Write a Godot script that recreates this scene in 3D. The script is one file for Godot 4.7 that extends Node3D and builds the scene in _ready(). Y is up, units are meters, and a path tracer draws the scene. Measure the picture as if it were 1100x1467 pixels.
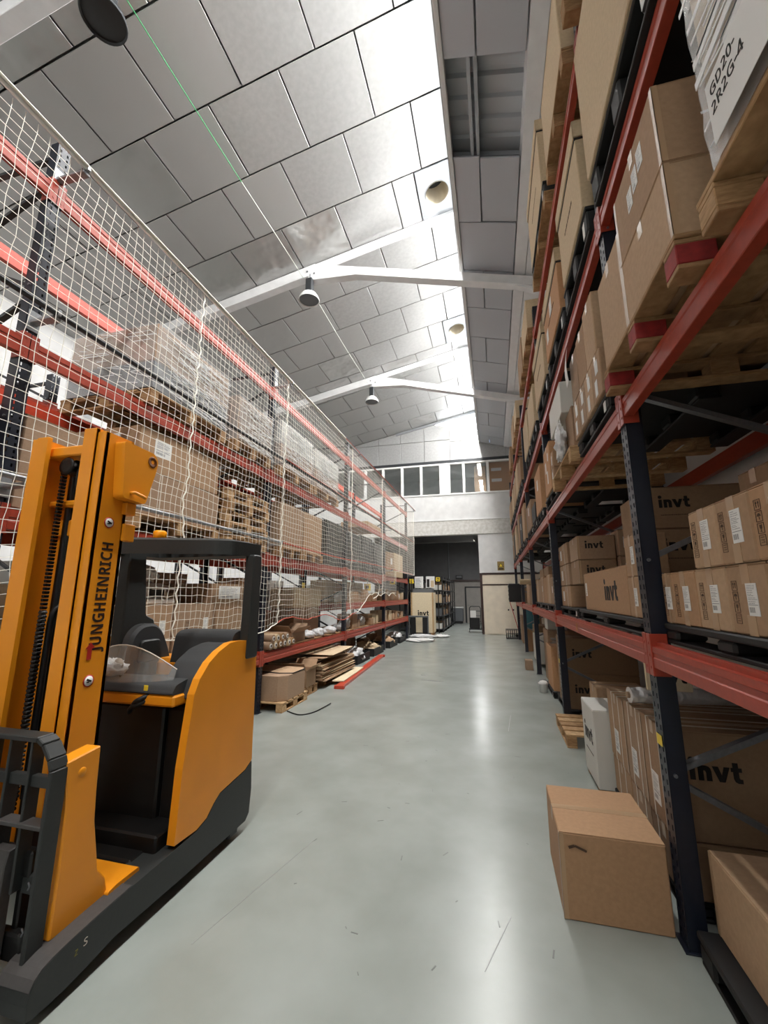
extends Node3D
# Warehouse aisle between two pallet racks, a reach truck parked on the left, a sawtooth roof with a clerestory.
# x runs across the aisle, y is up, the aisle runs away along -z. Units are metres; the camera stands at x = 0, z = 0.

const LEFT_K := 0.203          # pitch of the long roof slope
const END_Z := -18.4           # end wall
var M := {}
var taken := {}
var rng := RandomNumberGenerator.new()
var mesh_cache := {}


func _ready() -> void:
	rng.seed = 4711
	set_camera_and_light()
	make_materials()
	build_shell()
	build_roof()
	build_end_wall()
	build_back_room()
	build_racks()
	build_net()
	build_truck()
	build_right_stock()
	build_left_stock()
	build_far_things()


func set_camera_and_light() -> void:
	var cam := Camera3D.new()
	cam.name = "camera"
	add_child(cam)
	cam.position = Vector3(0, 1.6, 0)
	cam.rotation = Vector3(deg_to_rad(11.29), deg_to_rad(14.6), 0)
	cam.keep_aspect = Camera3D.KEEP_HEIGHT
	cam.fov = rad_to_deg(2.0 * atan(733.5 / 596.0))
	cam.near = 0.05
	cam.far = 200.0
	cam.current = true
	var env := Environment.new()
	env.background_mode = Environment.BG_SKY
	var sky := Sky.new()
	var sm := ProceduralSkyMaterial.new()
	sm.sky_top_color = Color(0.72, 0.80, 0.92)
	sm.sky_horizon_color = Color(0.90, 0.93, 0.97)
	sm.ground_horizon_color = Color(0.75, 0.75, 0.74)
	sm.ground_bottom_color = Color(0.55, 0.55, 0.54)
	sky.sky_material = sm
	env.sky = sky
	env.background_energy_multiplier = 6.0
	env.tonemap_mode = Environment.TONE_MAPPER_LINEAR
	env.tonemap_exposure = 1.0
	env.ambient_light_source = Environment.AMBIENT_SOURCE_DISABLED
	env.sdfgi_enabled = true
	env.ssao_enabled = true
	env.ssil_enabled = true
	var we := WorldEnvironment.new()
	we.name = "environment"
	we.environment = env
	add_child(we)
	# daylight let in by the opal clerestory panes, two lights for each run of panes
	for i in 8:
		var k := i / 2
		var al := AreaLight3D.new()
		al.name = "clerestory_daylight"
		add_child(al, true)
		al.area_size = Vector2(5.75, 0.36)
		al.area_normalize_energy = true
		al.light_energy = SKYLIGHT
		al.light_color = Color(1.0, 0.995, 0.985)
		# the panes look at the sky, so most of their light slants down into the hall
		var from := Vector3(-0.495, 9.20 + 0.42 * (i % 2), 2.25 - 5.8 * k)
		al.look_at_from_position(from, from + Vector3(-cos(0.85), -sin(0.85), 0), Vector3.UP)
		al.shadow_enabled = true
		al.area_range = 60.0
		al.area_attenuation = 2.0


const SKYLIGHT := 28.5


# ---------------------------------------------------------------- materials
func noise_tex(freq: float, lo: Color, hi: Color, size := 512, octaves := 4, kind := FastNoiseLite.TYPE_SIMPLEX_SMOOTH, sd := 1, normal := false, bump := 4.0) -> NoiseTexture2D:
	var n := FastNoiseLite.new()
	n.noise_type = kind
	n.frequency = freq
	n.fractal_octaves = octaves
	n.seed = sd
	var t := NoiseTexture2D.new()
	t.width = size
	t.height = size
	t.seamless = true
	t.noise = n
	if normal:
		t.as_normal_map = true
		t.bump_strength = bump
	else:
		var g := Gradient.new()
		g.set_color(0, lo)
		g.set_color(1, hi)
		t.color_ramp = g
	return t


func mat(key: String, c: Color, rough := 0.6, metal := 0.0, tex: Texture2D = null, scale := 1.0, nrm: Texture2D = null, nscale := 0.4) -> StandardMaterial3D:
	var m := StandardMaterial3D.new()
	m.resource_name = key
	m.albedo_color = c
	m.roughness = rough
	m.metallic = metal
	m.metallic_specular = 0.5
	if tex or nrm:
		m.uv1_triplanar = true
		m.uv1_world_triplanar = true
		m.uv1_scale = Vector3.ONE * scale
	if tex:
		m.albedo_texture = tex
	if nrm:
		m.normal_enabled = true
		m.normal_texture = nrm
		m.normal_scale = nscale
	M[key] = m
	return m


func image_tex(w: int, h: int, bg: Color, rects: Array) -> ImageTexture:
	var im := Image.create(w, h, false, Image.FORMAT_RGBA8)
	im.fill(bg)
	for r in rects:
		im.fill_rect(Rect2i(r[0], r[1], r[2], r[3]), r[4])
	return ImageTexture.create_from_image(im)


func print_tex(w: int, h: int, bg: Color, ink: Color, sd: int, bars := true) -> ImageTexture:
	# a shipping label: rows of tiny print, a bar code and a rule; too small to read in the photograph
	var r := RandomNumberGenerator.new()
	r.seed = sd
	var out := []
	var y := int(h * 0.06)
	while y < int(h * 0.62):
		var x := int(w * 0.08)
		var end := int(w * r.randf_range(0.45, 0.92))
		while x < end:
			var ww := r.randi_range(2, 9)
			out.append([x, y, ww, maxi(2, int(h * 0.016)), ink])
			x += ww + r.randi_range(1, 3)
		y += int(h * r.randf_range(0.045, 0.08))
	out.append([int(w * 0.06), int(h * 0.66), int(w * 0.88), 2, ink])
	if bars:
		var x := int(w * 0.1)
		while x < int(w * 0.6):
			var ww := r.randi_range(1, 4)
			out.append([x, int(h * 0.74), ww, int(h * 0.16), ink])
			x += ww + r.randi_range(1, 4)
	return image_tex(w, h, bg, out)


func make_materials() -> void:
	var card := noise_tex(0.035, Color(0.93, 0.925, 0.92), Color(1, 1, 1), 512, 5)
	var cardn := noise_tex(0.03, Color.BLACK, Color.WHITE, 512, 3, FastNoiseLite.TYPE_SIMPLEX_SMOOTH, 7, true, 3.0)
	var tones := [Color(0.66, 0.535, 0.415), Color(0.60, 0.485, 0.375), Color(0.72, 0.60, 0.475), Color(0.63, 0.52, 0.42), Color(0.68, 0.535, 0.40)]
	for i in tones.size():
		mat("card%d" % i, tones[i], 0.82, 0.0, card, 1.6, cardn, 0.12)
	mat("card_pale", Color(0.81, 0.72, 0.59), 0.8, 0.0, card, 1.6, cardn, 0.1)
	mat("card_orange", Color(0.75, 0.57, 0.41), 0.8, 0.0, card, 1.6, cardn, 0.1)
	var tape := mat("tape", Color(0.68, 0.56, 0.43), 0.3)
	tape.clearcoat_enabled = true
	tape.clearcoat = 0.35
	tape.clearcoat_roughness = 0.12
	mat("ink", Color(0.10, 0.085, 0.075), 0.8)
	mat("ink_soft", Color(0.30, 0.22, 0.16), 0.85)
	mat("strap", Color(0.80, 0.76, 0.70), 0.35)
	mat("paper", Color(0.88, 0.88, 0.87), 0.7)
	for i in 3:
		var lm := mat("label%d" % i, Color(1, 1, 1), 0.6)
		lm.albedo_texture = print_tex(96, 150, Color(0.88, 0.88, 0.87), Color(0.25, 0.25, 0.27), 11 + i)
	var wd := mat("label_wide", Color(1, 1, 1), 0.6)
	wd.albedo_texture = print_tex(180, 110, Color(0.87, 0.87, 0.86), Color(0.28, 0.28, 0.3), 31)
	var grain := noise_tex(0.012, Color(0.78, 0.74, 0.70), Color(1, 1, 1), 512, 5, FastNoiseLite.TYPE_SIMPLEX_SMOOTH, 5)
	for a in [["wood0", Color(0.74, 0.60, 0.43)], ["wood1", Color(0.67, 0.53, 0.37)], ["wood2", Color(0.79, 0.66, 0.49)]]:
		var wm := mat(a[0], a[1], 0.8, 0.0, grain, 1.0)
		wm.uv1_scale = Vector3(2.0, 9.0, 2.0)
	mat("ply", Color(0.88, 0.815, 0.69), 0.7, 0.0, card, 0.9)
	mat("wood_red", Color(0.60, 0.13, 0.12), 0.7, 0.0, grain, 3.0)
	var scuff := noise_tex(0.015, Color(0.90, 0.90, 0.90), Color(1, 1, 1), 512, 5, FastNoiseLite.TYPE_SIMPLEX_SMOOTH, 9)
	var paint := noise_tex(0.006, Color(0.95, 0.95, 0.95), Color(1, 1, 1), 256, 3, FastNoiseLite.TYPE_SIMPLEX_SMOOTH, 10)
	mat("rack_blue", Color(0.095, 0.115, 0.165), 0.38, 0.0, scuff, 3.0)
	mat("rack_red", Color(0.655, 0.25, 0.175), 0.36, 0.0, scuff, 3.0)
	mat("rack_orange", Color(0.74, 0.26, 0.17), 0.36, 0.0, scuff, 3.0)
	mat("steel", Color(0.52, 0.53, 0.55), 0.38, 0.7, scuff, 4.0)
	mat("steel_dark", Color(0.22, 0.23, 0.24), 0.42, 0.4, scuff, 4.0)
	mat("galv", Color(0.62, 0.63, 0.64), 0.42, 0.6, scuff, 4.0)
	mat("plastic_black", Color(0.05, 0.051, 0.055), 0.6)
	mat("plastic_grey", Color(0.36, 0.37, 0.38), 0.5)
	mat("plastic_white", Color(0.86, 0.86, 0.85), 0.4)
	mat("white_board", Color(0.80, 0.79, 0.76), 0.55)
	mat("blue_cloth", Color(0.16, 0.24, 0.44), 0.8)
	mat("teal", Color(0.22, 0.42, 0.46), 0.6)
	mat("yellow", Color(0.90, 0.78, 0.20), 0.5)
	mat("red_plastic", Color(0.72, 0.15, 0.12), 0.4)
	mat("black", Color(0.045, 0.045, 0.048), 0.5)
	mat("cord", Color(0.94, 0.93, 0.885), 0.85)
	mat("cord_red", Color(0.74, 0.34, 0.27), 0.85)
	mat("rope_green", Color(0.20, 0.60, 0.36), 0.6)
	mat("rope_white", Color(0.80, 0.82, 0.78), 0.6)
	# room
	var wallt := noise_tex(0.008, Color(0.93, 0.93, 0.93), Color(1, 1, 1), 512, 5, FastNoiseLite.TYPE_SIMPLEX_SMOOTH, 3)
	mat("wall", Color(0.86, 0.86, 0.855), 0.75, 0.0, wallt, 0.5)
	mat("wall_rough", Color(0.85, 0.845, 0.83), 0.9, 0.0, noise_tex(0.02, Color(0.86, 0.85, 0.83), Color(1, 1, 1), 512, 5, FastNoiseLite.TYPE_SIMPLEX_SMOOTH, 4), 0.6)
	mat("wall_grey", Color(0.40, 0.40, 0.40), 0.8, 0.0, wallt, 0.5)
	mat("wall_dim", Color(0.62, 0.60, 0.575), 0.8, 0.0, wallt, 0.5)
	mat("cream", Color(0.92, 0.87, 0.79), 0.55, 0.0, wallt, 0.5)
	mat("brown_trim", Color(0.20, 0.115, 0.10), 0.5)
	mat("beam_white", Color(0.86, 0.86, 0.86), 0.6, 0.0, wallt, 0.7)
	var fl := mat("floor", Color(0.60, 0.622, 0.603), 0.24, 0.0, noise_tex(0.006, Color(0.90, 0.90, 0.89), Color(1, 1, 1), 1024, 6, FastNoiseLite.TYPE_SIMPLEX_SMOOTH, 21), 0.22, noise_tex(0.012, Color.BLACK, Color.WHITE, 512, 4, FastNoiseLite.TYPE_SIMPLEX_SMOOTH, 22, true, 2.0), 0.05)
	fl.normal_scale = 0.05
	var foiln := noise_tex(0.008, Color.BLACK, Color.WHITE, 512, 3, FastNoiseLite.TYPE_SIMPLEX_SMOOTH, 41, true, 6.0)
	mat("foil0", Color(0.69, 0.69, 0.685), 0.38, 0.45, noise_tex(0.05, Color(0.93, 0.93, 0.93), Color(1, 1, 1), 256, 2, FastNoiseLite.TYPE_SIMPLEX_SMOOTH, 42), 0.7, foiln, 0.16)
	mat("foil1", Color(0.65, 0.648, 0.64), 0.44, 0.35, null, 0.7, foiln, 0.10)
	mat("foil2", Color(0.68, 0.678, 0.67), 0.25, 0.5, null, 0.32, foiln, 0.75)
	mat("board_grey", Color(0.66, 0.67, 0.69), 0.5, 0.2, null, 0.6, foiln, 0.08)
	mat("roof_board", Color(0.58, 0.57, 0.55), 0.9)
	mat("roof_steel", Color(0.66, 0.68, 0.70), 0.5, 0.2)
	var opal := mat("opal_window", Color(0.93, 0.95, 0.97), 0.5)
	opal.emission_enabled = true
	opal.emission = Color(0.97, 0.985, 1.0)
	opal.emission_energy_multiplier = 3.5
	var glass := mat("glass", Color(0.45, 0.50, 0.50, 0.10), 0.03)
	glass.transparency = BaseMaterial3D.TRANSPARENCY_ALPHA
	glass.metallic_specular = 0.8
	var pglass := mat("plexi", Color(0.85, 0.85, 0.83, 0.14), 0.05)
	pglass.transparency = BaseMaterial3D.TRANSPARENCY_ALPHA
	var film := mat("film", Color(0.92, 0.93, 0.94, 0.30), 0.14)
	film.transparency = BaseMaterial3D.TRANSPARENCY_ALPHA
	film.metallic_specular = 0.9
	mat("film_fold", Color(0.88, 0.88, 0.88), 0.15)
	mat("bubble", Color(0.84, 0.84, 0.84), 0.3, 0.0, null, 1.0, noise_tex(0.05, Color.BLACK, Color.WHITE, 256, 3, FastNoiseLite.TYPE_CELLULAR, 61, true, 8.0), 0.8)
	# truck
	mat("truck_orange", Color(0.925, 0.585, 0.115), 0.33, 0.0, paint, 1.0)
	mat("truck_grey", Color(0.165, 0.175, 0.172), 0.5, 0.0, scuff, 5.0)
	mat("truck_black", Color(0.062, 0.058, 0.055), 0.45, 0.0, scuff, 5.0)
	mat("truck_worn", Color(0.30, 0.29, 0.285), 0.5, 0.2, scuff, 5.0)
	mat("seat_grey", Color(0.20, 0.205, 0.21), 0.7)
	mat("chain", Color(0.10, 0.09, 0.08), 0.45, 0.6)
	mat("beacon", Color(0.95, 0.60, 0.05), 0.2)
	mat("logo_red", Color(0.66, 0.12, 0.09), 0.5)


# ---------------------------------------------------------------- helpers
func numbered(called: String) -> String:
	if not taken.has(called):
		taken[called] = 0
		return called
	taken[called] += 1
	return "%s_%03d" % [called, taken[called]]


func tag(o: Node, label: String, category: String, group := "", kind := "") -> Node:
	if label:
		o.set_meta("label", label)
	if category:
		o.set_meta("category", category)
	if group:
		o.set_meta("group", group)
	if kind:
		o.set_meta("kind", kind)
	return o


func thing(called: String, label: String, category: String, at := Vector3.ZERO, yaw := 0.0, group := "") -> Node3D:
	var o := Node3D.new()
	o.name = numbered(called)
	add_child(o)
	o.position = at
	o.rotation.y = yaw
	tag(o, label, category, group)
	return o


func structure(called: String) -> Node3D:
	var o := Node3D.new()
	o.name = numbered(called)
	add_child(o)
	o.set_meta("kind", "structure")
	return o


func mb() -> SurfaceTool:
	var st := SurfaceTool.new()
	st.begin(Mesh.PRIMITIVE_TRIANGLES)
	st.set_smooth_group(-1)
	return st


func done(st: SurfaceTool) -> ArrayMesh:
	st.generate_normals()
	return st.commit()


func part(parent: Node, called: String, mesh: Mesh, m, xf := Transform3D.IDENTITY, label := "") -> MeshInstance3D:
	var o := MeshInstance3D.new()
	o.name = called
	o.mesh = mesh
	o.material_override = M[m] if m is String else m
	o.transform = xf
	parent.add_child(o, true)
	if label:
		o.set_meta("label", label)
	return o


func tri(st: SurfaceTool, a: Vector3, b: Vector3, c: Vector3) -> void:
	st.add_vertex(a)
	st.add_vertex(b)
	st.add_vertex(c)


func quad(st: SurfaceTool, a: Vector3, b: Vector3, c: Vector3, d: Vector3) -> void:
	tri(st, a, b, c)
	tri(st, a, c, d)


func flip_quad(st: SurfaceTool, a: Vector3, b: Vector3, c: Vector3, d: Vector3, outward: Vector3) -> void:
	# winds the quad clockwise as seen from the outward side
	if (b - a).cross(c - a).dot(outward) > 0.0:
		quad(st, d, c, b, a)
	else:
		quad(st, a, b, c, d)


func box(st: SurfaceTool, lo: Vector3, hi: Vector3, b := 0.0, xf := Transform3D.IDENTITY) -> void:
	# a box with chamfered edges of width b
	var c := (lo + hi) * 0.5
	var h := (hi - lo).abs() * 0.5
	b = minf(b, minf(h.x, minf(h.y, h.z)) * 0.9)
	for ax in 3:
		var u := (ax + 1) % 3
		var v := (ax + 2) % 3
		for s in [-1.0, 1.0]:
			var p := []
			for q in [[-1, -1], [1, -1], [1, 1], [-1, 1]]:
				var w := Vector3.ZERO
				w[ax] = s * h[ax]
				w[u] = q[0] * (h[u] - b)
				w[v] = q[1] * (h[v] - b)
				p.append(xf * (c + w))
			var n := Vector3.ZERO
			n[ax] = s
			flip_quad(st, p[0], p[1], p[2], p[3], xf.basis * n)
	if b <= 0.0:
		return
	for ax in 3:
		var u := (ax + 1) % 3
		var v := (ax + 2) % 3
		for su in [-1.0, 1.0]:
			for sv in [-1.0, 1.0]:
				var p := []
				for q in [[-1.0, 0], [1.0, 0], [1.0, 1], [-1.0, 1]]:
					var w := Vector3.ZERO
					w[ax] = q[0] * (h[ax] - b)
					w[u] = su * (h[u] - (b if q[1] == 1 else 0.0))
					w[v] = sv * (h[v] - (0.0 if q[1] == 1 else b))
					p.append(xf * (c + w))
				var n := Vector3.ZERO
				n[u] = su
				n[v] = sv
				flip_quad(st, p[0], p[1], p[2], p[3], xf.basis * n)
	for sx in [-1.0, 1.0]:
		for sy in [-1.0, 1.0]:
			for sz in [-1.0, 1.0]:
				var a := xf * (c + Vector3(sx * h.x, sy * (h.y - b), sz * (h.z - b)))
				var d := xf * (c + Vector3(sx * (h.x - b), sy * h.y, sz * (h.z - b)))
				var e := xf * (c + Vector3(sx * (h.x - b), sy * (h.y - b), sz * h.z))
				if (d - a).cross(e - a).dot(xf.basis * Vector3(sx, sy, sz)) > 0.0:
					tri(st, a, e, d)
				else:
					tri(st, a, d, e)


func box_mesh(size: Vector3, b := 0.004) -> ArrayMesh:
	var key := "box %.4v %.4f" % [size, b]
	if not mesh_cache.has(key):
		var st := mb()
		box(st, size * -0.5, size * 0.5, b)
		mesh_cache[key] = done(st)
	return mesh_cache[key]


func bx(parent: Node, called: String, lo: Vector3, hi: Vector3, m, b := 0.004, label := "") -> MeshInstance3D:
	return part(parent, called, box_mesh((hi - lo).abs(), b), m, Transform3D(Basis(), (lo + hi) * 0.5), label)


func bar(st: SurfaceTool, a: Vector3, b: Vector3, w: float, h: float, up := Vector3.UP, bev := 0.0) -> void:
	# a rectangular bar from a to b, w across and h along up
	var d := b - a
	var z := d.normalized()
	if absf(z.dot(up)) > 0.999:
		up = Vector3.RIGHT if absf(z.x) < 0.9 else Vector3.UP
	var x := up.cross(z).normalized()
	var y := z.cross(x).normalized()
	box(st, Vector3(-w * 0.5, -h * 0.5, -d.length() * 0.5), Vector3(w * 0.5, h * 0.5, d.length() * 0.5), bev, Transform3D(Basis(x, y, z), (a + b) * 0.5))


func bar_part(parent: Node, called: String, a: Vector3, b: Vector3, w: float, h: float, m, up := Vector3.UP, bev := 0.0, label := "") -> MeshInstance3D:
	var st := mb()
	bar(st, a, b, w, h, up, bev)
	return part(parent, called, done(st), m, Transform3D.IDENTITY, label)


func tube(st: SurfaceTool, pts: Array, r: float, sides := 8, caps := true, r_end := -1.0) -> void:
	var rings := []
	var up := Vector3.UP
	var last := Vector3.ZERO
	for i in pts.size():
		var d: Vector3
		if i == 0:
			d = pts[1] - pts[0]
		elif i == pts.size() - 1:
			d = pts[i] - pts[i - 1]
		else:
			d = (pts[i + 1] - pts[i]).normalized() + (pts[i] - pts[i - 1]).normalized()
		d = d.normalized()
		if i == 0:
			up = Vector3.UP if absf(d.y) < 0.95 else Vector3.RIGHT
		var x := up.cross(d).normalized()
		up = d.cross(x).normalized()
		var rr := r if r_end < 0.0 else lerpf(r, r_end, float(i) / (pts.size() - 1))
		var ring := []
		for k in sides:
			var a := TAU * k / sides
			ring.append(pts[i] + (x * cos(a) + up * sin(a)) * rr)
		rings.append(ring)
		last = d
	if sides > 5:
		st.set_smooth_group(1)
	for i in rings.size() - 1:
		for k in sides:
			var n: int = (k + 1) % sides
			quad(st, rings[i][k], rings[i][n], rings[i + 1][n], rings[i + 1][k])
	st.set_smooth_group(-1)
	if caps:
		for k in range(1, sides - 1):
			tri(st, rings[0][0], rings[0][k + 1], rings[0][k])
			tri(st, rings[-1][0], rings[-1][k], rings[-1][k + 1])


func tube_part(parent: Node, called: String, pts: Array, r: float, m, sides := 8, label := "") -> MeshInstance3D:
	var st := mb()
	tube(st, pts, r, sides)
	return part(parent, called, done(st), m, Transform3D.IDENTITY, label)


func curve(pts: Array, steps := 8) -> Array:
	# a smooth run through the points
	var c := Curve3D.new()
	for i in pts.size():
		var t := Vector3.ZERO
		if i > 0 and i < pts.size() - 1:
			t = (pts[i + 1] - pts[i - 1]) / 6.0
		c.add_point(pts[i], -t, t)
	var out := []
	for i in pts.size() - 1:
		for k in steps:
			out.append(c.sample(i, float(k) / steps))
	out.append(pts[-1])
	return out


func lathe(st: SurfaceTool, profile: Array, sides := 24, xf := Transform3D.IDENTITY) -> void:
	# profile: [radius, y] from bottom to top
	st.set_smooth_group(2)
	for i in profile.size() - 1:
		for k in sides:
			var a0 := TAU * k / sides
			var a1 := TAU * (k + 1) / sides
			var p := []
			for q in [[profile[i], a0], [profile[i + 1], a0], [profile[i + 1], a1], [profile[i], a1]]:
				p.append(xf * Vector3(cos(q[1]) * q[0][0], q[0][1], sin(q[1]) * q[0][0]))
			if profile[i][0] > 0.0001:
				tri(st, p[0], p[3], p[2])
			if profile[i + 1][0] > 0.0001:
				tri(st, p[0], p[2], p[1])
	st.set_smooth_group(-1)


func lathe_part(parent: Node, called: String, profile: Array, m, at := Vector3.ZERO, sides := 24, basis := Basis(), label := "") -> MeshInstance3D:
	var st := mb()
	lathe(st, profile, sides)
	return part(parent, called, done(st), m, Transform3D(basis, at), label)


func prism(st: SurfaceTool, poly: Array, depth: float, xf := Transform3D.IDENTITY, bev := 0.0) -> void:
	# a polygon in the xy plane, extruded along z from -depth/2 to depth/2; bev cuts its rim
	var p2 := PackedVector2Array(poly)
	if Geometry2D.is_polygon_clockwise(p2):
		p2.reverse()
	var inner := p2
	if bev > 0.0:
		var off := Geometry2D.offset_polygon(p2, -bev, Geometry2D.JOIN_MITER)
		if off.size() == 1 and off[0].size() == p2.size():
			# line the vertices up with the outer ones
			var best := 0
			for k in off[0].size():
				if off[0][k].distance_to(p2[0]) < off[0][best].distance_to(p2[0]):
					best = k
			inner = PackedVector2Array()
			var rev: bool = Geometry2D.is_polygon_clockwise(off[0])
			for k in off[0].size():
				inner.append(off[0][(best + (-k if rev else k) + off[0].size()) % off[0].size()])
		else:
			bev = 0.0
	var h := depth * 0.5
	var idx := Geometry2D.triangulate_polygon(inner)
	for s in [1.0, -1.0]:
		for i in range(0, idx.size(), 3):
			var t := []
			for j in 3:
				t.append(xf * Vector3(inner[idx[i + j]].x, inner[idx[i + j]].y, h * s))
			if (t[1] - t[0]).cross(t[2] - t[0]).dot(xf.basis * Vector3(0, 0, s)) > 0.0:
				tri(st, t[0], t[2], t[1])
			else:
				tri(st, t[0], t[1], t[2])
	var n := p2.size()
	for i in n:
		var a := p2[i]
		var b := p2[(i + 1) % n]
		var o := Vector3(b.y - a.y, a.x - b.x, 0)
		flip_quad(st, xf * Vector3(a.x, a.y, -h + bev), xf * Vector3(b.x, b.y, -h + bev), xf * Vector3(b.x, b.y, h - bev), xf * Vector3(a.x, a.y, h - bev), xf.basis * o)
		if bev > 0.0:
			var ai := inner[i]
			var bi := inner[(i + 1) % n]
			for s in [1.0, -1.0]:
				flip_quad(st, xf * Vector3(a.x, a.y, s * (h - bev)), xf * Vector3(b.x, b.y, s * (h - bev)), xf * Vector3(bi.x, bi.y, s * h), xf * Vector3(ai.x, ai.y, s * h), xf.basis * (o.normalized() + Vector3(0, 0, s)))


func prism_part(parent: Node, called: String, poly: Array, depth: float, m, xf := Transform3D.IDENTITY, bev := 0.0, label := "") -> MeshInstance3D:
	var st := mb()
	prism(st, poly, depth, xf, bev)
	return part(parent, called, done(st), m, Transform3D.IDENTITY, label)


# planes to draw side profiles in: in_zy maps (x, y) to (z, y) with the depth along x
func in_zy(x: float) -> Transform3D:
	return Transform3D(Basis(Vector3(0, 0, 1), Vector3(0, 1, 0), Vector3(-1, 0, 0)), Vector3(x, 0, 0))


func in_xz(y: float) -> Transform3D:
	return Transform3D(Basis(Vector3(1, 0, 0), Vector3(0, 0, 1), Vector3(0, -1, 0)), Vector3(0, y, 0))


func V(a: Array) -> Array:
	var out := []
	for q in a:
		out.append(Vector2(q[0], q[1]))
	return out


func text_mesh(s: String, height: float, bold := true, serif := false, depth := 0.002) -> TextMesh:
	var t := TextMesh.new()
	var f := SystemFont.new()
	f.font_names = PackedStringArray(["Droid Serif" if serif else "Droid Sans"])
	f.font_weight = 700 if bold else 400
	t.font = f
	t.text = s
	t.font_size = 64
	t.pixel_size = height / 46.0
	t.depth = depth
	return t


func face(side: String, size: Vector3) -> Transform3D:
	# the frame of one face of a box whose base is centred on the origin: x to the right, y up, z outwards
	var h := size * 0.5
	match side:
		"-x":
			return Transform3D(Basis(Vector3(0, 0, 1), Vector3.UP, Vector3(-1, 0, 0)), Vector3(-h.x, h.y, 0))
		"+x":
			return Transform3D(Basis(Vector3(0, 0, -1), Vector3.UP, Vector3(1, 0, 0)), Vector3(h.x, h.y, 0))
		"-z":
			return Transform3D(Basis(Vector3(-1, 0, 0), Vector3.UP, Vector3(0, 0, -1)), Vector3(0, h.y, -h.z))
		"+y":
			return Transform3D(Basis(Vector3(1, 0, 0), Vector3(0, 0, -1), Vector3(0, 1, 0)), Vector3(0, size.y, 0))
	return Transform3D(Basis(Vector3(1, 0, 0), Vector3.UP, Vector3(0, 0, 1)), Vector3(0, h.y, h.z))


func sheet(w: float, h: float) -> ArrayMesh:
	# a thin printed sheet with its picture laid from corner to corner
	var key := "sheet %.3f %.3f" % [w, h]
	if not mesh_cache.has(key):
		var st := mb()
		var p := [Vector3(-w, -h, 0) * 0.5, Vector3(w, -h, 0) * 0.5, Vector3(w, h, 0) * 0.5, Vector3(-w, h, 0) * 0.5]
		var uv := [Vector2(0, 1), Vector2(1, 1), Vector2(1, 0), Vector2(0, 0)]
		for i in [0, 3, 2, 0, 2, 1]:
			st.set_uv(uv[i])
			st.add_vertex(p[i] + Vector3(0, 0, 0.0015))
		for i in 4:
			var a: Vector3 = p[i]
			var b: Vector3 = p[(i + 1) % 4]
			st.set_uv(Vector2(0.02, 0.02))
			flip_quad(st, a, b, b + Vector3(0, 0, 0.0015), a + Vector3(0, 0, 0.0015), (a + b))
		mesh_cache[key] = done(st)
	return mesh_cache[key]


func symbols_mesh(s: float) -> ArrayMesh:
	# the four handling marks printed in a column: this way up, keep dry, fragile, do not stack
	var key := "symbols %.3f" % s
	if mesh_cache.has(key):
		return mesh_cache[key]
	var st := mb()
	var t := s * 0.055
	for k in 4:
		var o := Vector3(0, (1.5 - k) * s * 1.18, 0)
		for e in [[-0.5, -0.5, 0.5, -0.5], [-0.5, 0.5, 0.5, 0.5], [-0.5, -0.5, -0.5, 0.5], [0.5, -0.5, 0.5, 0.5]]:
			bar(st, o + Vector3(e[0], e[1], 0) * s, o + Vector3(e[2], e[3], 0) * s, t, 0.001, Vector3(0, 0, 1))
		match k:
			0:
				for q in [-0.18, 0.18]:
					bar(st, o + Vector3(q, -0.3, 0) * s, o + Vector3(q, 0.2, 0) * s, t, 0.001, Vector3(0, 0, 1))
					prism(st, V([[q * s - s * 0.14, 0.12 * s], [q * s + s * 0.14, 0.12 * s], [q * s, 0.36 * s]]), 0.001, Transform3D(Basis(), o))
			1:
				prism(st, V([[-0.34 * s, 0.02 * s], [-0.2 * s, 0.25 * s], [0, 0.33 * s], [0.2 * s, 0.25 * s], [0.34 * s, 0.02 * s]]), 0.001, Transform3D(Basis(), o))
				bar(st, o + Vector3(0, 0, 0), o + Vector3(0, -0.32, 0) * s, t, 0.001, Vector3(0, 0, 1))
			2:
				prism(st, V([[-0.2 * s, 0.34 * s], [0.2 * s, 0.34 * s], [0.16 * s, 0.02 * s], [0.03 * s, -0.08 * s], [0.03 * s, -0.28 * s], [0.16 * s, -0.34 * s], [-0.16 * s, -0.34 * s], [-0.03 * s, -0.28 * s], [-0.03 * s, -0.08 * s], [-0.16 * s, 0.02 * s]]), 0.001, Transform3D(Basis(), o))
			3:
				for q in [-0.22, 0.04]:
					bar(st, o + Vector3(-0.26, q, 0) * s, o + Vector3(0.26, q, 0) * s, t, 0.001, Vector3(0, 0, 1))
				bar(st, o + Vector3(-0.3, 0.3, 0) * s, o + Vector3(0.3, 0.3, 0) * s, t, 0.001, Vector3(0, 0, 1))
	mesh_cache[key] = done(st)
	return mesh_cache[key]


func carton(label: String, lo: Vector3, hi: Vector3, m: String, feats := {}, group := "", called := "carton") -> Node3D:
	# a closed cardboard box between two corners; feats say which tapes, labels, prints and straps it wears
	var size := hi - lo
	var c := Vector3((lo.x + hi.x) * 0.5, lo.y, (lo.z + hi.z) * 0.5)
	var o := thing(called, label, feats.get("category", "box"), c, feats.get("yaw", 0.0), group)
	carton_parts(o, size, m, feats)
	return o


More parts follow.
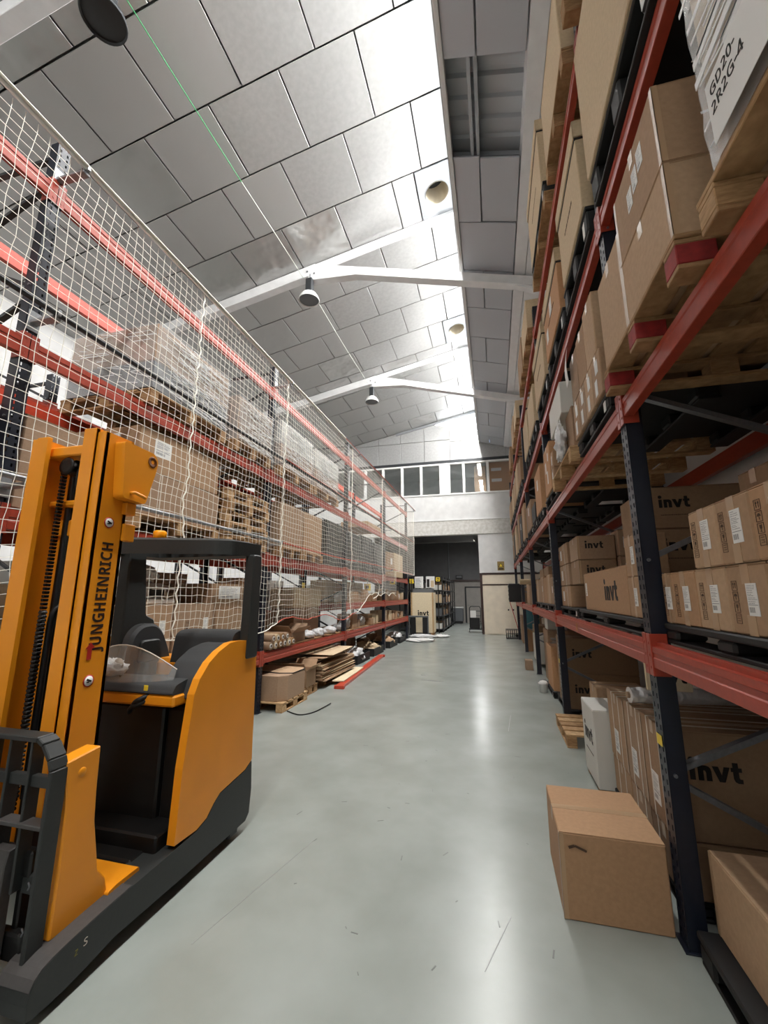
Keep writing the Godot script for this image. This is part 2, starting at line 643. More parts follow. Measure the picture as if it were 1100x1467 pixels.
func carton_parts(o: Node3D, size: Vector3, m: String, feats := {}) -> void:
	var st := mb()
	var long_x: bool = size.x > size.z
	box(st, Vector3(-size.x * 0.5, 0, -size.z * 0.5), Vector3(size.x * 0.5, size.y - 0.004, size.z * 0.5), 0.006)
	part(o, "body", done(st), m)
	# two top flaps that leave a seam between them
	var ax := "z" if feats.get("seam", "x" if long_x else "z") == "z" else "x"
	var g := 0.002
	for s in [-1.0, 1.0]:
		var a := Vector3(-size.x * 0.5 + 0.002, size.y - 0.005, g if s > 0 else -size.z * 0.5 + 0.002)
		var b := Vector3(size.x * 0.5 - 0.002, size.y, size.z * 0.5 - 0.002 if s > 0 else -g)
		if ax == "z":
			a = Vector3(g if s > 0 else -size.x * 0.5 + 0.002, size.y - 0.005, -size.z * 0.5 + 0.002)
			b = Vector3(size.x * 0.5 - 0.002 if s > 0 else -g, size.y, size.z * 0.5 - 0.002)
		bx(o, "flap", a, b, m, 0.0015)
	var tw := minf(0.05, minf(size.x, size.z) * 0.22)
	if feats.get("tape", true):
		var drop := minf(0.07, size.y * 0.3)
		var ts := mb()
		if ax == "x":
			box(ts, Vector3(-size.x * 0.5 - 0.0012, size.y - 0.001, -tw * 0.5), Vector3(size.x * 0.5 + 0.0012, size.y + 0.0012, tw * 0.5))
			for s in [-1.0, 1.0]:
				box(ts, Vector3(s * (size.x * 0.5 - 0.001), size.y - drop, -tw * 0.5), Vector3(s * (size.x * 0.5 + 0.0012), size.y + 0.0012, tw * 0.5))
				if feats.get("tape_low", false):
					box(ts, Vector3(s * (size.x * 0.5 - 0.001), 0, -tw * 0.5), Vector3(s * (size.x * 0.5 + 0.0012), drop, tw * 0.5))
		else:
			box(ts, Vector3(-tw * 0.5, size.y - 0.001, -size.z * 0.5 - 0.0012), Vector3(tw * 0.5, size.y + 0.0012, size.z * 0.5 + 0.0012))
			for s in [-1.0, 1.0]:
				box(ts, Vector3(-tw * 0.5, size.y - drop, s * (size.z * 0.5 - 0.001)), Vector3(tw * 0.5, size.y + 0.0012, s * (size.z * 0.5 + 0.0012)))
				if feats.get("tape_low", false):
					box(ts, Vector3(-tw * 0.5, 0, s * (size.z * 0.5 - 0.001)), Vector3(tw * 0.5, drop, s * (size.z * 0.5 + 0.0012)))
		part(o, "tape", done(ts), "tape")
	# corner tape: shiny strips wrapped round an upright edge
	for cr in feats.get("corners", []):
		var cs := mb()
		var q := Vector3(cr[0] * size.x * 0.5, 0, cr[1] * size.z * 0.5)
		box(cs, q + Vector3(-cr[0] * 0.022, 0.004, cr[1] * 0.0012), q + Vector3(cr[0] * 0.0012, size.y - 0.004, -cr[1] * 0.001))
		box(cs, q + Vector3(cr[0] * 0.0012, 0.004, cr[1] * 0.0012), q + Vector3(-cr[0] * 0.001, size.y - 0.004, -cr[1] * 0.022))
		part(o, "corner_tape", done(cs), "tape")
	for l in feats.get("labels", []):
		# [side, u, v, width, height, material]: u and v are measured from the centre of the face
		var f := face(l[0], size)
		part(o, "shipping_label", sheet(l[3], l[4]), l[5] if l.size() > 5 else "label0", f * Transform3D(Basis(), Vector3(l[1], l[2], 0.0005)), "white printed label")
	for l in feats.get("logos", []):
		# [side, u, v, letter height, ink]
		var f := face(l[0], size)
		part(o, "printed_logo", logo_mesh(), l[4] if l.size() > 4 else "ink", f * Transform3D(Basis.from_scale(Vector3(l[3] * 0.86, l[3] * 0.86, 1)), Vector3(l[1], l[2], 0.0008)), "dark printed lettering invt")
		if l.size() > 5:
			var us := mb()
			var x: float = -l[3] * 1.3
			var n := 0
			while x < l[3] * 1.3:
				var w: float = l[3] * (0.10 + 0.05 * (n % 3))
				box(us, Vector3(x, -l[3] * 0.03, 0), Vector3(x + w, l[3] * 0.05, 0.001))
				x += w + l[3] * 0.04
				n += 1
			part(o, "small_print", done(us), "ink_soft", f * Transform3D(Basis(), Vector3(l[1], l[2] - l[3] * 1.25, 0.0005)))
	for l in feats.get("symbols", []):
		# [side, u, v, size]
		var f := face(l[0], size)
		part(o, "handling_symbols", symbols_mesh(l[3]), "ink_soft", f * Transform3D(Basis(), Vector3(l[1], l[2], 0.0008)), "column of printed handling symbols")
	for l in feats.get("straps", []):
		# a strap round the box in the plane of constant x or z
		var ss := mb()
		var w := 0.014
		if l[0] == "z":
			for s in [-1.0, 1.0]:
				box(ss, Vector3(s * size.x * 0.5, -0.001, l[1] - w * 0.5), Vector3(s * (size.x * 0.5 + 0.002), size.y + 0.003, l[1] + w * 0.5))
			box(ss, Vector3(-size.x * 0.5, size.y, l[1] - w * 0.5), Vector3(size.x * 0.5, size.y + 0.003, l[1] + w * 0.5))
		else:
			for s in [-1.0, 1.0]:
				box(ss, Vector3(l[1] - w * 0.5, -0.001, s * size.z * 0.5), Vector3(l[1] + w * 0.5, size.y + 0.003, s * (size.z * 0.5 + 0.002)))
			box(ss, Vector3(l[1] - w * 0.5, size.y, -size.z * 0.5), Vector3(l[1] + w * 0.5, size.y + 0.003, size.z * 0.5))
		part(o, "strap", done(ss), "strap")


func wood_pallet(label: String, at: Vector3, sx: float, sz: float, mats: Array, along := "x", group := "", h := 0.144) -> Node3D:
	# stringer pallet: deck boards run along one axis, three stringer boards under them, nine blocks, three bottom runners
	var o := thing("wooden_pallet", label, "pallet", at, 0.0, group)
	var lx := sx if along == "x" else sz
	var lz := sz if along == "x" else sx
	var t := 0.021
	var turn := Basis() if along == "x" else Basis(Vector3.UP, PI / 2)
	var put := func(called: String, c: Vector3, s: Vector3, k: int) -> void:
		part(o, called, box_mesh(s, 0.003), mats[k % mats.size()], Transform3D(turn, turn * c))
	var n := 5 if lz < 0.9 else 7
	for i in n:
		var w := lz / (n * 1.28)
		put.call("deck_board", Vector3(0, h - t * 0.5, lerpf(-lz * 0.5 + w * 0.5, lz * 0.5 - w * 0.5, float(i) / (n - 1))), Vector3(lx, t, w), i)
	for i in 3:
		var x := (i - 1) * (lx * 0.5 - 0.055)
		put.call("stringer_board", Vector3(x, h - t * 1.5, 0), Vector3(0.1, t, lz), i)
		for j in 3:
			put.call("block", Vector3(x, (h - t) * 0.5, (j - 1) * (lz * 0.5 - 0.065)), Vector3(0.1, h - 3 * t, 0.13), i + j)
		put.call("runner", Vector3(x, t * 0.5, 0), Vector3(0.1, t, lz), i + 1)
	return o


func plastic_pallet(label: String, lo: Vector3, hi: Vector3, group := "", card := true) -> Node3D:
	# black moulded pallet: deck with a rim, nine feet and three runners
	var size := hi - lo
	var o := thing("plastic_pallet", label, "pallet", Vector3((lo.x + hi.x) * 0.5, lo.y, (lo.z + hi.z) * 0.5), 0.0, group)
	var h := size.y
	bx(o, "deck", Vector3(-size.x * 0.5, h - 0.03, -size.z * 0.5), Vector3(size.x * 0.5, h, size.z * 0.5), "plastic_black", 0.006)
	for i in 3:
		for j in 3:
			var c := Vector3((i - 1) * (size.x * 0.5 - 0.07), 0, (j - 1) * (size.z * 0.5 - 0.07))
			bx(o, "foot", c + Vector3(-0.065, 0.018, -0.065), c + Vector3(0.065, h - 0.03, 0.065), "plastic_black", 0.012)
	for i in 3:
		var x := (i - 1) * (size.x * 0.5 - 0.07)
		bx(o, "runner", Vector3(x - 0.06, 0, -size.z * 0.5), Vector3(x + 0.06, 0.018, size.z * 0.5), "plastic_black", 0.004)
	if card:
		part(o, "paper_tag", sheet(0.05, h * 0.55), "paper", Transform3D(Basis(Vector3(0, 0, 1), Vector3.UP, Vector3(-1, 0, 0)), Vector3(-size.x * 0.5 + 0.0045, h * 0.45, size.z * 0.5 - 0.1)), "white paper tag")
	return o


const ORDINAL := ["first", "second", "third", "fourth", "fifth", "sixth", "seventh", "eighth", "ninth", "tenth", "eleventh", "twelfth", "thirteenth", "fourteenth", "fifteenth", "sixteenth", "seventeenth", "eighteenth", "nineteenth", "twentieth"]


func clear_of(z: float, w: float, zs: Array) -> float:
	# the start of a stretch w long that runs on along -z, moved past an upright it would meet
	for u in zs:
		if z > u - 0.07 and z - w < u + 0.07:
			return u - 0.075
	return z


func logo_mesh() -> ArrayMesh:
	# the heavy lower case lettering printed on the cartons, one unit for the height of a small letter
	if mesh_cache.has("logo"):
		return mesh_cache["logo"]
	var st := mb()
	var xf := Transform3D(Basis(), Vector3(-1.6, -0.55, 0))
	prism(st, V([[0, 0], [0.34, 0], [0.34, 0.98], [0, 0.98]]), 0.0014, xf)
	var dot := []
	for k in 16:
		dot.append(Vector2(0.17 + 0.2 * cos(TAU * k / 16), 1.30 + 0.2 * sin(TAU * k / 16)))
	prism(st, dot, 0.0014, xf)
	prism(st, V([[0.52, 0], [0.52, 0.98], [1.05, 0.98], [1.22, 0.92], [1.32, 0.80], [1.36, 0.62], [1.36, 0], [1.02, 0], [1.02, 0.55], [0.96, 0.66], [0.86, 0.66], [0.86, 0]]), 0.0014, xf)
	prism(st, V([[1.42, 0.98], [1.80, 0.98], [1.98, 0.42], [2.14, 0.98], [2.50, 0.98], [2.14, 0], [1.80, 0]]), 0.0014, xf)
	prism(st, V([[2.56, 0.98], [2.56, 0.72], [2.68, 0.72], [2.68, 0.28], [2.76, 0.08], [2.92, 0], [3.22, 0], [3.22, 0.27], [3.08, 0.27], [3.02, 0.36], [3.02, 0.72], [3.22, 0.72], [3.22, 0.98], [3.02, 0.98], [3.02, 1.30], [2.68, 1.30], [2.68, 0.98]]), 0.0014, xf)
	mesh_cache["logo"] = done(st)
	return mesh_cache["logo"]


# ---------------------------------------------------------------- the hall
func slope_y(x: float) -> float:
	return 9.5 + LEFT_K * (x + 2.64)


func low_y(x: float) -> float:
	return 8.40 - 0.28 * (x + 0.35)


func build_shell() -> void:
	var f := structure("floor")
	bx(f, "slab", Vector3(-10.4, -0.2, -27.2), Vector3(2.4, 0.0, 6.2), "floor", 0.0)
	tag(f, "grey painted concrete floor of the aisle, glossy and scuffed", "floor")
	# scrapes and tyre marks left on the paint
	var r := RandomNumberGenerator.new()
	r.seed = 77
	var st := mb()
	for a in [[-1.25, -8.35, 0.30, 0.4], [-1.5, -8.9, 0.12, 0.1], [-1.1, -8.9, 0.10, 0.0]]:
		for k in 3:
			var c := Vector3(a[0] + r.randf_range(-0.08, 0.08), 0.0006, a[1] + r.randf_range(-0.02, 0.02))
			bar(st, c - Vector3(a[2] * 0.5, 0, a[3] * 0.1), c + Vector3(a[2] * 0.5, 0, a[3] * 0.1), 0.022, 0.001)
	for k in 42:
		var c := Vector3(r.randf_range(-1.6, 0.6), 0.0006, r.randf_range(-5.5, -1.3))
		var a := r.randf_range(0, PI)
		var l := r.randf_range(0.006, 0.03)
		bar(st, c - Vector3(cos(a), 0, sin(a)) * l, c + Vector3(cos(a), 0, sin(a)) * l, r.randf_range(0.003, 0.008), 0.001)
	var marks := part(f, "scuff_marks", done(st), mat("scuff", Color(0.40, 0.41, 0.40), 0.5))
	marks.set_meta("kind", "stuff")
	st = mb()
	for a in [[-1.45, -2.0, -1.25, -2.9], [0.08, -5.6, 0.13, -6.3], [-0.12, -2.2, 0.0, -2.55]]:
		bar(st, Vector3(a[0], 0.0006, a[1]), Vector3(a[2], 0.0006, a[3]), 0.003, 0.001)
	part(f, "scratch_lines", done(st), mat("scratch", Color(0.56, 0.57, 0.56), 0.4))
	var w := structure("wall_left")
	bx(w, "wall_face", Vector3(-10.4, 0, -18.65), Vector3(-10.05, 8.6, 6.2), "wall", 0.0)
	w = structure("wall_right")
	bx(w, "wall_face", Vector3(2.0, 0, -18.65), Vector3(2.35, 9.2, 6.2), "wall", 0.0)
	w = structure("wall_back")
	bx(w, "wall_face", Vector3(-10.4, 0, 6.0), Vector3(2.4, 10.6, 6.3), "wall", 0.0)


func build_roof() -> void:
	var c := structure("ceiling")
	tag(c, "pitched ceiling of foil faced insulation panels with dark joints", "ceiling")
	var k := LEFT_K
	var ang := atan(k)
	var across := Vector3(cos(ang), sin(ang), 0)
	var up := Vector3(-sin(ang), cos(ang), 0)
	# roof deck over the panels
	var st := mb()
	var a := Vector3(-10.4, slope_y(-10.4), 0)
	var b := Vector3(-0.28, slope_y(-0.28), 0)
	for q in [[Vector3(0, 0, 0), 0.0]]:
		var lo := up * 0.50
		var hi := up * 0.62
		prism(st, V([[a.x + lo.x, a.y + lo.y], [b.x + lo.x, b.y + lo.y], [b.x + hi.x, b.y + hi.y], [a.x + hi.x, a.y + hi.y]]), 24.9, Transform3D(Basis(), Vector3(0, 0, -6.25)))
	part(c, "roof_deck", done(st), "roof_board")
	prism_part(c, "void_end", V([[-10.4, slope_y(-10.4) - 0.3], [-0.28, slope_y(-0.28) - 0.0], [-0.28, slope_y(-0.28) + 0.62], [-10.4, slope_y(-10.4) + 0.62]]), 0.08, "roof_board", Transform3D(Basis(), Vector3(0, 0, END_Z - 0.10)))
	bx(c, "fascia", Vector3(-0.31, 9.95, -18.65), Vector3(-0.26, 10.65, 6.2), "roof_steel", 0.0)
	# long slope: panels laid in rows, every second row shifted by half a panel
	var pw := 1.21          # across the slope, measured level
	var pz := 1.18
	var gap := 0.024
	var row := -13
	var r := RandomNumberGenerator.new()
	r.seed = 5
	while true:
		var z1 := -3.15 - pz * row
		var z0 := maxf(z1 - pz, END_Z)
		row += 1
		if z1 > 6.3:
			continue
		if z1 <= END_Z + 0.05:
			break
		var off := 0.0 if row % 2 == 1 else 0.6
		var x := -4.61 + off - pw * 6.0
		while x < -0.36:
			var x0 := maxf(x, -10.05)
			var x1 := minf(x + pw, -0.34)
			x += pw
			if x1 - x0 < 0.08:
				continue
			# the two vent plates take the place of a panel
			var vent := false
			for vz in [-7.28, -12.0]:
				if z0 < vz and z1 > vz and x1 > -1.0 and x0 < -0.55:
					vent = true
			if vent:
				x1 = minf(x1, -1.14)
				if x1 - x0 < 0.1:
					continue
			var l := (x1 - x0) / cos(ang) - gap
			var d := z1 - z0 - gap
			var mid := Vector3((x0 + x1) * 0.5, slope_y((x0 + x1) * 0.5), (z0 + z1) * 0.5)
			# boards never hang quite level
			var bas := Basis(across, up, Vector3(0, 0, 1)) * Basis.from_euler(Vector3(r.randf_range(-0.006, 0.006), 0, r.randf_range(-0.006, 0.006)))
			var key := "foil1" if x1 < -3.2 else "foil0"
			# the boards next to each roof frame carry a smoother, wavier foil
			var by_frame := false
			for fz in [-2.62, -7.89, -13.16]:
				if z0 < fz + 0.5 and z1 > fz + 0.1 and x0 > -6.5 and x1 < -1.6:
					by_frame = true
			if by_frame or r.randf() < 0.05:
				key = "foil2"
			part(c, "ceiling_panel", box_mesh(Vector3(snappedf(l, 0.005), 0.010, snappedf(d, 0.005)), 0.003), key, Transform3D(bas, mid + up * 0.006))
	# vent plates with a round duct
	for vz in [-7.28, -12.0]:
		var v := thing("ceiling_vent", "square steel ceiling plate with a round duct opening, %s" % ("over the wooden aisle pallet" if vz > -9 else "over the far shelves"), "vent", Vector3(-0.75, slope_y(-0.75), vz))
		v.basis = Basis(across, up, Vector3(0, 0, 1))
		var hole := 0.235
		var ps := mb()
		for i in 24:
			var a0 := TAU * i / 24
			var a1 := TAU * (i + 1) / 24
			var pts := []
			for aa in [a0, a1]:
				var dir := Vector2(cos(aa), sin(aa))
				var reach := 1.0 / maxf(absf(dir.x), absf(dir.y))
				pts.append([Vector3(dir.x * hole, -0.012, dir.y * hole), Vector3(dir.x * reach * 0.385, -0.012, dir.y * reach * 0.58)])
			flip_quad(ps, pts[0][0], pts[1][0], pts[1][1], pts[0][1], Vector3.DOWN)
			flip_quad(ps, pts[0][0] + Vector3(0, 0.03, 0), pts[1][0] + Vector3(0, 0.03, 0), pts[1][1] + Vector3(0, 0.03, 0), pts[0][1] + Vector3(0, 0.03, 0), Vector3.UP)
		part(v, "plate", done(ps), "galv")
		var ds := mb()
		var prof := []
		for i in 15:
			prof.append([hole + (0.006 if i % 2 == 0 else -0.004), -0.03 + 0.035 * i])
		lathe(ds, prof, 28)
		part(v, "duct", done(ds), mat("duct_lining", Color(0.70, 0.66, 0.58), 0.6, 0.1), Transform3D.IDENTITY, "ribbed round duct")
		lathe_part(v, "damper", [[0.0, 0.4], [hole, 0.4]], "steel_dark", Vector3.ZERO, 24)
	# low slope on the right of the clerestory, with one bay of boards missing
	var ang2 := atan(-0.28)
	var ax2 := Vector3(cos(ang2), sin(ang2), 0)
	var up2 := Vector3(-sin(ang2), cos(ang2), 0)
	var bas2 := Basis(ax2, up2, Vector3(0, 0, 1))
	var zr := 3.0
	var n := 0
	while zr > END_Z + 0.1:
		var z0 := maxf(zr - 1.2, END_Z)
		if not (z0 > -5.6 and zr < -4.1):
			var splits := [[-0.31, 0.71]] if n % 2 == 0 else [[-0.31, 0.11], [0.11, 0.71]]
			for s in splits:
				var l: float = (s[1] - s[0]) / cos(ang2) - 0.022
				var m := Vector3((s[0] + s[1]) * 0.5, low_y((s[0] + s[1]) * 0.5), (z0 + zr) * 0.5)
				var sag := 0.0
				var tilt := Basis()
				if zr < -5.3 and zr > -5.7:
					tilt = Basis(Vector3.RIGHT, 0.03 if s[0] > 0 else -0.012)
				part(c, "ceiling_panel", box_mesh(Vector3(snappedf(l, 0.005), 0.035, snappedf(zr - z0 - 0.022, 0.005)), 0.005), "board_grey", Transform3D(bas2 * tilt, m + up2 * (0.02 - sag)))
		zr = -4.26 if zr > -4.26 and z0 < -4.3 else z0
		n = n + 1 if zr != -4.26 else 0
	# corrugated roof sheet and purlins seen through the missing boards
	var cs := mb()
	var zz := 6.2
	while zz > -18.5:
		var s := 0.27
		var y0 := 0.30
		var p := [[0.0, 0.0], [0.16, 0.0], [0.19, 0.045], [0.24, 0.045], [0.27, 0.0]]
		for i in 4:
			var q := []
			for e in [[-0.34, p[i]], [0.95, p[i]], [0.95, p[i + 1]], [-0.34, p[i + 1]]]:
				q.append(Vector3(e[0], low_y(e[0]) + y0 + e[1][1], zz - e[1][0]))
			flip_quad(cs, q[0], q[1], q[2], q[3], Vector3.DOWN)
		zz -= s
	part(c, "corrugated_roof", done(cs), "roof_steel")
	st = mb()
	prism(st, V([[-0.40, low_y(-0.40) + 0.36], [2.4, low_y(2.4) + 0.36], [2.4, low_y(2.4) + 0.5], [-0.40, low_y(-0.40) + 0.5]]), 24.9, Transform3D(Basis(), Vector3(0, 0, -6.25)))
	part(c, "roof_deck", done(st), "roof_board")
	for x in [-0.02, 0.07]:
		bx(c, "purlin", Vector3(x, low_y(x) + 0.07, -18.4), Vector3(x + 0.05, low_y(x) + 0.24, 6.0), "roof_steel", 0.004)
	# valley gutter beam between the boards and the right wall
	for q in [[0.72, 0.925], [0.935, 2.05]]:
		var gs := mb()
		prism(gs, V([[q[0], 8.085 - 0.24 * (q[0] - 0.72)], [q[1], 8.085 - 0.24 * (q[1] - 0.72)], [q[1], 8.9], [q[0], 8.5]]), 24.6, Transform3D(Basis(), Vector3(0, 0, -6.1)), 0.01)
		part(c, "gutter_beam", done(gs), "beam_white")
	# clerestory: upstand, frame and opal panes
	bx(c, "upstand", Vector3(-0.36, 8.36, END_Z), Vector3(-0.30, 8.96, 6.0), "beam_white", 0.005)
	bx(c, "clerestory_rail", Vector3(-0.38, 9.84, END_Z), Vector3(-0.28, 9.97, 6.0), "beam_white", 0.005)
	for i in 21:
		var z := 6.0 - 1.22 * i
		bx(c, "glazing_bar", Vector3(-0.375, 8.96, z - 0.02), Vector3(-0.30, 9.86, z + 0.02), "beam_white", 0.003)
		if i < 20:
			bx(c, "clerestory_window", Vector3(-0.345, 8.96, z - 1.2), Vector3(-0.335, 9.86, z - 0.02), "opal_window", 0.0, "opal daylight pane")
	# white roof frames
	for i in 4:
		var z := -2.62 - 5.27 * i if i < 3 else END_Z + 0.02
		if i == 3:
			continue
		var o := structure("roof_frame")
		tag(o, "white steel roof frame, %s" % ["over the reach truck mast", "the one with the first hanging lamp past the truck", "the one close to the end wall"][i], "roof frame")
		var hz := 0.2
		var xf := Transform3D(Basis(), Vector3(0, 0, z))
		prism_part(o, "rafter", V([[-10.05, slope_y(-10.05) - 0.01], [-3.72, slope_y(-3.72) - 0.01], [-3.5, slope_y(-3.72) - 0.26], [-4.35, slope_y(-4.35) - 0.27], [-10.05, slope_y(-10.05) - 0.25]]), hz, "beam_white", xf, 0.008)
		var t := func(x: float) -> float: return 9.27 - 0.284 * (x + 3.77)
		prism_part(o, "rafter", V([[-3.77, t.call(-3.77)], [2.05, t.call(2.05)], [2.05, t.call(2.05) - 0.21], [-2.7, t.call(-2.7) - 0.21], [-3.9, t.call(-3.4) - 0.31]]), hz * 0.98, "beam_white", xf, 0.008)
		prism_part(o, "cantilever_rafter", V([[-3.8, slope_y(-3.8) - 0.012], [-0.42, slope_y(-0.42) - 0.012], [-0.42, slope_y(-0.42) - 0.09], [-3.8, slope_y(-3.8) - 0.12]]), hz * 0.8, "beam_white", xf, 0.006)
		prism_part(o, "haunch", V([[0.6, t.call(0.6) - 0.19], [2.0, t.call(2.0) - 0.19], [2.0, t.call(2.0) - 0.5]]), hz * 0.7, "beam_white", xf, 0.006)
		bx(o, "column", Vector3(-10.06, 0, z - 0.12), Vector3(-9.75, slope_y(-9.9) - 0.1, z + 0.12), "beam_white", 0.008)
		for q in [[-3.9, 0.02], [-3.72, -0.1]]:
			var bs := mb()
			for s in [-1.0, 1.0]:
				box(bs, Vector3(q[0] - 0.02, slope_y(q[0]) - 0.2 + q[1], z + s * 0.1), Vector3(q[0] + 0.02, slope_y(q[0]) - 0.16 + q[1], z + s * 0.115), 0.004)
			part(o, "bolt", done(bs), "steel")
	# hanging lamps and the cord strung between them
	var spots := [[-3.97, -2.62], [-3.78, -7.70], [-3.82, -12.98]]
	var lights := ["high-bay lamp with a wide dark reflector over the reach truck mast", "high-bay lamp with white bowl on the roof frame past the truck", "small high-bay lamp with white bowl on the roof frame nearest the end wall"]
	var ys := [8.55, 8.76, 8.76]
	for i in 3:
		var o := thing("high_bay_lamp", lights[i], "lamp", Vector3(spots[i][0], ys[i] - 0.55, spots[i][1]))
		bx(o, "ballast_box", Vector3(-0.075, 0.22, -0.075), Vector3(0.075, 0.56, 0.075), "steel_dark", 0.01)
		tube_part(o, "hanger", [Vector3(0, 0.55, 0), Vector3(0, slope_y(spots[i][0]) - ys[i] + 0.2, 0)], 0.012, "steel", 8)
		var shade := "steel_dark" if i == 0 else "plastic_white"
		lathe_part(o, "reflector", [[0.235, 0.0], [0.24, 0.012], [0.22, 0.08], [0.17, 0.16], [0.10, 0.215], [0.05, 0.225], [0.05, 0.215], [0.16, 0.15], [0.205, 0.08], [0.228, 0.0], [0.235, 0.0]], shade, Vector3.ZERO, 32)
		lathe_part(o, "lamp_glass", [[0.0, 0.02], [0.12, 0.022], [0.222, 0.03]], "black" if i == 0 else "plastic_grey", Vector3.ZERO, 28)
	var cord := thing("lamp_cord", "thin green cord strung along the ceiling from lamp to lamp", "cord", Vector3.ZERO)
	tube_part(cord, "green_run", curve([Vector3(-4.16, 9.12, 0.5), Vector3(-4.14, 9.0, -2.6), Vector3(-4.09, 8.98, -5.4)], 6), 0.008, "rope_green", 6)
	tube_part(cord, "pale_run", curve([Vector3(-4.09, 8.98, -5.4), Vector3(-4.0, 8.95, -7.75), Vector3(-3.98, 8.9, -10.4), Vector3(-3.96, 8.95, -13.0)], 6), 0.008, "rope_white", 6)


func build_end_wall() -> void:
	var w := structure("wall_end")
	var z0 := END_Z - 0.25
	var z1 := END_Z
	bx(w, "pier", Vector3(-10.1, 0, z0), Vector3(-5.3, 4.2, z1), "wall", 0.0)
	bx(w, "lintel", Vector3(-10.1, 4.2, z0), Vector3(2.0, 4.86, z1 + 0.05), "wall_rough", 0.01, "rough plastered lintel")
	bx(w, "parapet", Vector3(-10.1, 4.86, z0), Vector3(2.0, 6.02, z1), "wall", 0.0)
	bx(w, "ledge", Vector3(-10.1, 4.84, z1 - 0.05), Vector3(2.0, 4.88, z1 + 0.07), "wall", 0.006)
	bx(w, "wall_face", Vector3(-0.57, 2.52, z0), Vector3(2.0, 4.2, z1), "wall", 0.0)
	bx(w, "jamb", Vector3(-0.57, 0, z0), Vector3(-0.47, 2.52, z1 + 0.02), "brown_trim", 0.006)
	bx(w, "window_head", Vector3(-10.1, 7.52, z0), Vector3(2.0, 7.66, z1 + 0.03), "steel_dark", 0.01)
	# gable boards over the windows
	var xs := [-10.05, -9.3, -8.25, -7.2, -6.12, -5.06, -3.98, -2.85, -1.66, -0.44, 0.8, 2.0]
	for i in xs.size() - 1:
		var a: float = xs[i] + 0.011
		var b: float = xs[i + 1] - 0.011
		var top := func(x: float) -> float:
			var lim := slope_y(x) - 0.02
			if x > -2.64:
				lim = minf(lim, 9.5 - 0.26 * (x + 2.64) - 0.03)
			if x > -0.36:
				lim = low_y(x) - 0.02
			return lim
		var y_mid := 8.66 if i < 8 else 8.55
		var low_top := minf(y_mid - 0.01, minf(top.call(a), top.call(b)))
		var xf := Transform3D(Basis(), Vector3(0, 0, z1 - 0.02))
		if top.call(a) > y_mid + 0.05 or top.call(b) > y_mid + 0.05:
			var lower := [[a, 7.66], [b, 7.66], [b, minf(y_mid - 0.01, top.call(b))], [a, minf(y_mid - 0.01, top.call(a))]]
			prism_part(w, "gable_panel", V(lower), 0.04, "foil0", xf, 0.004)
			var pts := []
			var ta: float = top.call(a)
			var tb: float = top.call(b)
			if ta > y_mid + 0.02:
				pts.append([a, y_mid + 0.01])
			else:
				pts.append([a + (b - a) * (y_mid + 0.03 - ta) / (tb - ta), y_mid + 0.01])
			pts.append([b, y_mid + 0.01])
			pts.append([b, maxf(tb, y_mid + 0.03)])
			if a < -2.64 and b > -2.64:
				pts.append([-2.64, top.call(-2.64)])
			if ta > y_mid + 0.02:
				pts.append([a, ta])
			prism_part(w, "gable_panel", V(pts), 0.04, "foil0", xf, 0.0)
		else:
			prism_part(w, "gable_panel", V([[a, 7.66], [b, 7.66], [b, top.call(b)], [a, top.call(a)]]), 0.04, "foil0", xf, 0.0)
	prism_part(w, "backing", V([[-10.1, 7.6], [2.0, 7.6], [2.0, 8.2], [-0.36, 8.42], [-0.36, 9.0], [-2.6, 9.55], [-10.1, 8.1]]), 0.1, "roof_board", Transform3D(Basis(), Vector3(0, 0, z1 - 0.11)))
	prism_part(w, "gable_window", V([[-2.5, 9.49], [-0.36, 8.93], [-0.36, 9.9]]), 0.03, "opal_window", Transform3D(Basis(), Vector3(0, 0, z1 - 0.03)), 0.0, "bright opal end pane of the clerestory")
	bar_part(w, "end_rafter", Vector3(-4.2, slope_y(-4.2) - 0.07, z1 + 0.02), Vector3(-0.36, slope_y(-0.36) - 0.07, z1 + 0.02), 0.1, 0.1, "galv")
	# strip of windows into the mezzanine office
	var win := structure("window_1")
	tag(win, "strip of white framed office windows high in the end wall", "window")
	var edges := [-9.9, -9.0, -8.1, -7.4, -6.6, -5.72, -4.84, -3.92, -3.02, -2.12, -1.74, -1.08, -0.02, 1.06]
	for i in edges.size():
		var wide := 0.055
		if i == edges.size() - 1:
			wide = 0.03
		bx(win, "mullion", Vector3(edges[i] - wide, 6.02, z1 - 0.12), Vector3(edges[i] + wide, 7.52, z1 + 0.03), "plastic_white", 0.006)
	bx(win, "post", Vector3(-2.12, 6.02, z1 - 0.14), Vector3(-1.74, 7.52, z1 + 0.02), "plastic_white", 0.008)
	bx(win, "frame_rail", Vector3(-9.9, 6.02, z1 - 0.12), Vector3(1.06, 6.09, z1 + 0.035), "plastic_white", 0.006)
	bx(win, "frame_rail", Vector3(-9.9, 7.44, z1 - 0.12), Vector3(1.06, 7.52, z1 + 0.035), "plastic_white", 0.006)
	for i in edges.size() - 1:
		if i == 9:
			continue
		bx(win, "pane", Vector3(edges[i] + 0.05, 6.09, z1 - 0.07), Vector3(edges[i + 1] - 0.05, 7.44, z1 - 0.064), "glass", 0.0)
	bx(w, "wall_face", Vector3(1.06, 6.02, z0), Vector3(2.0, 7.52, z1), "wall", 0.0)
	# the office behind the panes
	var off := structure("office_shell")
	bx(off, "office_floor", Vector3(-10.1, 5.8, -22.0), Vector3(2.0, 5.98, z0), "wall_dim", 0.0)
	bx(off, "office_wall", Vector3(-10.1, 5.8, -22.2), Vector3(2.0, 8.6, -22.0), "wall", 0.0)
	bx(off, "office_wall", Vector3(1.9, 5.8, -22.0), Vector3(2.1, 8.6, z0), "wall_grey", 0.0)
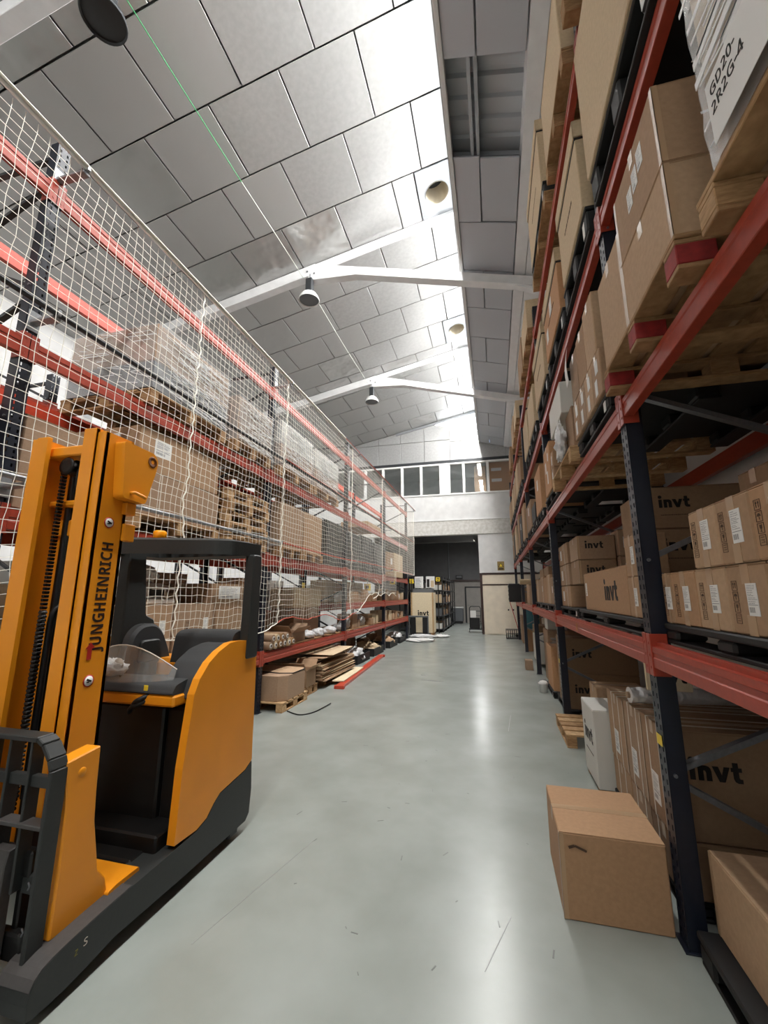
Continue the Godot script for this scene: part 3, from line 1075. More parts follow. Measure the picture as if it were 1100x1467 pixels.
	bx(off, "office_wall", Vector3(-10.3, 5.8, -22.0), Vector3(-10.1, 8.6, z0), "wall_grey", 0.0)
	bx(off, "office_ceiling", Vector3(-10.1, 7.75, -22.0), Vector3(2.0, 7.9, z0), "wall", 0.0)
	var scr := thing("added_reflection_box", "added tan box with two pale notes, imitating beige reflections in the last office pane", "cupboard", Vector3(0.55, 5.98, -18.95))  # tan boxes added behind the panes to imitate beige reflections of cartons
	bx(scr, "body", Vector3(-0.52, 0, -0.2), Vector3(0.5, 1.55, 0.2), "card_orange", 0.01)
	for y in [0.62, 1.12]:
		bx(scr, "note", Vector3(-0.42, y, 0.2), Vector3(0.02, y + 0.14, 0.206), "paper", 0.001)
	scr = thing("added_reflection_box", "added tan box imitating beige reflections, beside a bright lamp behind the office panes", "cupboard", Vector3(-0.62, 5.98, -19.1))  # second added box, also standing for a reflection in the glass
	bx(scr, "body", Vector3(-0.02, 0, -0.2), Vector3(0.5, 1.45, 0.2), "card2", 0.01)
	var lamp := thing("office_lamp", "small bright lamp glowing behind the office panes", "lamp", Vector3(-0.3, 6.42, -18.78))
	var bulb := lathe_part(lamp, "lamp_bulb", [[0.0, -0.06], [0.04, -0.045], [0.06, 0.0], [0.04, 0.045], [0.0, 0.06]], "lampglow", Vector3.ZERO, 16) if M.has("lampglow") else null
	if bulb == null:
		var lm := mat("lampglow", Color(0.95, 0.97, 1.0), 0.4)
		lm.emission_enabled = true
		lm.emission = Color(0.9, 0.95, 1.0)
		lm.emission_energy_multiplier = 4.0
		lathe_part(lamp, "lamp_bulb", [[0.0, -0.06], [0.04, -0.045], [0.06, 0.0], [0.04, 0.045], [0.0, 0.06]], "lampglow", Vector3.ZERO, 16)
	tube_part(lamp, "lamp_stem", [Vector3(0, -0.44, 0), Vector3(0, -0.05, 0)], 0.012, "steel_dark", 8)
	var ol := OmniLight3D.new()
	ol.name = "lamp_light"
	lamp.add_child(ol)
	ol.light_energy = 0.03
	ol.light_size = 0.05
	ol.omni_range = 30.0
	ol.shadow_enabled = true
	# cream built-in cupboard at the right of the opening
	var cab := thing("built_in_cupboard", "cream built-in cupboard with two tall doors beside the dark opening", "cupboard", Vector3(0, 0, END_Z))
	bx(cab, "carcass", Vector3(-0.47, 0.0, -0.3), Vector3(2.0, 2.52, -0.01), "cream", 0.0)
	bx(cab, "top_panel", Vector3(-0.40, 2.06, -0.012), Vector3(1.62, 2.44, 0.012), "cream", 0.004)
	bx(cab, "rail", Vector3(-0.47, 2.0, -0.01), Vector3(2.0, 2.05, 0.02), "brown_trim", 0.004)
	bx(cab, "rail", Vector3(-0.47, 2.45, -0.01), Vector3(2.0, 2.53, 0.03), "brown_trim", 0.004)
	for q in [[-0.38, 0.60, 0.53], [0.62, 1.6, 0.72]]:
		var d := bx(cab, "door", Vector3(q[0], 0.03, -0.008), Vector3(q[1], 1.98, 0.018), "cream", 0.005)
		lathe_part(d, "knob", [[0.0, 0.0], [0.03, 0.004], [0.034, 0.02], [0.02, 0.034], [0.0, 0.036]], "black", Vector3(q[2] - (q[0] + q[1]) * 0.5, 1.0 - 1.005, 0.013), 16, Basis(Vector3.RIGHT, PI / 2))
	var sign_ := thing("warning_sign", "yellow triangle warning sign on the white wall above the cupboard", "sign", Vector3(0.32, 2.62, END_Z + 0.006))
	bx(sign_, "plate", Vector3(-0.14, 0, -0.005), Vector3(0.14, 0.38, 0.005), mat("sign_tan", Color(0.56, 0.47, 0.27), 0.6), 0.003)
	prism_part(sign_, "triangle", V([[-0.10, 0.14], [0.10, 0.14], [0.0, 0.33]]), 0.004, "black", Transform3D(Basis(), Vector3(0, 0, 0.007)))
	prism_part(sign_, "triangle_field", V([[-0.07, 0.158], [0.07, 0.158], [0.0, 0.295]]), 0.004, "yellow", Transform3D(Basis(), Vector3(0, 0, 0.0085)))
	bx(sign_, "text_strip", Vector3(-0.1, 0.04, 0.005), Vector3(0.1, 0.09, 0.007), "ink", 0.0)


func build_back_room() -> void:
	# the dim store room seen through the opening
	var r := structure("back_room_shell")
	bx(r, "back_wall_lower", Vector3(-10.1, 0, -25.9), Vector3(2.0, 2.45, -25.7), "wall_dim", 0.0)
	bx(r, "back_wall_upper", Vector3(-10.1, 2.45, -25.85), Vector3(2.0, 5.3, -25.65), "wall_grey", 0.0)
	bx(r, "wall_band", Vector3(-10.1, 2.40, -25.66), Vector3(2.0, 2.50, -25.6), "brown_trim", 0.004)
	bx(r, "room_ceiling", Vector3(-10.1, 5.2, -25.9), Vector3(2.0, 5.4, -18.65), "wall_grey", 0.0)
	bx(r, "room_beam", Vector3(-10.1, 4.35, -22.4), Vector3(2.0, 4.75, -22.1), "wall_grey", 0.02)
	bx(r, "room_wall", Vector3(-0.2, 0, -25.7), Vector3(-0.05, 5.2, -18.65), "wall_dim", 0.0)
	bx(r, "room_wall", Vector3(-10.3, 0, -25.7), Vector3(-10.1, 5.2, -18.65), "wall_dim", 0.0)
	prism_part(r, "bracket", V([[-0.9, 4.35], [-0.2, 4.35], [-0.2, 3.1]]), 0.16, "wall_grey", Transform3D(Basis(), Vector3(0, 0, -20.6)), 0.01)
	var d := structure("door_1")
	tag(d, "grey door in the back wall of the store room", "door")
	bx(d, "leaf", Vector3(-1.62, 0, -25.68), Vector3(-0.66, 2.02, -25.62), "wall_dim", 0.006)
	for q in [[-1.70, -1.62], [-0.66, -0.58]]:
		bx(d, "door_frame", Vector3(q[0], 0, -25.69), Vector3(q[1], 2.10, -25.6), "steel_dark", 0.006)
	bx(d, "door_frame", Vector3(-1.70, 2.02, -25.69), Vector3(-0.58, 2.10, -25.6), "steel_dark", 0.006)
	bx(d, "door_handle", Vector3(-1.58, 1.0, -25.62), Vector3(-1.44, 1.03, -25.57), "steel", 0.004)
	var e := thing("exit_lamp_box", "dark emergency lamp box high on the store room wall", "lamp", Vector3(-2.0, 2.56, -25.6))
	bx(e, "case", Vector3(-0.2, 0, -0.03), Vector3(0.2, 0.22, 0.05), "black", 0.01)
	bx(e, "lens", Vector3(-0.15, 0.05, 0.05), Vector3(0.15, 0.17, 0.056), "plastic_grey", 0.003)
	var l := thing("ceiling_lamp", "pale ceiling lamp inside the dim store room", "lamp", Vector3(-0.75, 4.28, -21.4))
	var lm := mat("lamp_panel", Color(0.9, 0.9, 0.9), 0.4)
	lm.emission_enabled = true
	lm.emission = Color(1, 0.97, 0.9)
	lm.emission_energy_multiplier = 1.5
	bx(l, "lamp_panel", Vector3(-0.14, 0, -0.07), Vector3(0.14, 0.04, 0.07), "lamp_panel", 0.01)
	bx(l, "lamp_case", Vector3(-0.16, 0.04, -0.09), Vector3(0.16, 0.08, 0.09), "plastic_white", 0.01)
	tube_part(l, "hanger", [Vector3(0, 0.07, 0), Vector3(0, 0.95, 0)], 0.01, "steel", 6)
	var ol := AreaLight3D.new()
	ol.name = "lamp_light"
	l.add_child(ol)
	ol.area_size = Vector2(0.28, 0.14)
	ol.light_energy = 16.0
	ol.rotation.x = -PI / 2
	ol.position = Vector3(0, -0.02, 0)
	ol.shadow_enabled = true
	ol.area_range = 30.0
	tube_part(r, "wall_conduit", [Vector3(-2.6, 1.1, -25.58), Vector3(-2.6, 5.0, -25.58)], 0.025, "steel", 6)


# ---------------------------------------------------------------- pallet racks and safety net
func upright_mesh(h: float, holes: bool, s: float) -> ArrayMesh:
	# open channel section with two columns of slots; s is the side its front face looks to (+1 or -1 along x)
	var key := "upright %.2f %s %.0f" % [h, holes, s]
	if mesh_cache.has(key):
		return mesh_cache[key]
	var st := mb()
	var w := 0.1
	var d := 0.085
	var t := 0.004
	for q in [-1.0, 1.0]:
		box(st, Vector3(-s * d, 0, q * w * 0.5), Vector3(0, h, q * (w * 0.5 - t)), 0.0015)
		box(st, Vector3(-s * d, 0, q * w * 0.5), Vector3(-s * (d - t), h, q * (w * 0.5 - 0.022)))
	if not holes:
		box(st, Vector3(-s * t, 0, -w * 0.5), Vector3(0, h, w * 0.5))
	else:
		var rows := [[-w * 0.5, -0.033], [-0.019, 0.019], [0.033, w * 0.5]]
		for r in rows:
			box(st, Vector3(-s * t, 0, r[0]), Vector3(0, h, r[1]))
		var y := 0.0
		while y < h:
			for r in [[-0.033, -0.019], [0.019, 0.033]]:
				box(st, Vector3(-s * t, y, r[0]), Vector3(0, minf(y + 0.024, h), r[1]))
			y += 0.05
	mesh_cache[key] = done(st)
	return mesh_cache[key]


func beam_mesh(l: float, h: float, s: float) -> ArrayMesh:
	var key := "beam %.2f %.2f %.0f" % [l, h, s]
	if mesh_cache.has(key):
		return mesh_cache[key]
	var st := mb()
	# box beam with a shallow groove rolled into its face and a step along the top
	var p := [[-0.025, -h * 0.5], [0.022, -h * 0.5], [0.025, -h * 0.5 + 0.003], [0.025, -h * 0.12], [0.020, -h * 0.08], [0.020, h * 0.08], [0.025, h * 0.12], [0.025, h * 0.5 - 0.02], [0.0, h * 0.5 - 0.02], [0.0, h * 0.5], [-0.025, h * 0.5]]
	var q := []
	for e in p:
		q.append(Vector2(e[0] * s, e[1]))
	prism(st, q, l)
	mesh_cache[key] = done(st)
	return mesh_cache[key]


func connector_mesh(s: float, e: float) -> ArrayMesh:
	# hooked end plate: one leg on the face of the upright, one leg along its flank
	var key := "connector %.0f %.0f" % [s, e]
	if mesh_cache.has(key):
		return mesh_cache[key]
	var st := mb()
	box(st, Vector3(s * 0.004, -0.125, 0), Vector3(s * 0.010, 0.085, -e * 0.052), 0.002)
	box(st, Vector3(s * 0.010, -0.125, 0), Vector3(-s * 0.072, 0.085, e * 0.005), 0.002)
	for y in [-0.09, -0.03, 0.03]:
		box(st, Vector3(s * 0.010, y, -e * 0.018), Vector3(s * 0.013, y + 0.014, -e * 0.030), 0.001)
	mesh_cache[key] = done(st)
	return mesh_cache[key]


func rack(called: String, label: String, x_front: float, x_rear: float, s: float, zs: Array, h: float, levels: Array, beam_h: float, beam_mats: Array, near: int) -> Node3D:
	var o := thing(called, label, "rack", Vector3((x_front + x_rear) * 0.5, 0, zs[0]))
	var base := o.position
	for i in zs.size():
		var z: float = zs[i]
		for f in 2:
			var x := x_front if f == 0 else x_rear
			var face_s := s if f == 0 else -s
			var u := part(o, "upright", upright_mesh(h, i < near and f == 0 or i < 2, face_s), "rack_blue", Transform3D(Basis(), Vector3(x, 0.006, z) - base))
			if s < 0 and f == 0 and i < 3 and i > 0:
				part(u, "added_slot_strip", box_mesh(Vector3(0.003, h - 0.1, 0.07), 0.0), "steel", Transform3D(Basis(), Vector3(-face_s * 0.012, h * 0.5, 0)))  # steel strip added behind the slots to imitate glints at their edges
			bx(u, "foot_plate", Vector3(-face_s * 0.10, -0.006, -0.065), Vector3(face_s * 0.02, 0.0, 0.065), "rack_blue", 0.001)
		# lacing between the two uprights of the frame
		var y := 0.72
		var n := 0
		var a := x_front - s * 0.06
		var b := x_rear + s * 0.06
		while y < h - 0.3:
			bar_part(o, "brace", Vector3(a, y + 0.03, z) - base, Vector3(b, y + 0.50, z) - base, 0.04, 0.028, "steel" if s < 0 else "steel_dark")
			if y + 1.02 < h:
				bar_part(o, "brace", Vector3(b, y + 0.55, z) - base, Vector3(a, y + 1.0, z) - base, 0.04, 0.028, "steel" if s < 0 else "steel_dark")
			y += 1.05
			n += 1
		bar_part(o, "brace", Vector3(b, 0.2, z) - base, Vector3(a, 0.69, z) - base, 0.04, 0.028, "steel" if s < 0 else "steel_dark")
		bar_part(o, "brace", Vector3(a, h - 0.08, z) - base, Vector3(b, h - 0.08, z) - base, 0.04, 0.028, "steel_dark")
		for q in range(4):
			var by := 0.72 + 1.05 * q
			if by < h and i < 3:
				var bs := mb()
				tube(bs, [Vector3(x_front - s * 0.03, by + 0.015, z + 0.05) - base, Vector3(x_front - s * 0.03, by + 0.015, z + 0.062) - base], 0.009, 8)
				part(o, "bolt", done(bs), "steel")
	for i in zs.size() - 1:
		var l: float = zs[i] - zs[i + 1] - 0.11
		var zc: float = (zs[i] + zs[i + 1]) * 0.5
		for y in levels[i]:
			for f in 2:
				var fs := s if f == 0 else -s
				var x := (x_front if f == 0 else x_rear) - fs * 0.018
				var b := part(o, "beam", beam_mesh(l, beam_h, fs), beam_mats[f], Transform3D(Basis(), Vector3(x, y - beam_h * 0.5, zc) - base))
				for e in [-1.0, 1.0]:
					part(b, "connector", connector_mesh(fs, -e), beam_mats[f], Transform3D(Basis(), Vector3(fs * 0.02, 0.02, e * l * 0.5)))
	return o


const RIGHT_X := 0.78
const RIGHT_BACK := 1.88
const LEFT_X := -3.23
const LEFT_BACK := -4.32
const RIGHT_ZS := [0.94, -2.58, -6.1, -9.62, -13.14, -16.66]
const BACK_ZS := [0.03, -3.47, -6.97, -10.47, -13.97]
const LEFT_ZS := [1.48, -2.02, -5.52, -9.02, -12.52, -16.02]


func build_racks() -> void:
	var rl := []
	for i in 5:
		rl.append([1.36, 2.735, 4.03, 5.56])
	rack("pallet_rack", "tall carton-filled pallet rack of blue uprights and red beams, facing the safety net", RIGHT_X, RIGHT_BACK, -1.0, RIGHT_ZS, 5.95, rl, 0.125, ["rack_red", "rack_red"], 3)
	var ll := [[0.79, 2.19, 3.46, 4.82], [0.79, 2.19, 3.46, 4.82], [0.79, 2.19, 3.46, 4.82], [0.79, 1.42, 2.19, 3.46, 4.82], [0.79, 1.42, 2.19, 3.46, 4.82]]
	var lr := rack("pallet_rack", "pallet rack behind the white safety net, blue uprights and red beams", LEFT_X, LEFT_BACK, 1.0, LEFT_ZS, 5.2, ll, 0.145, ["rack_red", "rack_orange"], 3)
	var bl := []
	for i in 4:
		bl.append([1.25, 2.5, 3.82])
	rack("pallet_rack", "lower pallet rack standing behind the netted rack, seen through its openings", -5.0, -6.05, 1.0, BACK_ZS, 4.2, bl, 0.12, ["rack_red", "rack_red"], 2)
	# timber decks on the shelf levels of the left rack
	for q in [[-2.08, -5.46, 0.79, 0], [-5.58, -8.96, 0.79, 1], [-9.08, -12.46, 0.79, 2], [-12.58, -15.96, 0.79, 3], [-9.08, -12.46, 1.42, 4], [-12.58, -15.96, 1.42, 5], [-2.08, -5.46, 2.19, 6]]:
		for k in 5:
			var x: float = LEFT_X - 0.07 - k * 0.2
			bx(lr, "shelf_board", Vector3(x - 0.19, q[2] - 0.001, q[1]) - lr.position, Vector3(x, q[2] + 0.019, q[0]) - lr.position, "wood1", 0.003)
	# marker stickers and yellow labels on the racks
	for a in [[RIGHT_X - 0.003, 0.86, -2.58, "yellow", "yellow sticker on the blue upright beside the strapped cartons"], [RIGHT_X - 0.003, 0.74, -6.1, "yellow", "small yellow sticker on the second blue upright past the loose carton"]]:
		var o := thing("rack_sticker", a[4], "sticker", Vector3(a[0], a[1], a[2]))
		part(o, "sheet", sheet(0.07, 0.05), a[3], Transform3D(Basis(Vector3(0, 0, 1), Vector3.UP, Vector3(-1, 0, 0)), Vector3(-0.001, 0.02, 0)))
	var o2 := thing("rack_sticker", "tan sticker on the red beam under the black pallet with the long carton", "sticker", Vector3(RIGHT_X - 0.0085, 1.29, -4.6))
	part(o2, "sheet", sheet(0.06, 0.07), "card_orange", Transform3D(Basis(Vector3(0, 0, 1), Vector3.UP, Vector3(-1, 0, 0)), Vector3.ZERO))


const NET_X := -2.97


func net_bottom(z: float) -> float:
	if z > -8.9:
		return 1.20 + 0.05 * sin(z * 1.7) + 0.04 * sin(z * 4.1)
	if z > -10.2:
		return lerpf(1.22, 1.62, smoothstep(-8.9, -10.2, z))
	if z > -12.9:
		return 1.56 + 0.10 * absf(sin((z + 10.2) * PI / 0.9))
	return 2.34


func net_point(z: float, y: float, n: FastNoiseLite) -> Vector3:
	var low := net_bottom(z)
	var slack := clampf((4.9 - y) / 3.6, 0.0, 1.0)
	var p := Vector3(NET_X, y, z)
	p.x += n.get_noise_2d(z * 14.0, y * 14.0) * 0.05 * slack
	p.z += n.get_noise_2d(z * 30.0 + 300.0, y * 30.0) * 0.03
	p.y += n.get_noise_2d(z * 24.0, y * 10.0 + 700.0) * 0.05 * slack
	p.y = maxf(p.y, low)
	return p


func build_net() -> void:
	var n := FastNoiseLite.new()
	n.seed = 12
	n.frequency = 0.05
	var o := thing("safety_net", "white knotted safety net hung along the front of the rack behind the truck", "net", Vector3(NET_X, 1.15, -7.0))
	var base := o.position
	var st := mb()
	var r := 0.0024
	var dz := 0.080
	var dy := 0.078
	var z := 0.9
	while z > -16.05:
		var low := net_bottom(z)
		var pts := []
		var y := 4.88
		while y > low:
			pts.append(net_point(z, y, n) - base)
			y -= dy
		pts.append(net_point(z, low, n) - base)
		if pts.size() > 1:
			tube(st, pts, r, 3, false)
		z -= dz
	part(o, "upright_cords", done(st), "cord").set_meta("kind", "stuff")
	st = mb()
	var y := 4.88 - dy
	while y > 1.16:
		var pts := []
		z = 0.9
		while z > -16.05:
			if y >= net_bottom(z) - 0.04:
				pts.append(net_point(z, y, n) - base)
			else:
				if pts.size() > 1:
					tube(st, pts, r, 3, false)
				pts = []
			z -= dz
		if pts.size() > 1:
			tube(st, pts, r, 3, false)
		y -= dy
	part(o, "level_cords", done(st), "cord").set_meta("kind", "stuff")
	# border rope: red along the middle stretch, white elsewhere
	for q in [[0.9, -5.45, "cord"], [-5.45, -9.0, "cord_red"], [-9.0, -12.88, "cord"], [-12.92, -16.05, "cord"]]:
		var pts := []
		z = q[0]
		while z > q[1]:
			pts.append(net_point(z, net_bottom(z), n) - base)
			z -= 0.09
		pts.append(net_point(q[1], net_bottom(q[1]), n) - base)
		tube_part(o, "border_rope", pts, 0.007, q[2], 6)
	# lacing ropes where two widths of net are joined
	for zz in [-1.35, -3.45, -5.45, -8.55, -11.2, -13.4, -16.05]:
		var pts := []
		var yy := 4.9
		while yy > net_bottom(zz):
			pts.append(net_point(zz, yy, n) + Vector3(0.004, 0, 0.012 * sin(yy * 40.0)) - base)
			yy -= 0.04
		pts.append(net_point(zz, net_bottom(zz), n) - base)
		tube_part(o, "lacing_rope", pts, 0.0075, "cord", 6)
	tube_part(o, "end_rope", curve([Vector3(NET_X, 4.9, -16.05), Vector3(NET_X, 3.6, -16.08), Vector3(NET_X, 2.34, -16.06)]) .map(func(p): return p - base), 0.008, "cord", 6)
	# rope ends that hang loose where the net is gathered up
	tube_part(o, "loose_rope", curve([Vector3(-2.95, 2.0, -10.4), Vector3(-2.93, 1.86, -10.75), Vector3(-2.95, 1.6, -10.7), Vector3(-2.96, 1.52, -10.3)]).map(func(p): return p - base), 0.008, "cord", 6)
	# rails on brackets that carry the net
	var a := thing("net_rail", "steel tube rail along the top edge of the safety net", "rail", Vector3(NET_X + 0.02, 4.9, -7.0))
	tube_part(a, "tube", [Vector3(0, 0.0, 8.0), Vector3(0, 0, 1.5), Vector3(0, 0, -5.5), Vector3(0.02, 0.0, -9.15)], 0.016, "plastic_white", 8)
	tube_part(a, "wrapped_cord", [Vector3(0.014, 0.018, 8.0), Vector3(0.014, 0.018, -1.0)], 0.014, "cord", 6)
	tube_part(a, "wrapped_cord", [Vector3(0.012, 0.016, -1.0), Vector3(0.03, 0.016, -9.15)], 0.010, "cord_red", 6)
	var b := thing("net_rail", "dark steel tube rail behind the upper half of the safety net", "rail", Vector3(NET_X - 0.03, 3.62, -7.0))
	tube_part(b, "tube", [Vector3(0, 0, 8.0), Vector3(0, 0, -9.15)], 0.020, "steel_dark", 8)
	tube_part(b, "wrapped_cord", [Vector3(0.02, 0.018, 1.5), Vector3(0.02, 0.018, -9.15)], 0.009, "cord_red", 6)
	var c := thing("net_rail", "galvanised tube rail behind the lower half of the safety net", "rail", Vector3(NET_X - 0.03, 2.36, -7.0))
	tube_part(c, "tube", [Vector3(0, 0, 8.0), Vector3(0, 0, 1.5)], 0.020, "galv", 8)
	tube_part(c, "cord_run", curve([Vector3(0, 0, 1.5), Vector3(0, -0.02, -1.0), Vector3(0, 0.02, -4.0), Vector3(0, 0.0, -9.15)]), 0.012, "cord_red", 6)
	for rail in [[a, 4.9], [b, 3.62], [c, 2.36]]:
		for zz in LEFT_ZS:
			var rz: float = zz + 7.0
			bx(rail[0], "bracket", Vector3(LEFT_X - rail[0].position.x, -0.045, rz - 0.03), Vector3(0.0, -0.018, rz + 0.03), "galv", 0.004)
			bx(rail[0], "bracket_plate", Vector3(LEFT_X - rail[0].position.x, -0.10, rz - 0.045), Vector3(LEFT_X - rail[0].position.x + 0.008, 0.06, rz + 0.045), "galv", 0.003)
			bx(rail[0], "clamp", Vector3(-0.026, -0.02, rz - 0.012), Vector3(0.026, 0.03, rz + 0.012), "galv", 0.004)


# ---------------------------------------------------------------- reach truck
func rebase(o: Node3D, at: Vector3) -> void:
	# parts were drawn in world coordinates: move the node to the thing's base and keep them in place
	o.position = at
	for c in o.get_children():
		if c is Node3D:
			c.position -= at


func round_poly(pts: Array, r: float, steps := 4) -> Array:
	# rounds the corners of a polygon
	var out := []
	var n := pts.size()
	for i in n:
		var p: Vector2 = pts[i]
		var a: Vector2 = pts[(i + n - 1) % n]
		var b: Vector2 = pts[(i + 1) % n]
		var rr := minf(r, minf(p.distance_to(a), p.distance_to(b)) * 0.45)
		var s := p + (a - p).normalized() * rr
		var e := p + (b - p).normalized() * rr
		for k in steps + 1:
			var t := float(k) / steps
			out.append(s.lerp(p, t).lerp(p.lerp(e, t), t))
	return out


func build_truck() -> void:
	var o := thing("reach_truck", "orange and charcoal reach truck with lowered mast parked beside the safety net", "forklift")
	var cx := -2.34
	# support arms: solid side profiles, drawn in (z, y)
	var arm := V([[-1.475, 0.055], [-1.474, 0.10], [-1.479, 0.138], [-1.495, 0.168], [-1.52, 0.186], [-1.56, 0.198], [-1.62, 0.207], [-1.76, 0.220], [-1.93, 0.230], [-2.16, 0.238], [-2.38, 0.248], [-2.47, 0.272], [-2.53, 0.325], [-2.58, 0.362], [-2.72, 0.378], [-2.86, 0.395], [-2.94, 0.43], [-2.955, 0.25], [-2.94, 0.10], [-2.90, 0.065], [-2.76, 0.065], [-2.30, 0.065], [-1.85, 0.075], [-1.72, 0.055], [-1.62, 0.045], [-1.50, 0.045]])
	var ra := prism_part(o, "support_arm", arm, 0.17, "truck_grey", in_zy(-1.835), 0.008)
	prism_part(o, "support_arm", arm, 0.17, "truck_grey", in_zy(cx * 2 + 1.835), 0.008)
	# scraped top plate of the near arm
	var top := V([[-1.477, 0.142], [-1.493, 0.172], [-1.518, 0.190], [-1.558, 0.202], [-1.62, 0.211], [-1.76, 0.224], [-1.93, 0.234], [-1.93, 0.228], [-1.76, 0.218], [-1.62, 0.205], [-1.56, 0.196], [-1.52, 0.184], [-1.497, 0.166]])
	prism_part(o, "wear_plate", top, 0.165, "truck_worn", in_zy(-1.835), 0.0, "scraped grey steel on the arm")
	var mk := part(ra, "stencil", text_mesh("S", 0.028, false), "strap", Transform3D(Basis(Vector3(0, 0, -1), Vector3.UP, Vector3(1, 0, 0)), Vector3(-1.75, 0.16, -1.70)), "pale letter S")
	part(ra, "stencil", text_mesh("z", 0.028, false), mat("stencil_olive", Color(0.45, 0.42, 0.16), 0.6), Transform3D(Basis(Vector3(0, 0, -1), Vector3.UP, Vector3(1, 0, 0)), Vector3(-1.75, 0.15, -1.66)), "faded olive mark")
	for x in [-1.84, -2.84]:
		lathe_part(o, "load_wheel", [[0.0, -0.05], [0.065, -0.05], [0.07, -0.045], [0.07, 0.045], [0.065, 0.05], [0.0, 0.05]], "black", Vector3(x, 0.07, -1.60), 20, Basis(Vector3.BACK, PI / 2))
	lathe_part(o, "drive_wheel", [[0.0, -0.06], [0.14, -0.06], [0.15, -0.05], [0.15, 0.05], [0.14, 0.06], [0.0, 0.06]], "black", Vector3(-2.3, 0.15, -2.75), 24, Basis(Vector3.BACK, PI / 2))
	bx(o, "caster_box", Vector3(-1.87, 0.02, -2.84), Vector3(-1.765, 0.10, -2.74), "truck_black", 0.01)
	# orange side cover with its rising front edge
	var cov := V([[-2.20, 0.262], [-2.215, 0.64], [-2.262, 1.02], [-2.30, 1.10], [-2.38, 1.185], [-2.47, 1.24], [-2.58, 1.28], [-2.66, 1.285], [-2.77, 1.28], [-2.915, 1.27], [-2.93, 1.0], [-2.94, 0.44], [-2.86, 0.402], [-2.72, 0.385], [-2.585, 0.369], [-2.525, 0.332], [-2.465, 0.279], [-2.38, 0.256]])
	prism_part(o, "side_cover", cov, 0.05, "truck_orange", in_zy(-1.775), 0.008)
	prism_part(o, "side_cover", cov, 0.05, "truck_orange", in_zy(cx * 2 + 1.775), 0.008)
	bx(o, "rear_body", Vector3(-2.86, 0.3, -2.93), Vector3(-1.82, 1.15, -2.66), "truck_orange", 0.03)
	bx(o, "chassis", Vector3(-2.84, 0.10, -2.66), Vector3(-1.83, 0.32, -2.15), "truck_black", 0.01)
	# padded hood over the drive unit
	var hood := round_poly(V([[-2.28, 0.98], [-2.315, 1.09], [-2.39, 1.185], [-2.50, 1.245], [-2.62, 1.27], [-2.90, 1.275], [-2.92, 1.0]]), 0.03)
	prism_part(o, "hood", hood, 0.20, "seat_grey", in_zy(-1.905), 0.02)
	prism_part(o, "rear_hood", round_poly(V([[-2.66, 1.10], [-2.70, 1.32], [-2.76, 1.345], [-2.91, 1.345], [-2.92, 1.10]]), 0.03), 0.48, "seat_grey", in_zy(-2.05), 0.02)
	bx(o, "hood_side", Vector3(-2.84, 0.9, -2.92), Vector3(-2.31, 1.12, -2.70), "seat_grey", 0.03)
	# battery and the black compartment under the cowl
	bx(o, "battery", Vector3(-2.72, 0.235, -2.62), Vector3(-1.985, 0.93, -2.30), "truck_black", 0.012)
	bx(o, "battery_side", Vector3(-1.985, 0.25, -2.60), Vector3(-1.85, 0.92, -2.33), "black", 0.012)
	bx(o, "battery_tray", Vector3(-2.72, 0.10, -2.62), Vector3(-1.90, 0.245, -2.06), "truck_black", 0.01)
	part(o, "battery_label", sheet(0.05, 0.09), "paper", Transform3D(Basis(Vector3(0, 0, -1), Vector3.UP, Vector3(1, 0, 0)), Vector3(-1.849, 0.80, -2.42)), "pale grey label")
	lathe_part(o, "hook_eye", [[0.02, -0.01], [0.04, -0.01], [0.04, 0.01], [0.02, 0.01]], "steel_dark", Vector3(-2.12, 0.17, -2.268), 16, Basis(Vector3.RIGHT, PI / 2))
	bx(o, "cowl_band", Vector3(-2.72, 0.955, -2.50), Vector3(-1.84, 1.02, -2.20), "truck_orange", 0.012)
	prism_part(o, "cowl", round_poly(V([[-2.19, 1.022], [-2.22, 1.075], [-2.34, 1.10], [-2.52, 1.06], [-2.52, 1.022]]), 0.02), 0.86, "seat_grey", in_zy(-2.28), 0.01)
	tube_part(o, "cable", curve([Vector3(-1.95, 1.02, -2.38), Vector3(-1.99, 1.03, -2.28), Vector3(-2.08, 0.985, -2.18), Vector3(-2.17, 0.93, -2.26)]), 0.014, "black", 8)
	tube_part(o, "cable", curve([Vector3(-1.95, 0.99, -2.38), Vector3(-1.99, 1.0, -2.27), Vector3(-2.1, 0.955, -2.18), Vector3(-2.2, 0.90, -2.26)]), 0.014, "black", 8)
	bx(o, "cable_clamp", Vector3(-1.99, 0.97, -2.44), Vector3(-1.90, 1.05, -2.34), "black", 0.008)
	bx(o, "cowl_tag", Vector3(-2.06, 1.03, -2.205), Vector3(-2.03, 1.07, -2.20), "yellow", 0.002)
	# floor pan with the curved lip between arm and battery
	prism_part(o, "floor_pan", round_poly(V([[-1.85, 0.240], [-1.90, 0.250], [-2.03, 0.252], [-2.03, 0.22], [-1.85, 0.22]]), 0.01), 0.28, "truck_orange", in_zy(-1.95), 0.004)
	# seat, turned across the truck
	prism_part(o, "seat_back", round_poly(V([[-2.37, 1.0], [-2.39, 1.22], [-2.42, 1.34], [-2.50, 1.40], [-2.62, 1.40], [-2.70, 1.34], [-2.77, 1.22], [-2.85, 1.0]]), 0.05), 0.09, "seat_grey", in_zy(-2.44), 0.02)
	prism_part(o, "seat_pad", round_poly(V([[-2.47, 1.14], [-2.48, 1.29], [-2.65, 1.29], [-2.68, 1.14]]), 0.03), 0.03, "truck_grey", in_zy(-2.388), 0.008)
	bx(o, "seat_cushion", Vector3(-2.42, 0.96, -2.82), Vector3(-2.05, 1.04, -2.40), "seat_grey", 0.03)
	# plexiglass shield on the cowl
	var ss := mb()
	var arc := []
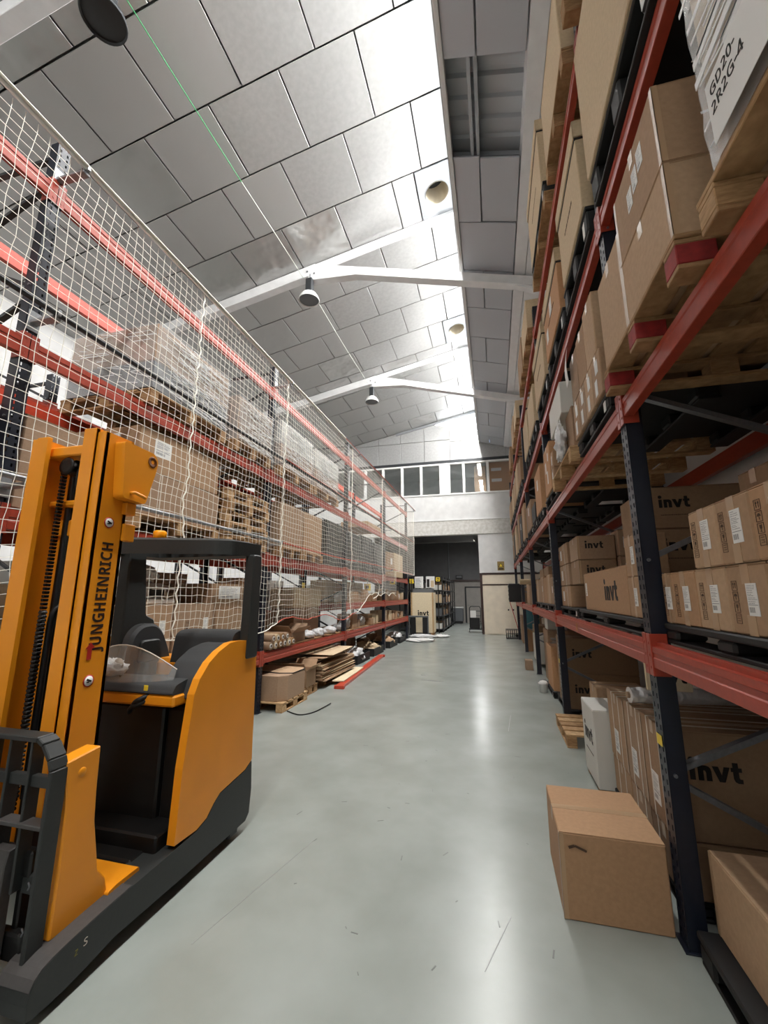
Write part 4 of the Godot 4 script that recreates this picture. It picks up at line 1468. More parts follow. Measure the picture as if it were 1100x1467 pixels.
	for k in 13:
		var t := k / 12.0
		arc.append([Vector3(lerpf(-2.62, -1.93, t), 1.07, -2.22 - 0.06 * pow(2 * t - 1, 2)), 0.03 + 0.19 * sin(PI * clampf(t * 0.8 + 0.12, 0, 1))])
	for k in 12:
		var u := Vector3(0, arc[k][1], -0.03)
		var v := Vector3(0, arc[k + 1][1], -0.03)
		flip_quad(ss, arc[k][0], arc[k + 1][0], arc[k + 1][0] + v, arc[k][0] + u, Vector3.BACK)
		flip_quad(ss, arc[k][0] + Vector3(0, 0, -0.004), arc[k + 1][0] + Vector3(0, 0, -0.004), arc[k + 1][0] + v + Vector3(0, 0, -0.004), arc[k][0] + u + Vector3(0, 0, -0.004), Vector3.FORWARD)
	part(o, "shield", done(ss), "plexi", Transform3D.IDENTITY, "clear plastic shield")
	tube_part(o, "shield_edge", arc.map(func(q): return q[0] + Vector3(0, q[1], -0.032)), 0.004, "strap", 6)
	lathe_part(o, "mirror", [[0.0, 0.0], [0.035, 0.0], [0.038, 0.006], [0.0, 0.012]], "strap", Vector3(-2.33, 1.17, -2.27), 20, Basis(Vector3.RIGHT, PI / 2))
	tube_part(o, "mirror_stalk", [Vector3(-2.33, 1.04, -2.3), Vector3(-2.33, 1.17, -2.275)], 0.006, "black", 6)
	# overhead guard
	var roof := round_poly(V([[-2.74, -2.28], [-2.50, -2.35], [-1.90, -2.565], [-1.80, -2.64], [-1.755, -2.94], [-2.74, -2.94]]), 0.04)
	var gs := mb()
	var inner := round_poly(V([[-2.66, -2.36], [-2.50, -2.40], [-1.95, -2.60], [-1.87, -2.66], [-1.84, -2.86], [-2.66, -2.86]]), 0.03)
	for i in roof.size():
		var j := (i + 1) % roof.size()
		var a := Vector3(roof[i].x, 0, roof[i].y)
		var b := Vector3(roof[j].x, 0, roof[j].y)
		var ai := Vector3(inner[i].x, 0, inner[i].y)
		var bi := Vector3(inner[j].x, 0, inner[j].y)
		var mid := (a + b) * 0.5 - Vector3(-2.25, 0, -2.65)
		flip_quad(gs, a + Vector3(0, 1.885, 0), b + Vector3(0, 1.885, 0), b + Vector3(0, 1.985, 0), a + Vector3(0, 1.985, 0), mid)
		flip_quad(gs, a + Vector3(0, 1.985, 0), b + Vector3(0, 1.985, 0), bi + Vector3(0, 2.005, 0), ai + Vector3(0, 2.005, 0), Vector3.UP)
		flip_quad(gs, a + Vector3(0, 1.885, 0), b + Vector3(0, 1.885, 0), bi + Vector3(0, 1.90, 0), ai + Vector3(0, 1.90, 0), Vector3.DOWN)
		flip_quad(gs, ai + Vector3(0, 1.90, 0), bi + Vector3(0, 1.90, 0), bi + Vector3(0, 2.005, 0), ai + Vector3(0, 2.005, 0), -mid)
	part(o, "overhead_guard", done(gs), "truck_grey")
	for k in 6:
		var x := -2.56 + 0.13 * k
		bx(o, "guard_bar", Vector3(x - 0.02, 1.93, -2.88), Vector3(x + 0.02, 1.98, -2.40 - 0.045 * k), "truck_grey", 0.006)
	prism_part(o, "guard_post", round_poly(V([[-2.775, 1.15], [-2.79, 1.90], [-2.90, 1.90], [-2.91, 1.15]]), 0.02), 0.075, "truck_grey", in_zy(-1.772), 0.008)
	prism_part(o, "guard_post", round_poly(V([[-2.53, 1.0], [-2.53, 1.95], [-2.68, 1.95], [-2.74, 1.45], [-2.83, 1.41], [-2.88, 1.1], [-2.88, 1.0]]), 0.02), 0.10, "truck_grey", in_zy(-2.66), 0.01)
	lathe_part(o, "beacon", [[0.0, 0.0], [0.045, 0.0], [0.045, 0.05], [0.035, 0.06], [0.0, 0.062]], "beacon", Vector3(-2.34, 2.0, -2.50), 20)
	# mast: outer and inner rails
	for s in [1.0, -1.0]:
		var f := func(x: float) -> float: return -2.295 + s * (x + 2.295)
		var lo := -2.03
		var pl := func(x0: float, x1: float, z0: float, z1: float) -> Array:
			return V([[f.call(x0), z0], [f.call(x1), z0], [f.call(x1), z1], [f.call(x0), z1]])
		var outer := mb()
		for q in [[lo, lo - 0.02, -1.90, -1.715, 0.0], [lo, lo - 0.075, -1.735, -1.71, 0.003], [lo, lo - 0.075, -1.90, -1.88, 0.003]]:
			prism(outer, pl.call(q[0], q[1], q[2], q[3]), 2.26, Transform3D(Basis(Vector3(1, 0, 0), Vector3(0, 0, 1), Vector3(0, -1, 0)), Vector3(0, 1.36, 0)), q[4])
		part(o, "outer_mast_rail", done(outer), "truck_orange")
		var inn := mb()
		for q in [[-2.083, -2.10, -1.88, -1.70, 0.0], [-2.083, -2.165, -1.72, -1.695, 0.003], [-2.083, -2.165, -1.88, -1.86, 0.003]]:
			prism(inn, pl.call(q[0], q[1], q[2], q[3]), 2.22, Transform3D(Basis(Vector3(1, 0, 0), Vector3(0, 0, 1), Vector3(0, -1, 0)), Vector3(0, 1.40 if s > 0 else 1.38, 0)), q[4])
		part(o, "inner_mast_rail", done(inn), "truck_orange")
		tube_part(o, "lift_cylinder", [Vector3(f.call(-2.20), 0.2, -1.86), Vector3(f.call(-2.20), 2.30, -1.86)], 0.030, "truck_black", 14)
	for q in [[2.38, 2.44, -1.74, -1.84], [2.10, 2.135, -1.80, -1.86], [1.93, 2.03, -1.84, -1.88], [0.55, 0.68, -1.86, -1.90], [1.25, 1.33, -1.87, -1.90]]:
		bx(o, "cross_member", Vector3(-2.49, q[0], q[3]), Vector3(-2.11, q[1], q[2]), "truck_orange", 0.008)
	lathe_part(o, "chain_pulley", [[0.0, -0.025], [0.03, -0.03], [0.05, -0.03], [0.05, -0.018], [0.042, -0.014], [0.042, 0.014], [0.05, 0.018], [0.05, 0.03], [0.03, 0.03], [0.0, 0.025]], "chain", Vector3(-2.32, 2.32, -1.77), 24, Basis(Vector3.RIGHT, PI / 2), "dark chain wheel")
	var ch := mb()
	for k in 86:
		var y := 0.55 + k * 0.0203
		box(ch, Vector3(-2.373, y, -1.785), Vector3(-2.357, y + 0.016, -1.755), 0.002)
		box(ch, Vector3(-2.38, y + 0.008, -1.78), Vector3(-2.35, y + 0.013, -1.76), 0.0)
	part(o, "lift_chain", done(ch), "chain")
	var hs := mb()
	for k in 44:
		var y := 0.62 + k * 0.0205
		box(hs, Vector3(-2.352, y, -1.765), Vector3(-2.322, y + 0.013, -1.735), 0.003)
	part(o, "hose_chain", done(hs), "truck_black")
	tube_part(o, "hose", curve([Vector3(-2.272, 2.31, -1.78), Vector3(-2.275, 2.22, -1.78), Vector3(-2.255, 2.13, -1.8)]), 0.008, "black", 6)
	tube_part(o, "hose", curve([Vector3(-2.30, 1.55, -1.84), Vector3(-2.33, 1.5, -1.80), Vector3(-2.34, 1.3, -1.80), Vector3(-2.34, 0.6, -1.80)]), 0.016, "black", 8)
	tube_part(o, "hose", curve([Vector3(-2.24, 1.52, -1.86), Vector3(-2.28, 1.45, -1.82), Vector3(-2.28, 1.2, -1.82), Vector3(-2.28, 0.6, -1.82)]), 0.014, "black", 8)
	bx(o, "valve_block", Vector3(-2.36, 1.30, -1.99), Vector3(-2.15, 1.58, -1.90), "truck_black", 0.02)
	# head cover on the mast side
	var capp := round_poly(V([[-1.77, 2.45], [-1.985, 2.44], [-2.02, 2.40], [-2.01, 2.33], [-1.955, 2.12], [-1.80, 2.13]]), 0.02)
	var cap := prism_part(o, "mast_head_cover", capp, 0.07, "truck_orange", in_zy(-1.992), 0.008)
	lathe_part(cap, "bore", [[0.0, 0.0], [0.022, 0.001], [0.03, 0.004], [0.034, 0.0]], mat("bore_brown", Color(0.45, 0.24, 0.05), 0.5), Vector3(-1.9575, 2.385, -1.975), 20, Basis(Vector3.BACK, -PI / 2))
	tube_part(cap, "peg", [Vector3(-1.96, 2.165, -1.85), Vector3(-1.93, 2.165, -1.85), Vector3(-1.925, 2.15, -1.92)], 0.010, "truck_orange", 8)
	bx(o, "mast_bracket", Vector3(-2.05, 2.05, -1.94), Vector3(-2.00, 2.12, -1.87), "truck_orange", 0.005)
	bx(o, "mast_bracket", Vector3(-2.05, 1.90, -1.96), Vector3(-2.01, 2.0, -1.885), "truck_orange", 0.005)
	# lettering up the mast
	var rot := Basis(Vector3(0, 1, 0), Vector3(0, 0, 1), Vector3(1, 0, 0))
	part(o, "lettering", text_mesh("JUNGHEINRICH", 0.060), mat("letter_brown", Color(0.14, 0.075, 0.03), 0.5), Transform3D(rot * Basis.from_scale(Vector3(0.93, 1.12, 1.0)), Vector3(-2.0295, 1.60, -1.812)), "dark brand lettering")
	prism_part(o, "arrow_mark", V([[0.0, -0.035], [0.0, 0.02], [-0.012, 0.02], [0.014, 0.05], [0.04, 0.02], [0.024, 0.02], [0.024, -0.035]]), 0.003, "logo_red", Transform3D(rot * Basis(Vector3(0, 0, 1), -PI * 0.5), Vector3(-2.029, 1.31, -1.772)), 0.0, "red arrow mark")
	for y in [1.99, 1.17]:
		var sk := lathe_part(o, "round_sticker", [[0.0, 0.0], [0.030, 0.0], [0.030, 0.002], [0.0, 0.002]], "logo_red", Vector3(-2.03, y, -1.80), 24, Basis(Vector3.BACK, -PI / 2), "round red and white prohibition sticker")
		lathe_part(sk, "sticker_field", [[0.0, 0.002], [0.024, 0.002], [0.024, 0.003], [0.0, 0.003]], "paper", Vector3.ZERO, 24)
		var fs := mb()
		bar(fs, Vector3(-0.008, 0.0035, 0.012), Vector3(0.004, 0.0035, -0.014), 0.009, 0.001)
		bar(fs, Vector3(0.006, 0.0035, 0.012), Vector3(0.006, 0.0035, -0.004), 0.006, 0.001)
		part(sk, "sticker_figure", done(fs), "ink")
	# orange plate that carries the mast on the reach carriage
	var fen := round_poly(V([[-1.575, 0.885], [-1.74, 0.905], [-1.745, 0.72], [-1.755, 0.58], [-1.79, 0.42], [-1.80, 0.36], [-1.85, 0.30], [-1.87, 0.225], [-1.60, 0.205], [-1.605, 0.45], [-1.60, 0.70]]), 0.012)
	prism_part(o, "mast_plate", fen, 0.085, "truck_orange", in_zy(-1.875), 0.006)
	prism_part(o, "mast_plate", fen, 0.085, "truck_orange", in_zy(cx * 2 + 1.875), 0.006)
	lathe_part(o, "plate_bolt", [[0.0, 0.004], [0.014, 0.004], [0.018, 0.002], [0.02, 0.0]], "truck_orange", Vector3(-1.8325, 0.82, -1.655), 18, Basis(Vector3.BACK, -PI / 2))
	# load backrest
	var lb := mb()
	var fz := -1.55
	var path := [Vector3(-1.855, 0.16, fz), Vector3(-1.845, 0.87, fz), Vector3(-1.862, 0.91, fz), Vector3(-1.905, 0.965, fz), Vector3(-1.94, 0.985, fz), Vector3(-2.74, 0.985, fz), Vector3(-2.775, 0.965, fz), Vector3(-2.82, 0.91, fz), Vector3(-2.835, 0.87, fz), Vector3(-2.825, 0.16, fz)]
	for i in path.size() - 1:
		bar(lb, path[i], path[i + 1], 0.022, 0.075, Vector3(0, 0, 1), 0.004)
	part(o, "backrest_frame", done(lb), "truck_grey")
	for x in [-1.975, -2.10, -2.225, -2.35, -2.475, -2.60, -2.72]:
		bar_part(o, "backrest_bar", Vector3(x, 0.40, fz), Vector3(x, 0.98, fz), 0.014, 0.06, "truck_grey", Vector3(0, 0, 1), 0.003)
	bar_part(o, "backrest_rail", Vector3(-1.85, 0.655, fz + 0.01), Vector3(-2.83, 0.655, fz + 0.01), 0.06, 0.018, "truck_worn", Vector3.UP, 0.003)
	bar_part(o, "backrest_rail", Vector3(-1.85, 0.815, fz), Vector3(-2.83, 0.815, fz), 0.03, 0.045, "truck_grey", Vector3.UP, 0.003)
	# fork carriage and forks
	for y in [0.44, 0.14]:
		bx(o, "carriage_bar", Vector3(-2.74, y, -1.60), Vector3(-1.93, y + 0.10, -1.555), "truck_black", 0.008)
	for x in [-2.02, -2.60]:
		bx(o, "carriage_plate", Vector3(x, 0.12, -1.66), Vector3(x + 0.03, 0.62, -1.58), "truck_black", 0.006)
		bx(o, "clevis", Vector3(x + 0.045, 0.38, -1.63), Vector3(x + 0.11, 0.46, -1.56), "truck_grey", 0.008)
	for x in [-2.06, -2.64]:
		var fk := V([[-1.55, 0.56], [-1.515, 0.555], [-1.505, 0.50], [-1.50, 0.13], [-1.48, 0.095], [-1.44, 0.085], [-0.46, 0.062], [-0.44, 0.050], [-1.46, 0.045], [-1.53, 0.06], [-1.55, 0.10]])
		prism_part(o, "fork", fk, 0.11, "truck_worn", in_zy(x), 0.004)
		tube_part(o, "fork_latch", curve([Vector3(x - 0.08, 0.40, -1.53), Vector3(x - 0.075, 0.34, -1.505), Vector3(x - 0.03, 0.28, -1.50)]), 0.005, "steel", 6)
	bx(o, "arm_bracket", Vector3(-1.93, 0.10, -1.62), Vector3(-1.90, 0.26, -1.54), "truck_black", 0.006)
	for y in [0.43, 0.27]:
		tube_part(o, "split_pin", [Vector3(-1.90, y, -1.54), Vector3(-1.895, y + 0.02, -1.53), Vector3(-1.885, y + 0.01, -1.53), Vector3(-1.90, y - 0.01, -1.535)], 0.0035, "steel", 6)
	rebase(o, Vector3(cx, 0, -2.2))
	# a cloth left on the cowl
	var cl := thing("rag", "crumpled white cloth lying on the reach truck cowl", "cloth", Vector3(-2.40, 1.10, -2.28))
	var cs := mb()
	var nz := FastNoiseLite.new()
	nz.seed = 9
	nz.frequency = 2.2
	blob(cs, Vector3(0.11, 0.055, 0.06), nz, 0.6, 20, 12)
	part(cl, "cloth", done(cs), "plastic_white", Transform3D(Basis(), Vector3(0, 0.04, 0)))


func blob(st: SurfaceTool, size: Vector3, n: FastNoiseLite, amp: float, us := 16, vs := 10) -> void:
	# a lumpy closed shape: a sphere pushed in and out by noise
	st.set_smooth_group(3)
	var p := func(i: int, j: int) -> Vector3:
		var a := TAU * (i % us) / us
		var b := PI * j / vs - PI * 0.5
		var d := Vector3(cos(a) * cos(b), sin(b), sin(a) * cos(b))
		var k := 1.0 + amp * n.get_noise_3dv(d * 1.5 + size)
		var q := d * size * k
		q.y = maxf(q.y, -size.y * 0.75)
		return q
	for i in us:
		for j in vs:
			var a: Vector3 = p.call(i, j)
			var b: Vector3 = p.call(i + 1, j)
			var c: Vector3 = p.call(i + 1, j + 1)
			var d: Vector3 = p.call(i, j + 1)
			if j > 0:
				tri(st, a, b, c)
			if j < vs - 1:
				tri(st, a, c, d)
	st.set_smooth_group(-1)


# ---------------------------------------------------------------- stock in the right rack
func lbl(side: String, u: float, v: float, w := 0.065, h := 0.115, n := 0) -> Array:
	return [side, u, v, w, h, "label%d" % (n % 3)]


func wrapped_load(label: String, lo: Vector3, hi: Vector3, layers: Array, faces: Array, sd: int, folds := 70, called := "wrapped_load") -> Node3D:
	# cartons stacked in layers under stretch film: the film is a crumpled clear shell with pulled strands
	var size := hi - lo
	var o := thing(called, label, "pallet load", Vector3((lo.x + hi.x) * 0.5, lo.y, (lo.z + hi.z) * 0.5))
	var r := RandomNumberGenerator.new()
	r.seed = sd
	var y := 0.0
	for l in layers:
		# [height share, cartons along z, material]
		var h: float = size.y * l[0]
		for k in l[1]:
			var w: float = size.z / l[1]
			bx(o, "carton", Vector3(-size.x * 0.5 + 0.01, y + 0.002, -size.z * 0.5 + k * w + 0.006), Vector3(size.x * 0.5 - 0.01, y + h - 0.003, -size.z * 0.5 + (k + 1) * w - 0.006), l[2], 0.008)
		y += h
	var n := FastNoiseLite.new()
	n.seed = sd
	n.frequency = 3.0
	var fs := mb()
	var ss := mb()
	for f in faces:
		var fr := face(f, size)
		var w := size.z if f in ["-x", "+x"] else size.x
		var hgt := size.y if f != "+y" else size.z
		var us := 18
		var vs := 14
		fs.set_smooth_group(5)
		var p := func(i: int, j: int) -> Vector3:
			var u := (float(i) / us - 0.5) * w
			var v := (float(j) / vs - 0.5) * hgt
			return fr * Vector3(u, v, 0.006 + 0.012 * n.get_noise_3d(u * 2.0 + v * 1.2, v * 5.0, sd))
		for i in us:
			for j in vs:
				flip_quad(fs, p.call(i, j), p.call(i + 1, j), p.call(i + 1, j + 1), p.call(i, j + 1), fr.basis.z)
		fs.set_smooth_group(-1)
		for k in (folds if f in ["-x", "+x"] else folds / 5):
			var u := r.randf_range(-0.48, 0.30) * w
			var v := r.randf_range(-0.48, 0.48) * hgt
			var l := r.randf_range(0.08, 0.42) * w
			var s := r.randf_range(-0.30, 0.12)
			var a := Vector3(u, v, 0.016)
			var b := Vector3(minf(u + l, w * 0.5), clampf(v + s * l, -hgt * 0.5, hgt * 0.5), 0.016)
			bar(ss, fr * a, fr * b, r.randf_range(0.003, 0.010), 0.002, fr.basis.z)
	part(o, "film", done(fs), "film", Transform3D.IDENTITY, "clear stretch film")
	var sp := part(o, "film_strands", done(ss), "film_fold")
	sp.set_meta("kind", "stuff")
	return o


func build_right_stock() -> void:
	right_floor()
	right_level_one()
	right_level_two()
	right_level_three()
	right_level_four()


func right_floor() -> void:
	carton("loose brown carton standing out in the aisle beside the near blue upright", Vector3(0.262, 0, -3.17), Vector3(0.755, 0.392, -2.605), "card4", {"seam": "x", "corners": [[-1, 1]], "yaw": 0.0})
	var dent := thing("torn_tape", "torn strip of tape on the front of the loose aisle carton", "tape", Vector3(0.335, 0.325, -2.603))
	bar_part(dent, "strip", Vector3(-0.03, 0.0, 0.002), Vector3(0.0, 0.012, 0.004), 0.012, 0.002, "ink_soft", Vector3(0, 0, 1))
	bar_part(dent, "strip", Vector3(0.0, 0.012, 0.004), Vector3(0.055, -0.008, 0.003), 0.010, 0.002, "ink_soft", Vector3(0, 0, 1))
	plastic_pallet("black plastic pallet on the floor under the big taped carton", Vector3(0.80, 0, -2.48), Vector3(1.78, 0.13, -1.30), "", false)
	carton("big brown carton with shiny taped edge on a floor pallet past the near upright", Vector3(0.885, 0.131, -2.47), Vector3(1.72, 0.46, -1.33), "card2", {"seam": "z", "corners": [[-1, -1]]})
	# strapped cartons past the upright
	plastic_pallet("black plastic pallet on the floor under the strapped cartons", Vector3(0.85, 0, -4.02), Vector3(1.77, 0.10, -2.75))
	var cols := [[-3.10, -2.73, 0.845, "card1", 0.89], [-3.50, -3.13, 0.852, "card3", 0.875], [-4.0, -3.55, 0.86, "card0", 0.85]]
	var names := ["nearest the upright", "in the middle", "farthest from the upright"]
	for i in 3:
		var c: Array = cols[i]
		carton("lower strapped carton of the floor stack, column %s" % names[i], Vector3(c[2], 0.102, c[0]), Vector3(1.74, 0.36, c[1]), c[3], {"seam": "x", "straps": [["z", -0.08], ["z", 0.09]]})
		var f := {"seam": "x", "straps": [["z", -0.08], ["z", 0.09]], "corners": [[-1, 1]], "labels": [["-x", -0.02, -0.1, 0.10, 0.16, "label_wide"]]}
		if i == 0:
			f["logos"] = [["+z", -0.23, 0.07, 0.085]]
			f["straps"] = [["z", -0.08], ["z", 0.09], ["x", 0.25]]
		carton("upper strapped carton of the floor stack, column %s" % names[i], Vector3(c[2] - 0.005, 0.364, c[0]), Vector3(1.74, c[4], c[1]), ["card1", "card3", "card0"][i], f)
	var roll := thing("film_roll", "roll of clear film lying on the strapped cartons", "roll", Vector3(1.08, 0.893, -3.32))
	tube_part(roll, "film_body", [Vector3(-0.24, 0.052, 0.03), Vector3(0.42, 0.052, -0.06)], 0.05, "bubble", 16)
	tube_part(roll, "core", [Vector3(-0.255, 0.052, 0.032), Vector3(0.435, 0.052, -0.062)], 0.02, "card3", 12)
	var wb := carton("white carton printed invt standing on the floor past the strapped stack", Vector3(0.755, 0.03, -4.62), Vector3(1.15, 0.64, -4.12), "white_board", {"tape": false, "logos": [["-x", 0.0, 0.05, 0.11, "ink", 1]]})
	for q in [-0.18, 0.18]:
		bx(wb, "skid", Vector3(-0.19, -0.03, q - 0.04), Vector3(0.19, 0, q + 0.04), "wood1", 0.004)
	carton("plain brown carton between the white carton and the empty wooden pallet", Vector3(0.91, 0, -5.0), Vector3(1.35, 0.72, -4.68), "card2", {"seam": "x"})
	var sign_ := thing("cream_board", "cream board printed invt hung under the first red beam past the upright", "board", Vector3(0.99, 1.04, -2.98))
	bx(sign_, "board", Vector3(-0.13, 0, -0.012), Vector3(0.11, 0.18, 0.012), "ply", 0.003)
	part(sign_, "printed_logo", logo_mesh(), "ink", Transform3D(Basis(Vector3.BACK, -0.06) * Basis.from_scale(Vector3(0.052, 0.06, 1)), Vector3(0.0, 0.085, 0.0128)), "dark printed lettering invt")
	wood_pallet("empty wooden pallet lying half in the aisle by the second blue upright", Vector3(1.06, 0, -5.60), 0.78, 0.84, ["wood0", "wood2", "wood1"], "x", "", 0.135)
	# third bay
	plastic_pallet("black plastic pallet on the floor under the labelled invt cartons", Vector3(0.87, 0, -7.35), Vector3(1.78, 0.12, -6.28))
	for i in 2:
		carton(["lower invt carton of the pair with paired white labels past the second upright", "upper invt carton of the pair with paired white labels past the second upright"][i], Vector3(0.87, 0.122 + i * 0.452, -7.02), Vector3(1.76, 0.57 + i * 0.452, -6.33), "card1", {"seam": "x", "labels": [["-x", -0.14, 0.03, 0.10, 0.16, "label_wide"], ["-x", 0.06, 0.02, 0.10, 0.16, "label_wide"]], "logos": [["+z", -0.22, 0.02, 0.085]]})
	carton("reddish brown carton on the floor beside the paired label cartons", Vector3(0.84, 0.10, -8.15), Vector3(1.5, 0.78, -7.5), "card_orange", {"seam": "z"})
	plastic_pallet("black plastic pallet on the floor under the reddish carton", Vector3(0.82, 0, -8.35), Vector3(1.75, 0.10, -7.45))
	var bk := thing("bucket", "small white bucket with domed lid on the floor by the black pallet", "bucket", Vector3(0.72, 0, -7.88))
	lathe_part(bk, "pail", [[0.0, 0.0], [0.06, 0.0], [0.075, 0.13], [0.08, 0.135], [0.0, 0.136]], "plastic_white", Vector3.ZERO, 24)
	lathe_part(bk, "lid", [[0.08, 0.136], [0.08, 0.15], [0.06, 0.175], [0.0, 0.19]], "plastic_white", Vector3.ZERO, 24)
	tube_part(bk, "handle", curve([Vector3(-0.078, 0.14, 0), Vector3(-0.04, 0.2, 0.02), Vector3(0.04, 0.2, 0.02), Vector3(0.078, 0.14, 0)]), 0.004, "steel", 6)
	var mm := thing("scrap_metal", "bundle of bare metal brackets lying on the reddish carton", "scrap", Vector3(1.1, 0.782, -7.85))
	for k in 7:
		var a := k * 0.7
		bar_part(mm, "bracket", Vector3(-0.22 * cos(a), 0.02 + 0.012 * k, -0.2 * sin(a)), Vector3(0.22 * cos(a), 0.03 + 0.012 * k, 0.2 * sin(a)), 0.03, 0.012, "galv")
	carton("small brown carton on the floor in front of the third upright", Vector3(0.58, 0, -10.28), Vector3(0.735, 0.20, -10.0), "card3", {"seam": "x"})
	carton("tall brown carton on the floor past the third upright", Vector3(0.92, 0.0, -9.3), Vector3(1.6, 0.95, -8.6), "card3", {"seam": "z"})
	carton("pale carton with dark spot standing on the brown carton past the third upright", Vector3(0.95, 0.952, -9.2), Vector3(1.3, 1.2, -8.75), "white_board", {"tape": false})
	carton("white carton with straps on the floor of the fourth bay", Vector3(0.9, 0.06, -11.7), Vector3(1.4, 0.66, -10.5), "white_board", {"tape": false, "straps": [["z", -0.3], ["z", 0.3]]})
	carton("brown carton on the floor of the fourth bay against the wall side", Vector3(1.0, 0.0, -12.9), Vector3(1.6, 0.8, -12.0), "card1", {})
	var tb := thing("barrel", "blue-grey barrel standing at the far end of the right rack", "barrel", Vector3(1.05, 0.62, -13.6))
	lathe_part(tb, "drum", [[0.0, 0.0], [0.2, 0.0], [0.22, 0.1], [0.22, 0.45], [0.2, 0.55], [0.0, 0.56]], "teal", Vector3.ZERO, 24)
	lathe_part(tb, "rim", [[0.2, 0.54], [0.225, 0.55], [0.225, 0.58], [0.2, 0.58]], "plastic_grey", Vector3.ZERO, 24)
	carton("brown carton on the floor under the blue-grey barrel", Vector3(0.82, 0.0, -13.95), Vector3(1.4, 0.615, -13.25), "card_orange", {})
	carton("brown carton on the floor before the last upright of the right rack", Vector3(0.86, 0.0, -16.4), Vector3(1.5, 0.9, -15.4), "card3", {})


func right_level_one() -> void:
	var y := 1.362
	var g := "labelled cartons in front rows on the first red beam"
	plastic_pallet("black plastic pallet under the rows of labelled cartons on the first beam", Vector3(0.835, y, -2.50), Vector3(1.83, 1.46, -1.36))
	plastic_pallet("empty black plastic pallet on the first beam beyond the labelled cartons", Vector3(0.835, y, -1.30), Vector3(1.83, 1.46, -0.20))
	var ord := ["first", "second", "third", "fourth", "fifth", "sixth", "seventh", "eighth"]
	var zb := [-2.525, -2.375, -2.115, -1.865, -1.615, -1.365]
	zb = [-2.50, -2.385, -2.12, -1.865, -1.615, -1.37]
	for i in 5:
		var w: float = zb[i + 1] - zb[i]
		carton("labelled carton in the lower front row, %s from the blue upright" % ord[i], Vector3(0.85, 1.462, zb[i] + 0.002), Vector3(1.21, 1.708, zb[i + 1] - 0.002), ["card0", "card4", "card2", "card0", "card4"][i], {"seam": "x", "tape_low": true, "labels": [lbl("-x", 0.025 if w > 0.2 else 0.012, 0.0, 0.062, 0.11, i)], "symbols": [["-x", -0.078 if w > 0.2 else -0.034, -0.01, 0.033]]}, g)
	var zu := [-2.095, -1.862, -1.637, -1.40]
	for i in 3:
		carton("labelled carton in the upper front row, %s from the blue upright" % ord[i], Vector3(0.845, 1.711, zu[i] + 0.002), Vector3(1.205, 1.952, zu[i + 1] - 0.002), ["card2", "card0", "card4"][i], {"seam": "x", "tape_low": true, "labels": [lbl("-x", 0.02, 0.01, 0.065, 0.12, i + 1)], "symbols": [["-x", -0.075, 0.0, 0.033]]}, g)
	# second rank against the wall
	for k in 3:
		for j in 3:
			if j == 2 and k == 2:
				continue
			carton("carton with small white label in the rear rank, %s layer, %s from the upright" % [["bottom", "middle", "top"][j], ord[k]], Vector3(1.25, 1.462 + j * 0.25, -2.48 + k * 0.26), Vector3(1.62, 1.708 + j * 0.25, -2.225 + k * 0.26), ["card1", "card3", "card1"][(k + j) % 3], {"seam": "x", "labels": [lbl("-x", 0.02, -0.03, 0.05, 0.05, k)]}, "cartons in the rear rank on the first red beam")
	# bay past the upright
	plastic_pallet("black plastic pallet under the long invt carton", Vector3(0.835, y, -4.75), Vector3(1.83, 1.46, -2.70))
	for i in 2:
		carton(["narrow labelled carton beside the upright, lower of two", "narrow labelled carton beside the upright, upper of two"][i], Vector3(0.85, 1.462 + 0.253 * i, -3.085 + 0.01 * i), Vector3(1.02, 1.713 + 0.262 * i, -2.86 + 0.02 * i), "card0", {"seam": "x", "tape_low": true, "labels": [lbl("-x", 0.03, 0.0, 0.06, 0.11, i)]})
	var ys := [1.462, 1.745, 2.035, 2.325]
	for i in 3:
		carton("wide invt carton behind the narrow cartons, %s of three" % ["lowest", "middle", "topmost"][i], Vector3(1.04, ys[i] + 0.002, -3.75), Vector3(1.62, ys[i + 1] - 0.002, -3.14), "card1", {"seam": "x", "logos": [["+z", -0.13, 0.03, 0.066, "ink", 1]]})
	carton("long brown carton printed invt with crumpled taped corner", Vector3(0.86, 1.462, -4.50), Vector3(1.02, 1.80, -3.12), "card4", {"seam": "z", "corners": [[-1, -1]], "labels": [lbl("-x", -0.62, 0.02, 0.06, 0.12)], "logos": [["-x", 0.24, -0.01, 0.13, "ink", 1]]})
	for i in 3:
		carton("invt carton stacked behind the long carton, %s of three" % ["lowest", "middle", "topmost"][i], Vector3(0.86 if i else 1.03, 1.462 + 0.25 * i, -5.15), Vector3(1.22, 1.708 + 0.25 * i, -4.70 + (0.0 if i else -0.06)), ["card1", "card1", "card3"][i], {"seam": "x", "logos": [["+z", -0.02, 0.02, 0.062]], "corners": [[-1, 1]]})
		carton("carton with narrow white labels next to the invt stack, %s of three" % ["lowest", "middle", "topmost"][i], Vector3(1.23, 1.462 + 0.265 * i, -5.1), Vector3(1.60, 1.72 + 0.265 * i, -4.62), "card3", {"seam": "x", "labels": [lbl("+z", -0.12, 0.0, 0.04, 0.11), lbl("+z", -0.03, 0.0, 0.04, 0.11, 1)]})
	plastic_pallet("black plastic pallet on the first beam beside the second upright", Vector3(0.835, y, -6.02), Vector3(1.83, 1.46, -4.85))
	for i in 3:
		carton("brown strapped carton beside the second upright, %s of three" % ["lowest", "middle", "topmost"][i], Vector3(0.86, 1.462 + 0.254 * i, -5.98), Vector3(1.5, 1.71 + 0.254 * i, -5.32), ["card0", "card3", "card1"][i], {"seam": "x", "straps": [["z", 0.1]], "labels": [lbl("-x", -0.16, 0.0, 0.09, 0.12, 1)]})
